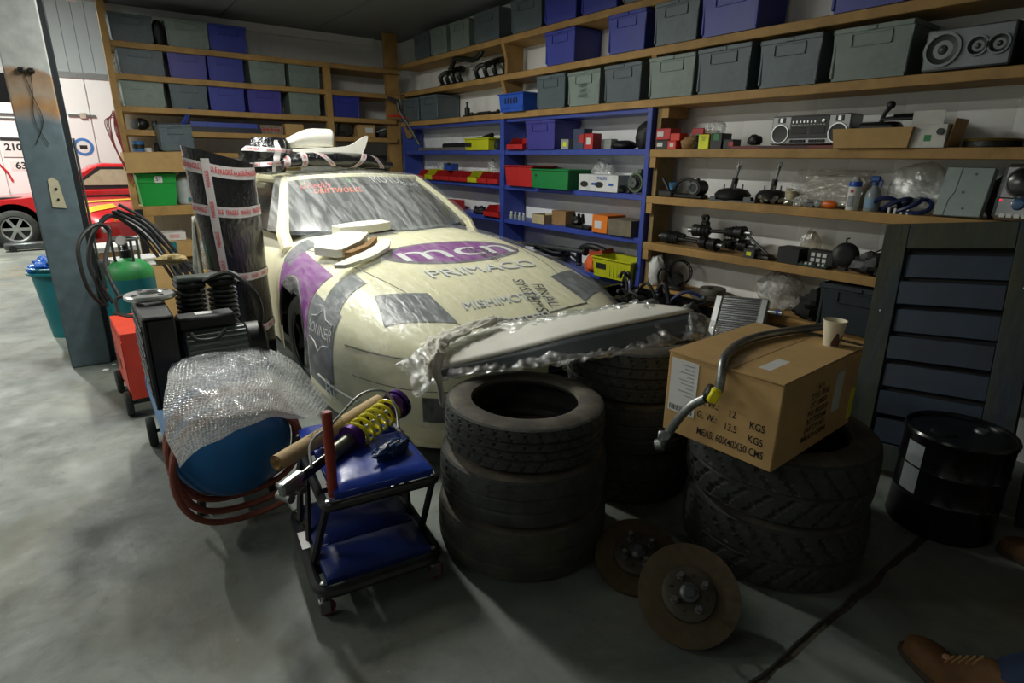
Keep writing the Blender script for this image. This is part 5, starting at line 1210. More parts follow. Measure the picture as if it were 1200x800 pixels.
bag('soft_bag', 'black soft tool bag at the end of the blue shelf', (3.62, 3.20, ZD+.005), .12, mat('black_nylon', '#141516', .6, bump=.4), (.75, .72, .95), .3, 4)
bag('soft_bag', 'flat black cloth pouch lying beside the black tool bag', (3.60, 3.42, ZD+.005), .11, MATS['black_nylon'], (.9, 1.0, .35), .3, 7)

# --- blue bay, second board: bins
ys = 6.74
for i in range(9):
    y = 6.72-i*.2; m = YELLOW if i in (1, 6) else RED
    picker(f'{"yellow" if m is YELLOW else "red"} open-front bin in the row on the blue shelf, {ORD[i]} from the corner', y, ZE+.005, .185, m, .11 if m is RED else .12, .20)
carton('small_carton', 'blue carton resting on the row of red bins', 'carton', *rt(6.16, ZE+.12, 3.60), (.17, .10, .075), mat('blue_carton', '#26479c', .5), True, BLACK, labpos=(.2, .9))
for i, (y, s) in enumerate(((6.55, 1.0), (5.42, .95), (5.20, .85))): bag('clear_parts_bag', ['clear bag slumped over the bins nearest the corner', 'clear bag standing up behind the red bins', 'clear bag leaning beside the standing bag'][i], (3.68, y, ZE+.12), .06*s, BAGF, (.7, 1.0, 1.3 if i else .8), .6, i+20)
o = openbox('open_crate', 'red plastic crate beside the green crate', 'crate', *rt(4.64, ZE+.005, 3.60), (.40, .27, .19), RED, flare=1.10)
o = openbox('open_crate', 'green plastic crate beside the white lamp carton', 'crate', *rt(4.15, ZE+.005, 3.58), (.50, .28, .165), GREEN2, flare=1.04); MB().cyl((-.19, -.146, .11), (-.19, -.14, .11), .012).build('hand_hole', BLACK, o)
bag('clear_parts_bag', 'clear bag of parts heaped behind the white lamp carton', (3.70, 3.72, ZE+.005), .11, BAGF, (.6, 1.2, 1.3), .6, 31)
ph = carton('lamp_carton', 'white lamp carton with black lamp pictures on the blue shelf', 'carton', *rt(3.59, ZE+.005, 3.57), (.46, .15, .135), mat('white_card', '#cdd0d0', .55), True, None)
text('PHILIPS', .035, mat('blue_ink', '#2a4fa8', .5), ph, face_my(.05, -.077, .105), off=.01)
for x in (-.16, .02): MB().lathe([(0, 0), (.03, 0), (.03, .002), (0, .002)], 20, T(x, -.075, .055, 90, 0, 0, (1.6, .8, 1))).build('printed_lamp', INK, ph)
for x in (-.07, .13): MB().bb((x, -.0765, .05), (x+.05, -.0748, .07)).build('blue_patch', MATS['blue_ink'], ph)
al = thing('alternator', 'greenish car alternator standing on the blue shelf', 'car part', *rt(3.19, ZE+.005, 3.57))
MB().cyl((0, -.06, .085), (0, .07, .085), .075, n=24).build('stator', mat('verdigris_alloy', '#56684f', .5, .5, var=.3, scale=20), al)
for k in range(10): MB().box((0, -.062, .085), (.012, .006, .12), T(0, 0, .085) @ Matrix.Rotation(0, 4, 'Y') @ T(0, 0, -.085) if False else Matrix.Translation((0, -.062, .085)) @ Matrix.Rotation(k*PI/10, 4, 'Y') @ Matrix.Translation((0, .062, -.085))).build('cooling_slot', DARKMET, al)
MB().lathe([(.008, 0), (.035, 0), (.03, .01), (.035, .02), (.008, .02)], 18, T(0, -.068, .085, 90)).build('pulley', GREYMET, al); MB().bb((-.02, -.02, .15), (.02, .02, .185), bev=.006).build('mount_lug', MATS['verdigris_alloy'], al)
for i, (y, r) in enumerate(((3.47, .035), (3.38, .04), (3.29, .03))): bag('starter_part', ['small dark cast part before the lamp carton', 'dark cast part by the lamp carton corner', 'small dark fitting beside the alternator'][i], (3.535, y-.03, ZE+.005), r, DARKMET, (1, 1.2, .8), .8, i+40, 'car part', 12)
# --- blue bay, third board
picker('red open-front bin on the third blue shelf behind the windscreen', 5.15, ZF+.02, .30, RED, .11, .20)
picker('red open-front bin by itself nearer the corner on the third blue shelf', 6.15, ZF+.02, .30, RED, .11, .20)
bag('black_fitting', 'black fittings heaped between the red bins on the third blue shelf', (3.56, 5.48, ZF+.02), .06, BLACK, (1, 1.6, .8), .9, 51, 'car part')
for i in range(4):
    o = thing('small_bottle', f'small pale bottle on the third blue shelf, {ORD[i]} from the post', 'bottle', (3.54, 4.86-i*.07, ZF+.02), 0, 'small bottles by the post'); MB().lathe([(0, 0), (.018, 0), (.018, .045), (.010, .055), (.010, .062), (0, .062)], 12).build('bottle_body', mat('dusty_glass', '#8e9a98', .3), o); MB().lathe([(.012, .06), (.012, .076), (0, .076)], 10).build('cap', WHITE, o)
o = openbox('torn_carton', 'torn pale carton with red print beside the small bottles', 'box', *rt(4.37, ZF+.02, 3.58), (.18, .16, .085), mat('pale_torn_card', '#b3a583', .8), rim=False, th=.004, flare=1.1); MB().bb((-.03, -.083, .04), (.05, -.081, .075)).build('red_print', RED, o)
carton('small_carton', 'plain brown carton behind the torn pale carton', 'carton', *rt(4.17, ZF+.02, 3.64), (.20, .12, .13), CARD2, True, None)
o = thing('valve_block', 'dark oily valve block on the third blue shelf', 'car part', *rt(3.88, ZF+.02, 3.58)); MB().bb((-.12, -.06, 0), (.10, .06, .03), bev=.006).build('base_plate', DARKMET, o); MB().ball((-.02, 0, .06), .05, 14, sc=(1.2, 1, .8), jit=.4, seed=2).build('casting', DARKMET, o)
for x in (-.06, 0, .05): MB().cyl((x, 0, .05), (x+.01, -.02, .125), .014, n=10).build('stub', DARKMET, o)
MB().bb((.09, -.05, 0), (.18, .05, .03), bev=.01).build('tail', DARKMET, o)
carton('small_carton', 'bright orange carton with a white label on the third blue shelf', 'carton', *rt(3.535, ZF+.02, 3.60), (.18, .22, .145), ORANGE, True, PAPER, labpos=(-.1, .45))
o = carton('metal_box', 'grubby grey-brown wooden box beside the orange carton', 'box', *rt(3.30, ZF+.02, 3.58), (.26, .20, .125), mat('grubby_grey_wood', '#6f6857', .8, var=.25, scale=12), False, None); MB().bb((-.13, -.101, .118), (.13, .1, .127)).build('lid', MATS['grubby_grey_wood'], o)
# --- blue bay, bottom board
o = openbox('open_crate', 'yellow plastic crate with a cut-out front on the bottom blue shelf', 'crate', *rt(3.33, ZG, 3.58), (.40, .25, .165), YELLOW, flare=1.08); MB().bb((-.17, -.136, .07), (-.06, -.126, .115)).build('front_cutout', BLACK, o)
for i in range(5): MB().bb((-.02+i*.04, -.133, .02), (-.01+i*.04, -.122, .13)).build('rib', YELLOW, o)
o = carton('small_carton', 'brick red carton tipped on the bottom blue shelf crate', 'carton', *rt(3.62, ZG+.10, 3.63), (.17, .14, .09), mat('brick_red_card', '#a5452a', .6), True, None, tilt=(0, -14))
bag('orange_rag', 'orange rag bundle beside the bottom yellow crate', (3.57, 3.66, ZG), .09, mat('orange_fabric', '#d8612c', .8), (.9, 1.0, .9), .5, 61, 'cloth')
o = thing('grey_pipe', 'long grey pipe lying along the bottom blue shelf', 'pipe', (0, 0, 0)); MB().cyl((3.56, 4.80, ZG+.12), (3.56, 3.75, ZG+.16), .022, n=12).build('pipe', GREYMET, o); MB().lathe([(.02, 0), (.036, 0), (.036, .02), (.02, .02)], 16, T(3.56, 3.77, ZG+.16, 90)).build('collar', BLACK, o)
o = thing('black_cable_coil', 'coil of black cable slumped on the bottom blue shelf', 'cable', (3.62, 4.35, ZG))
for k in range(4): MB().tube([(.05*math.sin(k)+.11*math.cos(a)*.8, .25*math.sin(a), .03+.028*k+.02*math.sin(2*a+k)) for a in [2*PI*i/28 for i in range(28)]], .013, 7, closed=True).build('loop', BLACK, o)
o = thing('radiator_hose', 'black bent radiator hose standing by the orange rag', 'hose', (0, 0, 0)); MB().tube(spl([(3.60, 3.88, ZG+.02), (3.58, 3.86, ZG+.14), (3.56, 3.78, ZG+.20), (3.56, 3.66, ZG+.215), (3.60, 3.56, ZG+.19)], 6), .028, 10).build('hose', BLACK, o); MB().lathe([(.028, 0), (.032, 0), (.032, .014), (.028, .014)], 16, T(3.60, 3.88, ZG+.03)).build('hose_clip', STEEL, o)
# ------------------------------------------------------------------ pine bay beside the blue upright, third board from the top of the bay
cupb = thing('plastic_cup', 'small blue and white cup behind the pedal assembly', 'cup', (3.66, 2.93, ZE)); MB().lathe([(0, 0), (.028, 0), (.033, .04)], 20).build('white_base', WHITE, cupb); MB().lathe([(.033, .04), (.042, .10), (.040, .10), (.031, .04)], 20).build('blue_band', mat('sky_blue', '#4f8fc4', .5), cupb)
pd = thing('pedal_assembly', 'black pedal assembly with bent arms on the pine shelf', 'car part', *rt(2.76, ZE, 3.56))
MB().bb((-.20, -.05, 0), (-.07, .04, .05), bev=.01).build('pedal_box', BLACK, pd); MB().bb((-.2, -.03, .0), (.18, .05, .03), bev=.008).build('base_plate', DARKMET, pd)
MB().tube(spl([(-.10, 0, .04), (-.04, -.01, .11), (.03, 0, .135), (.09, 0, .12), (.12, 0, .135)], 6), .012, 8).build('arm', BLACK, pd); MB().tube(spl([(-.20, 0, .13), (-.17, 0, .09), (-.14, 0, .05)], 5), .012, 8).build('arm', BLACK, pd); MB().tube(spl([(.03, 0, .13), (.07, 0, .09), (.10, 0, .06)], 5), .010, 8).build('arm', BLACK, pd)
MB().cyl((.12, -.05, .075), (.12, .05, .075), .052, n=20).build('servo_can', BLACK, pd); MB().lathe([(.03, 0), (.046, 0), (.04, .006), (.03, .006)], 20, T(.12, -.0505, .075, 90)).build('servo_rim', GREYMET, pd)
def booster(label, y, s=1.0, tilt=0, x=3.60):
    o = thing('brake_booster', label, 'car part', (x, y, ZE), -90); MB().lathe([(0, .0), (.09*s, .0), (.115*s, .022), (.118*s, .045), (.112*s, .052), (.09*s, .075), (.04*s, .085), (0, .085)], 36, T(0, 0, 0, tilt, 0, 0)).build('vacuum_can', BLACK, o)
    MB().cyl((0, 0, .08), (.01, 0, .15), .02*s, n=14).build('boss', BLACK, o); MB().cyl((.01, 0, .14), (.025, 0, .215), .009, n=10).build('pushrod', STEEL, o)
    f = MB(); f.box((.022, 0, .222), (.012, .03, .018)); f.box((.028, -.013, .243), (.008, .005, .034)); f.box((.028, .013, .243), (.008, .005, .034)); f.build('clevis', STEEL, o)
    for a in (.8, 2.3, 3.9, 5.4): MB().cyl((.06*s*math.cos(a), .06*s*math.sin(a), .07), (.06*s*math.cos(a), .06*s*math.sin(a), .11), .005, n=8).build('stud', STEEL, o)
    return o
booster('black brake booster with a fork-ended rod beside the pedal assembly', 2.385); booster('second brake booster nearer the white cylinders', 2.13, .85, 0, 3.65)
for i, (y, x, r, h) in enumerate(((2.015, 3.66, .028, .10), (1.97, 3.60, .032, .085))):
    o = thing('master_cylinder_pot', ['tall cream fluid pot behind the brake boosters', 'short cream fluid pot beside the clear bag'][i], 'pot', (x, y, ZE)); MB().lathe([(0, 0), (r, 0), (r, h*.8), (r*.8, h*.85)], 18).build('pot', mat('cream_nylon', '#b9b193', .5), o); MB().lathe([(r*.9, h*.83), (r*.9, h), (0, h)], 18).build('cap', mat('yellowed_cap', '#a69d78', .5), o)
o = thing('coil_of_fittings', 'heap of bright pipe fittings before the cream pots', 'fittings', (3.53, 2.06, ZE))
for k in range(7): MB().lathe([(.006, 0), (.012, 0), (.012, .03), (.006, .03)], 10, T(.02*math.cos(k*2), .025*k-.08, .012+.012*(k % 3), 70, 0, k*50)).build('fitting', ALU, o)
o = thing('flat_bracket', 'flat grey bracket plate lying before the brake boosters', 'car part', (3.53, 2.33, ZE), -84); MB().bb((-.16, -.02, 0), (.16, .02, .01)).build('plate', GREYMET, o); MB().bb((-.16, -.02, .01), (-.12, .02, .03)).build('lug', GREYMET, o); MB().bb((.08, -.02, .01), (.13, .02, .035)).build('lug', GREYMET, o)
pn = thing('fibreglass_wing', 'grey panel wrapped in clear film leaning on the wall', 'panel', (3.60, 1.79, ZE+.01), -90, rx=-38)
MB().prism([(-.21, 0), (.16, 0), (.20, .17), (.14, .24), (-.12, .20)], -.01, .01, T(0, 0, 0, 90)).build('panel', mat('grey_fibreglass', '#c4c2b6', .5), pn)
m_ = MB(); m_.grid(lambda u, v: (-.23+.45*u+.008*noise.noise(Vector((u*9, v*9, 0))), -.018+.012*noise.noise(Vector((u*7, v*7, 3))), -.01+.26*v), 16, 12); m_.build('clear_film', FILM2, pn)
il = thing('indicator_lamp', 'orange and clear indicator lamp lying at the shelf edge', 'lamp', *rt(1.76, ZE, 3.535))
MB().ball((0, 0, .024), .024, 18, sc=(1.3, .9, .95)).build('clear_lens', mat('grey_clear_lens', '#8d9290', .2), il); MB().ball((.06, 0, .024), .025, 18, sc=(2.0, .9, .95)).build('amber_lens', mat('amber_lens', '#d2641c', .2), il); MB().bb((-.07, -.015, 0), (-.02, .015, .03), bev=.006).build('bulb_holder', GREYMET, il)
bag('clear_parts_bag', 'clear bag of small parts behind the indicator lamp', (3.56, 1.88, ZE), .045, BAGF, (.8, 1.2, .8), .7, 71)
ac = thing('aerosol_can', 'white aerosol can with a blue band and red mark', 'aerosol', (3.545, 1.575, ZE)); MB().lathe([(0, 0), (.031, 0), (.033, .004), (.033, .148)], 24).build('can', WHITE, ac); MB().lathe([(.0332, .13), (.0332, .15), (.030, .158)], 24).build('blue_band', mat('can_blue', '#1d4fae', .4), ac); MB().lathe([(.030, .158), (.02, .168), (.017, .182), (0, .184)], 20).build('cap', mat('cap_grey', '#a9acab', .4), ac)
m_ = MB(); m_.grid(lambda u, v: (.0335*math.cos(2.9+.5*u), .0335*math.sin(2.9+.5*u), .098+.016*v), 6, 1); m_.build('red_mark', RED, ac)
m_ = MB(); m_.grid(lambda u, v: (.0335*math.cos(2.6+1.1*u), .0335*math.sin(2.6+1.1*u), .02+.06*v), 8, 1); m_.build('printed_panel', GREYINK, ac)
sb_ = thing('spray_bottle', 'clear spray bottle with a blue trigger head', 'spray bottle', (3.55, 1.475, ZE)); MB().lathe([(0, 0), (.036, 0), (.04, .006), (.04, .09), (.03, .115), (.014, .135), (.014, .145)], 24).build('bottle', mat('cloudy_plastic', '#8c979a', .25), sb_); MB().lathe([(.016, .14), (.016, .158), (0, .158)], 16).build('collar', mat('spray_blue', '#234c92', .4), sb_)
q = MB(); q.box((0, .002, .175), (.02, .05, .03), bev=.006); q.tube(spl([(0, -.02, .175), (0, -.035, .16), (0, -.03, .135)], 5), .005, 6); q.build('trigger_head', MATS['spray_blue'], sb_)
m_ = MB(); m_.grid(lambda u, v: (.0405*math.cos(2.5+1.3*u), .0405*math.sin(2.5+1.3*u), .02+.05*v), 8, 1); m_.build('label', mat('pale_blue_label', '#7fa0bf', .5), sb_)
bag('clear_bag_of_lamp', 'big clear polythene bag bulging behind the blue cable', (3.66, 1.30, ZE), .15, film('bulging_polythene', haze=.22, rough=.15, bump=1.0, bscale=14, white=.22), (.75, 1.0, 1.0), .25, 81, 'bag', 28)
o = thing('blue_cable', 'dark blue cable coiled before the clear bag', 'cable', (3.54, 1.32, ZE))
for k in range(4): MB().tube([(.035*math.cos(a)*1.0, (k-1.5)*.05+.06*math.sin(a), .045+.035*math.cos(a+k)) for a in [2*PI*i/20 for i in range(20)]], .012, 7, closed=True).build('loop', mat('navy_cable', '#16224e', .4), o)
for k in range(4): MB().bb((-.04, -.05+k*.03, 0), (-.025, -.04+k*.03, .03)).build('connector', WHITE, o)
ec = thing('metal_case', 'pale green-grey metal case leaning on the wall by the clear bag', 'case', (3.53, 1.065, ZE+.004), -90, rx=-17)
MB().bb((-.10, -.02, 0), (.10, .03, .245), bev=.004).build('shell', mat('pale_green_steel', '#8d9a97', .4, .3), ec); MB().tube([(-.055, -.0205, .0), (-.052, -.0205, .08), (-.035, -.0205, .12), (-.035, -.0205, .245)], .0025, 5).build('seam', GREYMET, ec)
for x, z in ((.03, .21), (.02, .04), (.0, .12)): MB().lathe([(0, 0), (.006, 0), (.006, .003), (0, .003)], 10, T(x, -.0195, z, 90)).build('screw', GREYMET, ec)
bag('black_cloth', 'black cloth bag between the metal case and the silver stereo', (3.68, .94, ZE), .09, BLACK, (.6, .6, 1.3), .4, 91)
ss = thing('mini_stereo', 'silver mini stereo with a round screen at the end of the shelf', 'stereo', (3.56, .845, ZE+.002), -90, rx=-8)
CHR = mat('glossy_silver', '#b4b8bc', .15, .8, var=.1); MB().bb((-.085, -.04, 0), (.085, .10, .26), bev=.02).build('case', CHR, ss); MB().lathe([(0, .002), (.06, .004), (.066, 0)], 30, T(.01, -.041, .175, 90)).build('screen', BLACKG, ss); MB().lathe([(.06, 0), (.066, .007), (.074, 0)], 30, T(.01, -.041, .175, 90)).build('bezel', CHR, ss)
MB().lathe([(0, .018), (.022, .014), (.028, 0)], 20, T(.01, -.041, .075, 90)).build('volume_dial', mat('blue_dial', '#3a5f86', .25), ss); MB().bb((-.08, -.043, .098), (.08, -.039, .104)).build('trim_line', BLACK, ss)
for i in range(4): MB().bb((-.05+i*.028, -.043, .012), (-.03+i*.028, -.039, .03)).build('button', WHITE, ss)
MB().ball((-.06, -.041, .09), .005, 8).build('power_light', mat('red_power_light', '#ff2030', .4, emit=2.0), ss)

# ------------------------------------------------------------------ fourth board: driveshafts and electrics
def driveshaft(label, y0, y1, z, x0, x1, dz=0.0):
    o = thing('driveshaft', label, 'driveshaft', (0, 0, 0)); a = Vector((x0, y0, z)); b = Vector((x1, y1, z+dz)); d = (b-a)
    MB().cyl(a, b, .013, n=12).build('shaft', DARKMET, o)
    for t, s in ((.12, 1), (.84, -1)):
        c = a+d*t; u = d.normalized()*s; P_ = [c+u*(.012*i) for i in range(8)]; R_ = [.045 if i % 2 == 0 else .036 for i in range(8)]; R_ = [r*(1-.05*i) for i, r in enumerate(R_)]; MB().tube(P_, R_, 16).build('cv_boot', BLACK, o)
    for t, s in ((0, 1), (1, -1)):
        c = a+d*t; MB().cyl(c, c+d.normalized()*s*.07, .046, .04, n=18).build('cv_joint', DARKMET, o); MB().cyl(c, c-d.normalized()*s*.05, .018, n=12).build('stub', STEEL, o)
    return o
driveshaft('oily driveshaft lying along the wall side of the lower pine shelf', 2.95, 2.28, ZF+.048, 3.66, 3.70)
driveshaft('oily driveshaft lying at the front of the lower pine shelf', 2.93, 2.42, ZF+.048, 3.60, 3.545)
driveshaft('oily driveshaft resting across the other two driveshafts', 2.66, 2.26, ZF+.125, 3.60, 3.60, .02)
o = thing('steel_rod', 'thin black rod slanting down past the driveshafts', 'rod', (0, 0, 0)); MB().cyl((3.62, 2.30, ZF+.17), (3.56, 2.03, ZF+.02), .009, n=8).build('rod', BLACK, o); MB().ball((3.56, 2.03, ZF+.02), .016, 10).build('rod_end', DARKMET, o)
o = thing('hub_carrier', 'dark upright hub carrier standing over the driveshafts', 'car part', (3.66, 2.62, ZF), -90); MB().bb((-.03, -.02, .0), (.03, .03, .19), bev=.01).build('stem', DARKMET, o); MB().lathe([(.012, -.012), (.028, -.012), (.028, .012), (.012, .012)], 16, T(0, 0, .21, 90)).build('eye', DARKMET, o)
carton('small_carton', 'tiny black carton with a lime label beside the driveshafts', 'carton', *rt(2.145, ZF, 3.54), (.08, .08, .058), mat('grey_black_card', '#3a3c3c', .5), True, MATS['lime_yellow_card'])
bag('grey_fitting', 'flat grey casting between lime carton and black relay box', (3.54, 2.04, ZF), .05, DARKMET, (.8, 1.3, .4), .7, 95, 'car part', 14)
carton('relay_box', 'black relay box beside the circuit boards', 'box', *rt(1.885, ZF, 3.57), (.14, .12, .10), BLACK, True, None)
bag('clear_parts_bag', 'crumpled brownish clear bag behind the relay box', (3.70, 1.85, ZF), .07, film('brownish_polythene', tint=(.8, .75, .65, 1), white=.25, bscale=25), (.6, .9, 1.6), .7, 97)
o = thing('connector_block', 'black connector block with white pins and a green circuit board', 'electronics', *rt(1.71, ZF, 3.58)); MB().bb((-.08, -.02, 0), (.08, .05, .10), bev=.004).build('block', BLACK, o)
for i in range(2):
    for j in range(3): MB().bb((-.055+j*.035, -.024, .03+i*.032), (-.032+j*.035, -.019, .052+i*.032)).build('socket', PAPER, o)
MB().bb((-.10, -.075, .012), (.07, -.025, .016)).build('circuit_board', mat('circuit_green', '#27503f', .4, var=.4, scale=60), o)
for i in range(6): MB().bb((-.09+i*.026, -.07, .016), (-.075+i*.026, -.04-.005*(i % 3), .028)).build('component', [BLACK, ALU, WHITE][i % 3], o)
MB().bb((-.10, -.075, 0), (.07, -.025, .012)).build('board_tray', BLACK, o)
carton('small_carton', 'small white carton with a red mark behind the circuit board', 'carton', *rt(1.80, ZF, 3.70), (.09, .08, .09), mat('white_card', '#cdd0d0', .55), True, RED)
o = thing('horn', 'round black horn standing by the connector block', 'car part', (3.58, 1.575, ZF), -90); MB().lathe([(0, .03), (.03, .035), (.06, .028), (.072, .015), (.072, -.01), (.05, -.03), (0, -.03)], 26, T(0, 0, .09, 75, 0, 20)).build('shell', BLACK, o); MB().bb((-.02, -.02, 0), (.02, .02, .05)).build('stand', BLACK, o); MB().tube(spl([(.0, 0, .15), (-.01, 0, .18), (.01, -.01, .19)], 4), .005, 6).build('lead', BLACK, o)
bag('wiring_loom', 'tangled black wiring loom by the leaning frame', (3.58, 1.41, ZF), .09, BLACK, (.9, 1.2, .8), .9, 99, 'wiring')
o = thing('loose_wire', 'thin black wire arching over the tangled loom', 'wire', (0, 0, 0)); MB().tube(spl([(3.58, 1.46, ZF+.10), (3.62, 1.38, ZF+.16), (3.66, 1.33, ZF+.22), (3.7, 1.28, ZF+.23)], 6), .004, 6).build('strand', BLACK, o); MB().ball((3.58, 1.46, ZF+.10), .009, 8).build('terminal', ALU, o)

# ------------------------------------------------------------------ bottom pine board
o = bag('paper_sack', 'crumpled white paper sack by the blue upright', (3.57, 2.955, ZG), .105, mat('white_tissue', '#d4d5d2', .8, bump=.7, bscale=30), (.55, .62, 1.28), .35, 101)
fm = thing('fan_motor', 'black heater fan motor with a cage beside the white sack', 'fan', (3.58, 2.775, ZG), -75)
MB().cyl((0, -.03, .075), (0, .05, .075), .05, n=20).build('motor', DARKMET, fm); MB().bb((-.07, -.06, 0), (.07, .05, .03), bev=.008).build('mount', BLACK, fm)
for k in range(9):
    a = k*PI/9+.2; MB().tube([(.09*math.cos(a), .06+.035*j/3, .12+.09*math.sin(a)) for j in range(4)], .004, 5).build('cage_bar', BLACK, fm)
for y in (.06, .095): MB().tube([(.09*math.cos(a), y, .12+.09*math.sin(a)) for a in [2*PI*i/28 for i in range(28)]], .005, 6, closed=True).build('cage_ring', BLACK, fm)
MB().tube(spl([(-.03, -.04, .1), (-.08, -.06, .16), (-.12, -.05, .10), (-.10, -.06, .03)], 6), .010, 8).build('lead', BLACK, fm)
bd = thing('brake_disc', 'big grey brake disc lying flat at the edge of the bottom pine shelf', 'brake disc', (3.60, 2.45, ZG)); MB().lathe([(.09, 0), (.155, 0), (.155, .022), (.09, .022), (.09, 0)], 44).build('rotor', mat('grey_cast_iron', '#5f5d54', .6, .4, var=.2), bd); MB().lathe([(.035, .066), (.088, .066), (.092, .06), (.095, .02), (.09, .004), (.035, .004), (.035, .066)], 40).build('bell', MATS['grey_cast_iron'], bd)
bag('grey_polythene_bag', 'grey crumpled polythene bag heaped behind the intercooler', (3.70, 2.0, ZG), .16, film('grey_polythene', tint=(.75, .75, .72, 1), white=.35, bump=1, bscale=16, haze=.12), (.5, .9, .95), .6, 105)
bag('dark_cloth', 'dark torn cloth heaped beside the slate tote', (3.60, 1.73, ZG), .11, mat('dark_oily_cloth', '#20221e', .9), (.7, .8, .9), 1.0, 107, 'cloth')
# timber offcuts and black tray of scrap in front of the shelves
ty = openbox('parts_tray', 'large black tray of hoses and wiring beside the car nose', 'tray', (3.20, 2.74, 0), -86, (.74, .40, .56), BLACKG, flare=1.06, th=.01)
MB().bb((-.365, -.195, .40), (.365, .195, .42)).build('false_floor', BLACK, ty)
rr = random.Random(3)
for k in range(9):
    a = Vector((rr.uniform(3.06, 3.34), rr.uniform(2.45, 2.98), rr.uniform(.50, .58))); b = a+Vector((rr.uniform(-.12, .12), rr.uniform(-.25, .25), rr.uniform(-.02, .08))); c = (a+b)/2+Vector((0, 0, rr.uniform(.02, .12)))
    o = thing('rubber_hose', f'black hose piled in the parts tray beside the car, {ORD[k]} from the nose', 'hose', (0, 0, 0), 0, 'hoses piled in the tray'); MB().tube(spl([a, c, b], 7), rr.uniform(.010, .018), 8).build('hose', [BLACK, DARKMET, mat('dark_blue_hose', '#22305c', .4)][k % 3], o); MB().ball(b, .02, 8).build('hose_end', GREYMET, o)
bag('dark_casting', 'oily black casting among the hoses in the tray', (3.12, 2.78, .43), .11, DARKMET, (1, 1.2, .8), .9, 111, 'car part')
bag('dark_casting', 'oily black housing at the tray end near the intercooler', (3.22, 2.38, .43), .10, DARKMET, (1, 1.2, .8), .9, 113, 'car part')
# intercooler
ic = thing('intercooler', 'silver intercooler core with end tanks leaning by the shelves', 'intercooler'); iu = Vector((.30, .12, .50)).normalized(); ia = Vector((.25, -.95, .06)); ia = (ia-iu*ia.dot(iu)).normalized(); in_ = ia.cross(iu); Mi = Matrix((ia, in_, iu)).transposed().to_4x4(); Mi.translation = Vector((3.20, 2.18, .385)); ic.matrix_local = Mi
IW, IH = .34, .30
MB().bb((0, -.02, 0), (.05, .03, IH), bev=.008).build('end_tank', ALU, ic); MB().bb((IW-.05, -.02, 0), (IW, .03, IH), bev=.008).build('end_tank', ALU, ic)
MB().bb((.05, .0, .0), (IW-.05, .02, IH)).build('core_back', BLACK, ic)
for i in range(20): MB().bb((.05, -.012, .004+i*.0152), (IW-.05, .02, .012+i*.0152)).build('core_bar', ALU, ic)
MB().cyl((IW-.02, 0, IH*.75), (IW+.09, .01, IH*.72), .016, n=14).build('outlet_pipe', ALU, ic); MB().cyl((IW+.05, .005, IH*.735), (IW+.07, .008, IH*.728), .0175, n=14).build('blue_ring', MATS['can_blue'], ic)
cr_ = thing('timber_crate', 'rough wooden crate holding up the intercooler behind the carton', 'crate', (3.20, 1.95, 0), -85)
for i in range(4):
    for s in (-1, 1): MB().bb((-.32, s*.17-.01, .02+i*.092), (.32, s*.17+.01, .095+i*.092), bev=.003).build('slat', WOOD, cr_)
for s in (-1, 1):
    for k in (-1, 1): MB().bb((s*.30-.02, k*.14-.02, 0), (s*.30+.02, k*.14+.02, .375)).build('corner_post', WOOD, cr_)
    for i in range(3): MB().bb((s*.325-.006, -.16, .03+i*.12), (s*.325+.006, .16, .12+i*.12)).build('end_slat', WOOD, cr_)
for i in range(4): MB().bb((-.33, -.165+i*.084, .376), (.33, -.09+i*.084, .388)).build('lid_slat', WOOD, cr_)
rs = thing('coolant_bottle', 'pale green coolant bottle wedged beside the wrapped splitter', 'bottle', (2.78, 1.90, 0), 20); MB().lathe([(0, 0), (.09, 0), (.1, .01), (.1, .34), (.08, .4), (.03, .43), (.03, .46)], 24).build('bottle_body', mat('pale_green_plastic', '#a9beb2', .45), rs); MB().lathe([(.035, .45), (.035, .48), (0, .48)], 18).build('cap', BLACK, rs)
bag('dark_cloth', 'black cloth heaped behind the carton beside the crate', (3.0, 1.5, 0), .22, MATS['dark_oily_cloth'], (1.0, 1.0, 1.3), .6, 121, 'cloth')

# ------------------------------------------------------------------ back rack odds and ends
bag('black_sack', 'black sack squeezed between totes on the top board', (.915, 7.33, 2.54), .12, MATS['black_nylon'], (.55, .9, 1.15), .3, 131)
for i, z in enumerate((2.25, 1.955)): bag('clear_polythene_roll', ['clear polythene bundle stuffed beside the second board slate tote', 'clear polythene bundle stuffed beside the third board tote'][i], (.49+.012, 7.50, z), .06, BAGF, (.5, .8, 1.9), .5, 133+i)
o = thing('head_lamp_unit', 'old dark lamp unit on the fourth board of the back rack', 'lamp', (.62, 7.36, 1.735)); MB().ball((.02, 0, .06), .07, 16, sc=(1, 1, .85), jit=.2).build('housing', DARKMET, o); MB().lathe([(0, .01), (.045, .005), (.05, 0)], 20, T(-.045, -.05, .055, 80, 0, -40)).build('lens', GREYMET, o)
o = thing('glass_jar', 'small dark jar beside the lamp unit on the back rack', 'jar', (.75, 7.30, 1.735)); MB().lathe([(0, 0), (.025, 0), (.026, .07), (.02, .075)], 16).build('jar', GREYMET, o); MB().lathe([(.024, .073), (.024, .095), (0, .095)], 16).build('lid', BLACK, o)
o = thing('blue_lever', 'blue painted lever sticking up behind the askew tote', 'lever', (0, 0, 0)); MB().tube([(1.0, 7.24, 1.80), (1.10, 7.22, 1.97)], .022, 4).build('arm', BLUEPAINT, o); MB().tube([(.97, 7.25, 1.75), (1.0, 7.24, 1.80)], .014, 8).build('pivot', GREYMET, o)
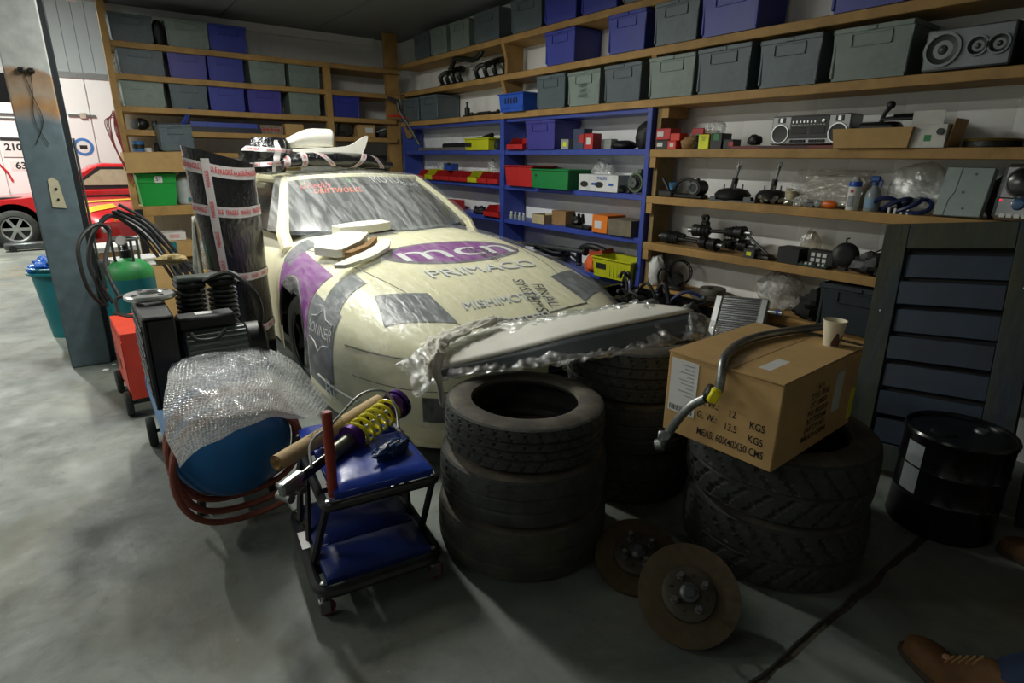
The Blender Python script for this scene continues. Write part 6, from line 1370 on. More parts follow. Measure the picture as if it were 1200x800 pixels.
o = thing('blue_bar', 'long blue painted steel bars lying on the fourth board', 'bar', (0, 0, 0)); MB().bb((1.08, 7.28, 1.79), (1.75, 7.33, 1.84)).build('upper_bar', BLUEPAINT, o); MB().bb((1.0, 7.24, 1.735), (1.78, 7.36, 1.79)).build('lower_bar', mat('dark_navy_steel', '#1c2434', .5), o)
o = carton('parts_packet', 'clear packet of small red parts on the fourth board', 'packet', (1.90, 7.33, 1.735), 0, (.25, .14, .10), mat('brown_packet', '#7d6f62', .4, var=.5, scale=40), True, None)
for k in range(5): MB().ball((-.09+.04*k, -.072, .05), .016, 8, sc=(1, .4, .8)).build('red_part', RED, o)
carton('small_carton', 'plain brown carton beside the packet of red parts', 'carton', (2.15, 7.34, 1.735), 2, (.21, .18, .12), CARD, True, None)
o = thing('wire_coil', 'hanging coil of black wire behind the middle post', 'wire', (2.82, 7.40, 1.735))
for k in range(3): MB().tube([(.10*math.cos(a)+.01*k, .012*k, .10+.09*math.sin(a)) for a in [2*PI*i/28 for i in range(28)]], .006, 6, closed=True).build('loop', BLACK, o)
MB().bb((-.10, -.04, 0), (-.03, .04, .06), bev=.01).build('plug', BLACK, o)
carton('small_carton', 'brown carton with a white label by the corner of the back rack', 'carton', (3.04, 7.36, 1.735), -3, (.23, .20, .15), CARD, True, PAPER, labpos=(.15, .55))
o = thing('folded_gasket', 'stack of crumpled grey gaskets in the rack corner', 'car part', (3.30, 7.40, 1.735)); MB().ball((0, 0, .05), .08, 14, sc=(1.2, 1, .6), jit=.8, seed=4).build('gasket_bundle', GREYMET, o); MB().box((0, -.05, .10), (.14, .02, .012), T(0, 0, 0, 0, -20)).build('strip', PAPER, o)
o = thing('paint_tin', 'blue printed paint tin under the fourth board', 'tin', (.575, 7.32, 1.525)); MB().lathe([(0, 0), (.055, 0), (.055, .10), (.05, .105), (0, .1)], 22).build('tin', mat('tin_blue', '#3b6ea5', .4), o); MB().lathe([(.056, .03), (.056, .07)], 22).build('label', BLACK, o)
o = thing('tape_roll', 'white tape roll beside the blue paint tin', 'tape', (.655, 7.30, 1.525)); MB().lathe([(.02, 0), (.035, 0), (.035, .04), (.02, .04), (.02, 0)], 20).build('roll', PAPER, o); MB().lathe([(.017, 0), (.02, 0), (.02, .04), (.017, .04)], 18).build('core', CARD, o)
o = thing('black_tin', 'squat black tin beside the tape roll', 'tin', (.76, 7.32, 1.525)); MB().lathe([(0, 0), (.05, 0), (.05, .075), (0, .075)], 20).build('tin', BLACK, o); MB().lathe([(.053, .07), (.053, .085), (0, .088)], 20).build('lid', BLACKG, o)
carton('long_carton', 'long brown carton bridging above the green crate', 'box', (.70, 7.26, 1.325), 0, (.56, .36, .20), CARD, True, None, tilt=(0, -2))
# something holds the long carton: the green crate and jerry can below it
gb = openbox('open_crate', 'bright green plastic crate with a 51 label on the bench', 'crate', (.675, 7.36, .986), 0, (.31, .30, .325), GREEN, flare=1.16)
MB().bb((-.18, -.176, .235), (.18, -.168, .25)).build('rib', GREEN, gb); MB().bb((-.02, -.181, .235), (.05, -.174, .30)).build('number_label', PAPER, gb); text('51', .05, INK, gb, face_my(.015, -.1825, .267), off=.015)
jc = thing('jerry_can', 'clear plastic jerry can with a green tap beside the green crate', 'jerry can', (.94, 7.34, .986))
MB().lathe([(0, 0), (.078, 0), (.085, .01), (.088, .03), (.088, .24), (.075, .285), (.04, .31), (.0, .312)], 26, T(0, 0, 0, 0, 0, 0, (1.0, 1.2, 1))).build('can', mat('milky_plastic', '#aeb7b5', .4), jc); MB().lathe([(.03, .305), (.03, .33), (0, .332)], 16).build('cap', TEAL, jc); MB().cyl((.02, -.10, .06), (.02, -.13, .06), .018, n=12).build('tap', TEAL, jc)
carton('small_carton', 'white carton with red lines under the bench', 'carton', (.76, 7.35, .441+.17), 0, (.22, .20, .09), PAPER, True, mat('pink_print', '#c8a0a0', .6))
o = carton('flat_carton', 'brown carton with green tape on the low board', 'box', (.70, 7.30, .441), 2, (.42, .30, .168), CARD, True, None); MB().bb((-.01, -.152, 0), (.05, -.149, .169)).build('green_tape', TEAL, o); MB().bb((-.02, -.154, .05), (.06, -.1525, .06)).build('white_strip', PAPER, o)
o = openbox('open_carton', 'open brown carton of oddments on the floor under the bench', 'box', (.80, 6.95, 0), 8, (.46, .36, .34), CARD, flare=1.05, rim=False, th=.005)
bag('dark_cloth', 'dark oddments filling the open carton under the bench', (.80, 6.95, .12), .15, BLACK, (1.1, .9, 1.0), .7, 141, 'oddments')
bag('yellow_cap', 'small yellow cap among the oddments in the open carton', (.93, 6.87, .30), .03, YELSP, (1.2, 1, .7), .3, 143, 'cap', 10)
bag('clear_polythene_bag', 'clear polythene bag hanging beside the bench', (1.03, 7.06, .30), .12, BAGF, (.6, .5, 2.2), .6, 145)
o = carton('large_carton', 'large plain brown carton on the floor behind the gas cylinder', 'box', (.30, 6.12, 0), 3, (.50, .40, .56), CARD, True, None)
for i in range(5): MB().box((random.uniform(-.05, .05), random.uniform(-.05, .05), .575+i*.012), (.36, .26, .010), Matrix.Rotation(rad(random.uniform(-15, 15)), 4, 'Z')).build('paper_sheet', PAPER, o)
o = thing('red_bottle', 'small red bottle on the floor beyond the pillar', 'bottle', (.02, 5.90, 0)); MB().lathe([(0, 0), (.05, 0), (.05, .42), (.02, .5), (.02, .53)], 16).build('bottle_body', RED, o); MB().lathe([(.024, .52), (.024, .56), (0, .56)], 12).build('cap', PAPER, o)
o = thing('red_cable', 'red cable hanging in loops from the rack post', 'cable', (0, 0, 0))
for k in range(4): MB().tube(spl([(.40, 7.13, 1.90-.02*k), (.36-.015*k, 7.12, 1.78), (.37+.008*k, 7.11, 1.55-.04*k), (.44+.01*k, 7.11, 1.36-.05*k), (.43, 7.12, 1.5), (.39+.01*k, 7.13, 1.72), (.41, 7.14, 1.90)], 7), .0045, 6).build('loop', mat('dark_red_cable', '#8e2f2f', .45), o)
o = thing('exhaust_pipe', 'black hooked tube hanging in the rack corner with a red grip', 'tube', (0, 0, 0)); MB().tube(spl([(3.28, 7.12, 2.20), (3.40, 7.12, 2.16), (3.42, 7.10, 2.05), (3.52, 7.02, 1.85), (3.60, 6.95, 1.66)], 7), .022, 10).build('tube', GREYMET, o); MB().tube([(3.27, 7.12, 1.99), (3.40, 7.10, 2.00), (3.52, 7.06, 1.96)], .03, 8, flat=.5).build('red_grip', ORANGER, o); MB().tube(spl([(3.42, 7.11, 2.08), (3.44, 7.11, 2.22), (3.50, 7.11, 2.24)], 6), .009, 8).build('hook', STEEL, o)
o = thing('black_toolcase', 'black tool case on the bench behind the car roof', 'tool case', (3.05, 7.36, 1.30)); MB().bb((-.22, -.12, 0), (.24, .12, .14), bev=.02).build('lower_shell', BLACK, o); MB().bb((-.22, -.12, .145), (.24, .12, .22), bev=.02).build('lid', BLACK, o); MB().tube([(-.05, -.125, .10), (-.05, -.15, .12), (.06, -.15, .12), (.06, -.125, .10)], .008, 6).build('handle', BLACK, o)
o2 = thing('support_cabinet', 'dark cabinet behind the car carrying the tool case', 'cabinet', (2.6, 7.42, 0)); MB().bb((-1.1, -.18, 0), (.82, .22, 1.298), bev=.005).build('carcass', mat('dark_cabinet', '#2b2f33', .6), o2); MB().bb((-1.05, -.19, .05), (-.15, -.178, 1.25)).build('door', MATS['dark_cabinet'], o2); MB().bb((-.12, -.19, .05), (.78, -.178, 1.25)).build('door', MATS['dark_cabinet'], o2)
# ------------------------------------------------------------------ tall roll in black stretch wrap with FRAGILE tape
rl_ = thing('wrapped_roll', 'tall upright roll in black stretch wrap crossed with FRAGILE tape', 'parcel', (.865, 4.53, 0), 0, ry=0)
RX, RY, RH = .215, .15, 1.50
def rollpt(a, z, off=0.0):
    k = 1+.05*math.sin(a*3+z*2)+.035*noise.noise(Vector((math.cos(a)*2, math.sin(a)*2, z*2.3))); lean = -.06*z/1.5; w_ = 1-.16*(1-z/1.5)
    return Vector(((RX*k*w_+off)*math.cos(a)+lean, (RY*k*w_+off)*math.sin(a), z))
rim_z = lambda a: RH+.10*(-math.cos(a))*.6
m_ = MB(); m_.grid(lambda u, v: rollpt(2*PI*u, v*rim_z(2*PI*u)), 64, 50, None, True)
m_.grid(lambda u, v: rollpt(2*PI*u, rim_z(2*PI*u)).lerp(Vector((-.06, 0, RH-.09)), v), 64, 8, None, True); m_.build('wrapping', WRAPBLK, rl_, ang=60)
def tape_band(z, w_=.075, sl=0.0, a0=PI*.9, a1=2.15*PI):
    f = lambda u, v: rollpt(a0+(a1-a0)*u, z+w_*v+sl*(u-.5)+.012*math.sin(u*9), .006)
    b = MB().grid(f, 40, 3).build('fragile_tape', TAPEW, rl_)
    me0 = None
    for i in range(9):
        uc = .03+i*.115
        def fn(p, uc=uc): return rollpt(a0+(a1-a0)*(uc+p.x*1.0), z+w_*.5+p.y+sl*(uc-.5)+.012*math.sin((uc+p.x)*9), .0085)
        me = text_mesh('FRAGILE', w_*.62, .015); me.materials.append(REDINK)
        for vv in me.vertices: vv.co = fn(Vector((vv.co.x*.60, vv.co.y, 0)))
        o = bpy.data.objects.new('lettering', me); COL.objects.link(o); o.parent = b
tape_band(1.36, .08, -.10); tape_band(1.10, .07, -.03); tape_band(.66, .055, -.02); tape_band(.26, .055, .0)
def vstrip(a, w_=.05):
    b = MB().grid(lambda u, v: rollpt(a+(u-.5)*w_/RX+.05*v, .06+1.42*v, .0095), 3, 40).build('fragile_tape', TAPEW, rl_)
    for i in range(7):
        me = text_mesh('FRAGILE', .032, .015); me.materials.append(REDINK)
        for vv in me.vertices:
            q = Vector(vv.co); vv.co = rollpt(a-q.y/RX+.05*(i*.2+.1+q.x)/1.42, .15+i*.2+q.x*.9, .012)
        o = bpy.data.objects.new('lettering', me); COL.objects.link(o); o.parent = b
vstrip(PI*1.33)
# pale polythene strip standing behind the roll
m_ = MB(); m_.grid(lambda u, v: (.60+.13*(u-.5)*(1.15-v)+.05*v, 4.86+.02*math.sin(u*7+v*3), .02+1.05*v), 10, 20)
tag(m_.build('polythene_strip', mat('milky_polythene', '#b4b6b0', .4, bump=.4), solid=.002), 'tall narrow strip of milky polythene standing behind the wrapped roll', 'plastic sheet')

# ------------------------------------------------------------------ parcels on the car roof
def roof_z(y): return 1.40
pr_ = thing('wrapped_parcel', 'long flat black parcel with FRAGILE tape lying on the car roof', 'parcel', (1.84, 5.16, 1.385), 7)
def parc(a, t, off=0.0):
    x = -.56+1.12*t; e = math.sin(PI*min(.97, max(.03, t)))**.35; r = .085*e*(1+.22*noise.noise(Vector((t*6, a, 0)))); return Vector((x, (r*1.5+off)*math.cos(a), .055*e+.035+(r*.75+off)*math.sin(a)+.02*t-.03*t*t))
m_ = MB(); m_.grid(lambda u, v: parc(2*PI*v, u), 60, 28); m_.build('wrapping', WRAPBLK, pr_, ang=60)
def ptape(t0, t1, w_=.045):
    b = MB().grid(lambda u, v: parc(PI*.55+PI*1.15*u, t0+(t1-t0)*u+w_*(v-.5), .005), 26, 3).build('fragile_tape', TAPEW, pr_)
    for i in range(3):
        me = text_mesh('FRAGILE', .03, .015); me.materials.append(REDINK)
        for vv in me.vertices:
            u = .25+i*.25+vv.co.x*1.3; vv.co = parc(PI*.55+PI*1.15*u, t0+(t1-t0)*u-vv.co.y*.9, .0075)
        o = bpy.data.objects.new('lettering', me); COL.objects.link(o); o.parent = b
ptape(.10, .10); ptape(.22, .24); ptape(.30, .55); ptape(.75, .58); ptape(.78, .95)
m_ = MB().grid(lambda u, v: parc(PI*1.35+v*.5, .04+.5*u, .006), 20, 3).build('fragile_tape', TAPEW, pr_)
p2 = thing('wrapped_parcel', 'short upright black parcel with FRAGILE tape beside the tall roll', 'parcel', (1.27, 5.12, 1.375), 15)
def par2(a, t, off=0.0):
    e = math.sin(PI*min(.97, max(.03, t*.9+.05)))**.16; k = 1+.34*noise.noise(Vector((math.cos(a)*2, math.sin(a)*2, t*4)))+.12*math.cos(4*a);
    return Vector(((.175*e*k+off)*math.cos(a)+.04*t, (.11*e*k+off)*math.sin(a), .27*t-.005))
m_ = MB(); m_.grid(lambda u, v: par2(2*PI*u, v), 40, 20, None, True); m_.build('wrapping', WRAPBLK, p2, ang=60)
for z0, sl in ((.20, .12), (.58, -.10)):
    b = MB().grid(lambda u, v: par2(PI*.95+PI*1.1*u, z0+.13*v+sl*(u-.5), .005), 24, 2).build('fragile_tape', TAPEW, p2)
    for i in range(3):
        me = text_mesh('FRAGILE', .032, .015); me.materials.append(REDINK)
        for vv in me.vertices:
            u = .2+i*.28+vv.co.x*1.6; vv.co = par2(PI*.95+PI*1.1*u, z0+.065+vv.co.y*2.4+sl*(u-.5), .0075)
        o = bpy.data.objects.new('lettering', me); COL.objects.link(o); o.parent = b
b = MB().grid(lambda u, v: par2(PI*1.45+v*.22+u*.1, .03+.9*u, .008), 20, 2).build('fragile_tape', TAPEW, p2)

# white body-kit ducts on the roof parcel
dk = thing('body_kit_fin', 'white moulded body-kit fin with an upswept tip on the roof parcels', 'car part', (0, 0, 0))
def plate(poly, y, th, m, name, par, rx=0):
    MB().prism([(p[0], p[1]) for p in poly], -th/2, th/2, Matrix.Translation((0, y, 0)) @ Matrix.Rotation(PI/2, 4, 'X')).build(name, m, par)
fin = spl([(1.47, 1.545, 0), (1.62, 1.565, 0), (1.88, 1.58, 0), (2.00, 1.60, 0), (2.08, 1.645, 0), (2.15, 1.68, 0), (2.165, 1.66, 0), (2.12, 1.55, 0), (2.06, 1.478, 0), (2.0, 1.478, 0), (1.80, 1.505, 0), (1.60, 1.525, 0)], 4, True)
plate([(p.x, p.y) for p in fin], 5.17, .02, OFFW, 'fin_blade', dk)
MB().grid(lambda u, v: (1.50+.55*u, 5.17+.10*v, 1.535+.03*math.sin(PI*u)+.012*v-.04*max(0, u-.8)), 14, 4).build('fin_shelf', OFFW, dk, solid=.008)
d2 = thing('body_kit_duct', 'white curved body-kit duct stacked behind the upswept fin', 'car part', (0, 0, 0))
def duct(u, v):
    x = 1.44+.42*u; top = 1.60+.125*math.sin(PI/2*min(1, u*1.45))**.9; zz = top-(top-(1.575+.01*u))*v**1.6; return (x, 5.24-.05*math.sin(PI*v)*1.0-.03*v, zz)
m_ = MB(); m_.grid(duct, 20, 12); m_.build('duct_shell', OFFW, d2, solid=.008)
m_ = MB(); m_.grid(lambda u, v: Vector(duct(u, 0))+Vector((0, .14*v, -.015*v)), 20, 4); m_.build('duct_top', OFFW, d2, solid=.008)
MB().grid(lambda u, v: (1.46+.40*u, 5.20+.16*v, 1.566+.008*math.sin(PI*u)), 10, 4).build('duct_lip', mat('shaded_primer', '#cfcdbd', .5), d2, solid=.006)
bag('clear_padding', 'crumpled clear padding under the white body-kit parts', (1.66, 5.17, 1.42), .085, FILM2, (1.6, .7, .75), .6, 151)
o = thing('foam_block', 'tan foam block wedged beside the short parcel', 'foam', (1.47, 5.20, 1.385), 6); MB().bb((-.07, -.06, 0), (.08, .06, .11), bev=.012).build('block', mat('tan_foam', '#a58d5c', .9), o); MB().bb((-.07, -.062, .05), (.08, -.058, .06)).build('cut_line', CARD2, o)

# white fibreglass pieces on the bonnet
HB = lambda x, y: hood(x, y, .032)
def slab(name, label, outline, th, m, zoff=0.0, curve=0.0, edge=None):
    o = thing(name, label, 'car part', (0, 0, 0)); P_ = [Vector((p[0], p[1], 0)) for p in outline]; P_ = [q for i in range(len(P_)) for q in (P_[i].lerp(P_[i-1], .12), P_[i].lerp(P_[(i+1) % len(P_)], .12))]; n = len(P_); cx_ = sum(p.x for p in P_)/n; cy_ = sum(p.y for p in P_)/n
    vs = []; fs = []; zc = HB(cx_, cy_)+zoff; gx = (HB(cx_+.15, cy_)-HB(cx_-.15, cy_))/.3; gy = (HB(cx_, cy_+.15)-HB(cx_, cy_-.15))/.3
    for lay in (0, 1):
        for q in (1.0, .6, .25):
            for p in P_:
                x = cx_+(p.x-cx_)*q; y = cy_+(p.y-cy_)*q; vs.append((x, y, zc+gx*(x-cx_)+gy*(y-cy_)+lay*th+curve*(1-q*q)))
    for lay in (0, 3*n):
        for r in (0, 1):
            for i in range(n): fs.append((lay+r*n+i, lay+r*n+(i+1) % n, lay+(r+1)*n+(i+1) % n, lay+(r+1)*n+i))
        fs.append(tuple(lay+2*n+i for i in range(n)))
    for i in range(n): fs.append((i, (i+1) % n, 3*n+(i+1) % n, 3*n+i))
    MB().add(vs, fs).build('moulding', m, o, ang=45); return o
o = slab('mirror_moulding', 'white fibreglass moulding with a straight edge beneath the windscreen', [(1.40, 4.10), (1.60, 4.19), (1.84, 4.21), (1.86, 4.08), (1.64, 4.0), (1.44, 4.0)], .055, OFFW, .0, .012)
slab('thin_moulding', 'thin white strip moulding between the bonnet mouldings', [(1.33, 3.88), (1.48, 3.95), (1.62, 3.98), (1.62, 3.95), (1.48, 3.90), (1.36, 3.83)], .014, OFFW)
o = slab('duct_moulding', 'white boxy fibreglass duct with a tan inner edge on the bonnet', [(1.13, 3.70), (1.33, 3.88), (1.43, 3.90), (1.53, 3.74), (1.42, 3.60), (1.24, 3.50)], .05, OFFW, .004, .010)
slab('raw_edge_strip', 'narrow tan raw edge strip beside the white duct', [(1.26, 3.49), (1.44, 3.59), (1.555, 3.73), (1.585, 3.71), (1.46, 3.55), (1.30, 3.46)], .035, CARD2, .0)
slab('blade_moulding', 'slim white curved blade moulding lying foremost on the bonnet', [(1.13, 3.33), (1.35, 3.45), (1.55, 3.61), (1.62, 3.69), (1.655, 3.66), (1.57, 3.50), (1.40, 3.37), (1.2, 3.29)], .022, OFFW, 0, .008)

# ------------------------------------------------------------------ far hall: white trailer, red cars
tl = thing('box_trailer', 'white box trailer with race number stickers in the far hall', 'trailer', (0, 14.2, 0))
VANW = mat('white_trailer_panel', '#dfe0de', .4, var=.03, scale=1)
for x0, x1 in ((-3.2, -1.02), (-1.0, .42), (.44, 2.2)): MB().bb((x0, 0, .35), (x1, .03, 2.86), bev=.004).build('side_panel', VANW, tl)
MB().bb((-3.2, .03, .35), (2.2, 1.25, 2.86)).build('box_body', VANW, tl)
MB().bb((-3.22, -.02, 2.83), (2.22, .02, 2.93)).build('top_rail', ALU, tl); MB().bb((-3.2, .0, .25), (2.2, 1.25, .36)).build('chassis', DARKMET, tl)
for x in (-2.5, -1.7, 1.9): MB().lathe([(0, -.1), (.2, -.1), (.3, -.09), (.3, .09), (.2, .1), (0, .1)], 26, T(x, .25, .3, 90)).build('wheel', RUBBER, tl)
MB().bb((.08, -.03, 2.16), (.50, -.004, 2.20)).build('lock_bar', STEEL, tl); MB().bb((.26, -.045, 2.13), (.36, -.01, 2.23), bev=.006).build('lock_plate', mat('cream_lock', '#b3a99a', .5), tl); MB().bb((-2.6, -.03, 2.14), (-.15, -.004, 2.17)).build('rub_rail', GREYMET, tl); MB().bb((-2.6, -.03, 2.07), (-.15, -.004, 2.09)).build('rub_rail', GREYMET, tl)
MB().bb((-1.6, -.012, 2.35), (-.62, .0, 3.0-.16), bev=.01).build('dark_window', BLACKG, tl)
def sticker(x0, x1, z0, z1, s, size, m=PAPER, tmx=INK):
    b = MB().bb((x0, -.006, z0), (x1, -.002, z1)).build('sticker', m, tl); text(s, size, tmx, b, face_my((x0+x1)/2, -.0075, (z0+z1)/2), off=.03); return b
b = sticker(-.98, -.66, 1.42, 1.76, '210', .165); MB().bb((-.98, -.0075, 1.70), (-.66, -.0065, 1.76)).build('black_header', INK, b); MB().bb((-.985, -.0068, 1.415), (-.655, -.0058, 1.425)).build('border', INK, b)
sticker(-.92, -.62, 1.19, 1.35, '63', .165)
MB().tube([(-1.2, -.008, 1.5), (-.98, -.008, 1.15), (-.94, -.008, 1.0)], .018, 4).build('red_stripe', REDINK, tl)
MB().lathe([(0, 0), (.16, 0), (.16, .003), (0, .003)], 30, T(.22, -.003, 1.62, 90)).build('round_logo', mat('logo_blue', '#3d74b5', .5), tl); MB().lathe([(0, .0031), (.11, .0031), (.11, .005), (0, .005)], 30, T(.22, -.003, 1.62, 90)).build('logo_centre', PAPER, tl); MB().bb((.16, -.0095, 1.58), (.28, -.0085, 1.65)).build('logo_mark', INK, tl)
MB().bb((.24, -.03, 1.16), (.48, -.004, 1.19)).build('grab_handle', ALU, tl); MB().ball((.04, -.004, 2.68), .03, 8, sc=(1, .2, 1)).build('side_light', RED, tl)

def simple_car(root, L, Wd, prof, glass, m, x0, y0):
    """car facing -X; prof is the side outline (x, z); extruded with rounded shoulders"""
    n = len(prof); m_ = MB()
    for (ins, y) in ((.0, .0),): pass
    rows = [(-Wd/2, .94), (-Wd/2+.06, 1.0), (Wd/2-.06, 1.0), (Wd/2, .94)]
    vs = []; zc = .55
    for y, k in rows: vs += [(x0+p[0], y0+y, zc+(p[1]-zc)*k) for p in prof]
    fs = [tuple(range(n-1, -1, -1)), tuple(3*n+i for i in range(n))]
    for r in range(3):
        for i in range(n): fs.append((r*n+i, r*n+(i+1) % n, (r+1)*n+(i+1) % n, (r+1)*n+i))
    return m_.add(vs, fs)
rc_ = thing('red_car', 'red car parked in front of the white trailer', 'car', (0, 0, 0))
X0 = -1.75
low = [(0, .32), (.05, .60), (.25, .72), (1.25, .83), (1.62, .90), (3.1, .93), (4.0, .90), (4.15, .75), (4.1, .30), (3.75, .25), (3.1, .25), (1.25, .25), (.45, .25)]
simple_car(rc_, 4, 1.6, low, None, REDP, X0, 13.35).build('body_shell', REDP, rc_)
cab = [(1.30, .86), (1.98, 1.30), (2.15, 1.34), (2.95, 1.33), (3.2, 1.25), (3.75, .93)]
simple_car(rc_, 4, 1.36, cab, None, REDP, X0, 13.35).build('cabin', REDP, rc_)
def flat(name, poly, y, m, th=.01): return MB().prism([(X0+p[0], p[1]) for p in poly], -th/2, th/2, Matrix.Translation((0, y, 0)) @ Matrix.Rotation(PI/2, 4, 'X')).build(name, m, rc_)
YS = 13.35-.68
flat('window_surround', [(1.62, .92), (2.08, 1.285), (2.95, 1.285), (3.1, 1.2), (3.15, .90)], YS-.01, BLACK)
flat('side_window', [(1.75, .98), (2.12, 1.24), (2.72, 1.24), (2.78, .98)], YS-.018, mat('pale_window', '#b5ab90', .15)); flat('window_rear', [(2.84, .98), (2.82, 1.24), (2.95, 1.24), (3.05, 1.16), (3.08, .98)], YS-.018, MATS['pale_window'])
MB().bb((X0+1.2, 13.35-.815, .78), (X0+3.9, 13.35-.79, .82)).build('belt_line', BLACK, rc_); MB().bb((X0+.2, 13.35-.74, .745), (X0+1.35, 13.35-.5, .80)).build('bonnet_gap', BLACK, rc_)
for wx in (.82, 3.35):
    MB().lathe([(.0, -.02), (.36, -.02), (.365, .01), (0, .01)], 34, T(X0+wx, 13.35-.79, .34, 90)).build('wheel_arch', BLACK, rc_); car_wheel(rc_, 0, 0, 0, .30, .2, 1, T(X0+wx, 13.35-.76, .30, 90))
rn = thing('red_race_car', 'red racing car nose with yellow flashes and a round headlamp', 'car', (.45, 11.45, 0), 12)
def nose(u, v):
    y = -.75+1.6*u; s = -1+2*v; W_ = .62+.10*min(1, u*3); zt = .52+.28*math.sin(PI/2*min(1, u*1.35))**.8; z = .20+(zt-.20)*(1-abs(s)**5)**.25 if abs(s) < 1 else .20
    return (W_*s, y+.30*abs(s)**3*(1-u), z)
m_ = MB(); m_.grid(nose, 20, 30); m_.grid(lambda u, v: Vector((nose(0, v)[0], nose(0, v)[1], .16+(nose(0, v)[2]-.16)*u)), 4, 30); m_.build('nose_shell', REDP, rn)
MB().bb((-.70, .5, .12), (.70, .84, .60), bev=.04).build('rear_bodywork', REDP, rn)
for s in (-1, 1):
    MB().lathe([(0, .02), (.05, .016), (.065, 0), (.07, -.02)], 24, T(s*.36, -.71, .42, 90)).build('headlamp', ALU, rn)
    MB().lathe([(0, -.08), (.25, -.08), (.29, -.06), (.29, .06), (.25, .08), (0, .08)], 26, T(s*.68, .3, .29, 0, 90)).build('wheel', RUBBER, rn)
MB().bb((-.60, -.72, .27), (-.50, -.55, .46), bev=.02).build('grille', BLACK, rn)
for i, (u0, u1, v0, v1) in enumerate(((.18, .30, .12, .45), (.45, .52, .1, .8))): MB().grid(lambda u, v: Vector(nose(u0+(u1-u0)*u+.1*v, v0+(v1-v0)*v))+Vector((0, -.006, .008)), 6, 12).build('yellow_flash', mat('yellow_flash', '#e0b52c', .4), rn)
tx_ = text('EXACT', .16, MATS['yellow_flash'], rn, T(0, -.60, 0), fn=lambda p: Vector((p.x, -.735+.30*abs(p.x/.62)**3-.01, .50+p.y+.60)), off=.02)
o = openbox('pallet_box', 'white board stack on a carton before the red racing car nose', 'box', (.15, 9.3, 0), 5, (.9, .5, .30), CARD2, rim=False)
for i in range(3): MB().box((.03*i, 0, .305+.02*i), (.95, .55, .018), Matrix.Rotation(rad(4*i), 4, 'Z')).build('white_board', PAPER, o)
o = thing('floor_jack', 'low grey jack lying by the red car wheel', 'jack', (-.75, 12.1, 0), 4); MB().bb((-.35, -.10, .03), (.30, .10, .13), bev=.02).build('chassis', GREYMET, o); MB().cyl((.3, 0, .08), (.75, 0, .10), .025).build('handle', GREYMET, o)
for x in (-.25, .22):
    for s in (-1, 1): MB().cyl((x, s*.10, .05), (x, s*.13, .05), .05, n=14).build('wheel', DARKMET, o)

# ------------------------------------------------------------------ crouching person at the edge of the room
def skin_fig(name, verts, edges, radii, m, parent=None, root=0, lev=2):
    me = bpy.data.meshes.new(name); me.from_pydata(verts, edges, []); o = bpy.data.objects.new(name, me); COL.objects.link(o); me.materials.append(m)
    md = o.modifiers.new('skin', 'SKIN'); md.use_smooth_shade = True
    for i, r in enumerate(radii):
        sv = me.skin_vertices[0].data[i]; sv.radius = r if isinstance(r, tuple) else (r, r); sv.use_root = (i == root)
    s = o.modifiers.new('sub', 'SUBSURF'); s.levels = lev; s.render_levels = lev
    if parent: o.parent = parent
    return o
SKIN = mat('skin', '#b98a6c', .55, var=.05); JEAN = mat('dark_blue_denim', '#20304e', .85, var=.2, scale=30); COAT = mat('black_jacket', '#17191c', .8, var=.1); BOOT = mat('tan_leather', '#5f401e', .75, var=.25, scale=14)
pel = (2.30, -.46, .36); chest = (2.27, -.34, .70); neck = (2.26, -.26, .90); head = (2.26, -.22, 1.04)
LK, LA, LT = (1.94, -.20, .50), (1.835, .225, .10), (1.91, .415, .035); RK, RA, RT = (2.74, -.18, .50), (2.80, .20, .10), (2.80, .40, .035)
pv = [pel, (2.285, -.42, .52), chest, neck, head, (2.26, -.20, 1.12), LK, LA, LT, RK, RA, RT, (2.09, -.36, .78), (2.02, -.16, .60), (2.12, .05, .62), (2.46, -.36, .78), (2.54, -.14, .60), (2.44, .06, .62), (2.18, -.46, .36), (2.42, -.46, .36)]
pe = [(0, 1), (1, 2), (2, 3), (3, 4), (4, 5), (0, 18), (18, 6), (6, 7), (7, 8), (0, 19), (19, 9), (9, 10), (10, 11), (2, 12), (12, 13), (13, 14), (2, 15), (15, 16), (16, 17)]
prd = [.13, .12, .13, .055, .085, .07, .06, .038, .022, .06, .038, .022, .055, .042, .03, .055, .042, .03, .09, .09]
per = skin_fig('person', pv, pe, prd, SKIN); tag(per, 'person crouching in dark blue jeans and tan boots', 'person')
skin_fig('jeans', [pel, (2.18, -.46, .36), LK, (1.837, .217, .095), (2.42, -.46, .36), RK, (2.80, .19, .085), (2.285, -.42, .50)], [(0, 1), (1, 2), (2, 3), (0, 4), (4, 5), (5, 6), (0, 7)], [.15, .115, .085, .075, .115, .085, .075, .14], JEAN, per)
skin_fig('jacket', [(2.285, -.42, .50), chest, (2.26, -.28, .86), (2.09, -.36, .78), (2.02, -.16, .60), (2.10, .01, .62), (2.46, -.36, .78), (2.54, -.14, .60), (2.46, .02, .62)], [(0, 1), (1, 2), (1, 3), (3, 4), (4, 5), (1, 6), (6, 7), (7, 8)], [.15, .155, .07, .075, .06, .045, .075, .06, .045], COAT, per)
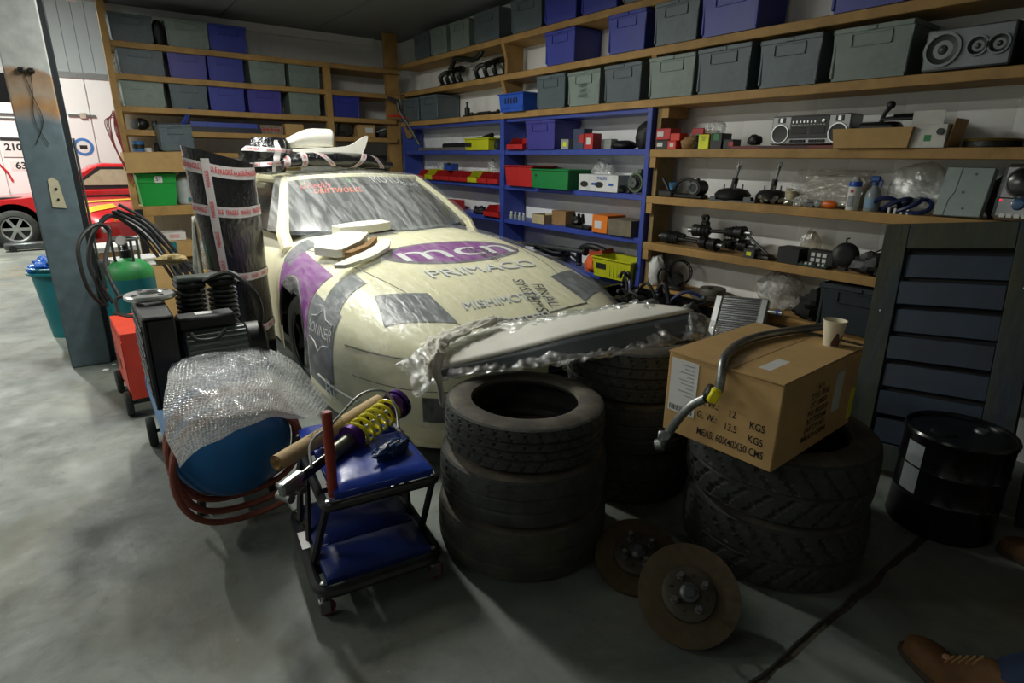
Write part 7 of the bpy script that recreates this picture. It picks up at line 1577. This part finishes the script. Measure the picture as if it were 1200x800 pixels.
for (a, t, s) in ((LA, LT, -1), (RA, RT, 1)):
    d = (Vector(t)-Vector(a)); d.z = 0; d.normalize(); A_ = Vector((a[0], a[1], 0)); rt_ = Vector((d.y, -d.x, 0))
    def bt(u, v):     # boot upper: along the foot
        y = -.085+.31*u; ang = PI*v; wd_ = .048*(1-.35*max(0, (u-.72)/.28)**2-.15*(1-u)*.6)*(1+.12*math.sin(PI*u)); hh = .165 if u < .28 else (.165-.10*min(1, (u-.28)/.32) if u < .6 else .065-.03*max(0, (u-.75)/.25)**2)
        if u > .97: wd_ *= .5
        return A_+d*y+rt_*wd_*math.cos(ang)+Vector((0, 0, .026+hh*abs(math.sin(ang))**.6))
    b_ = MB(); b_.grid(bt, 24, 16); b_.build('boot', BOOT, per, ang=70)
    sl = MB(); sl.grid(lambda u, v: A_+d*(-.09+.325*u)+rt_*(.054*math.sin(PI*min(.98, max(.02, u*.9+.08)))**.3)*(2*v-1)+Vector((0, 0, .001)), 16, 4); sl.build('boot_sole', mat('boot_sole', '#3a2c1c', .8), per, solid=.052)
    for k in range(5): MB().tube([bt(.34+k*.055, .3), bt(.34+k*.055, .5)+Vector((0, 0, .006)), bt(.34+k*.055, .7)], .004, 5).build('lace', CARD2, per)
m_ = MB(); m_.ball((2.26, -.235, 1.10), .098, 18, sc=(1, 1.08, .95), jit=.08); m_.build('hair', mat('dark_hair', '#241d17', .7), per)
fc = MB(); fc.ball((2.26, -.115, 1.045), .016, 8, sc=(.8, 1.2, 1.2)); fc.build('nose', SKIN, per)
for s in (-1, 1): MB().ball((2.26+s*.032, -.135, 1.07), .011, 8).build('eye', WHITE, per); MB().ball((2.26+s*.085, -.215, 1.05), .022, 8, sc=(.4, .8, 1.2)).build('ear', SKIN, per)
MB().tube([(2.235, -.135, 1.005), (2.26, -.128, 1.003), (2.285, -.135, 1.005)], .005, 6).build('mouth', mat('lips', '#9c5f50', .5), per)
for (wx, wy, wz) in ((2.12, .05, .62), (2.44, .06, .62)):
    for k in range(4): MB().tube(spl([(wx-.024+.016*k, wy+.01, wz), (wx-.026+.018*k, wy+.07, wz-.01), (wx-.026+.018*k, wy+.10-.004*abs(k-1.5), wz-.035)], 4), [.0095]*4+[.009]*4+[.007], 8).build('finger', SKIN, per)
    MB().tube(spl([(wx-.02, wy, wz), (wx-.045, wy+.03, wz-.01), (wx-.045, wy+.06, wz-.02)], 4), .0095, 8).build('thumb', SKIN, per)
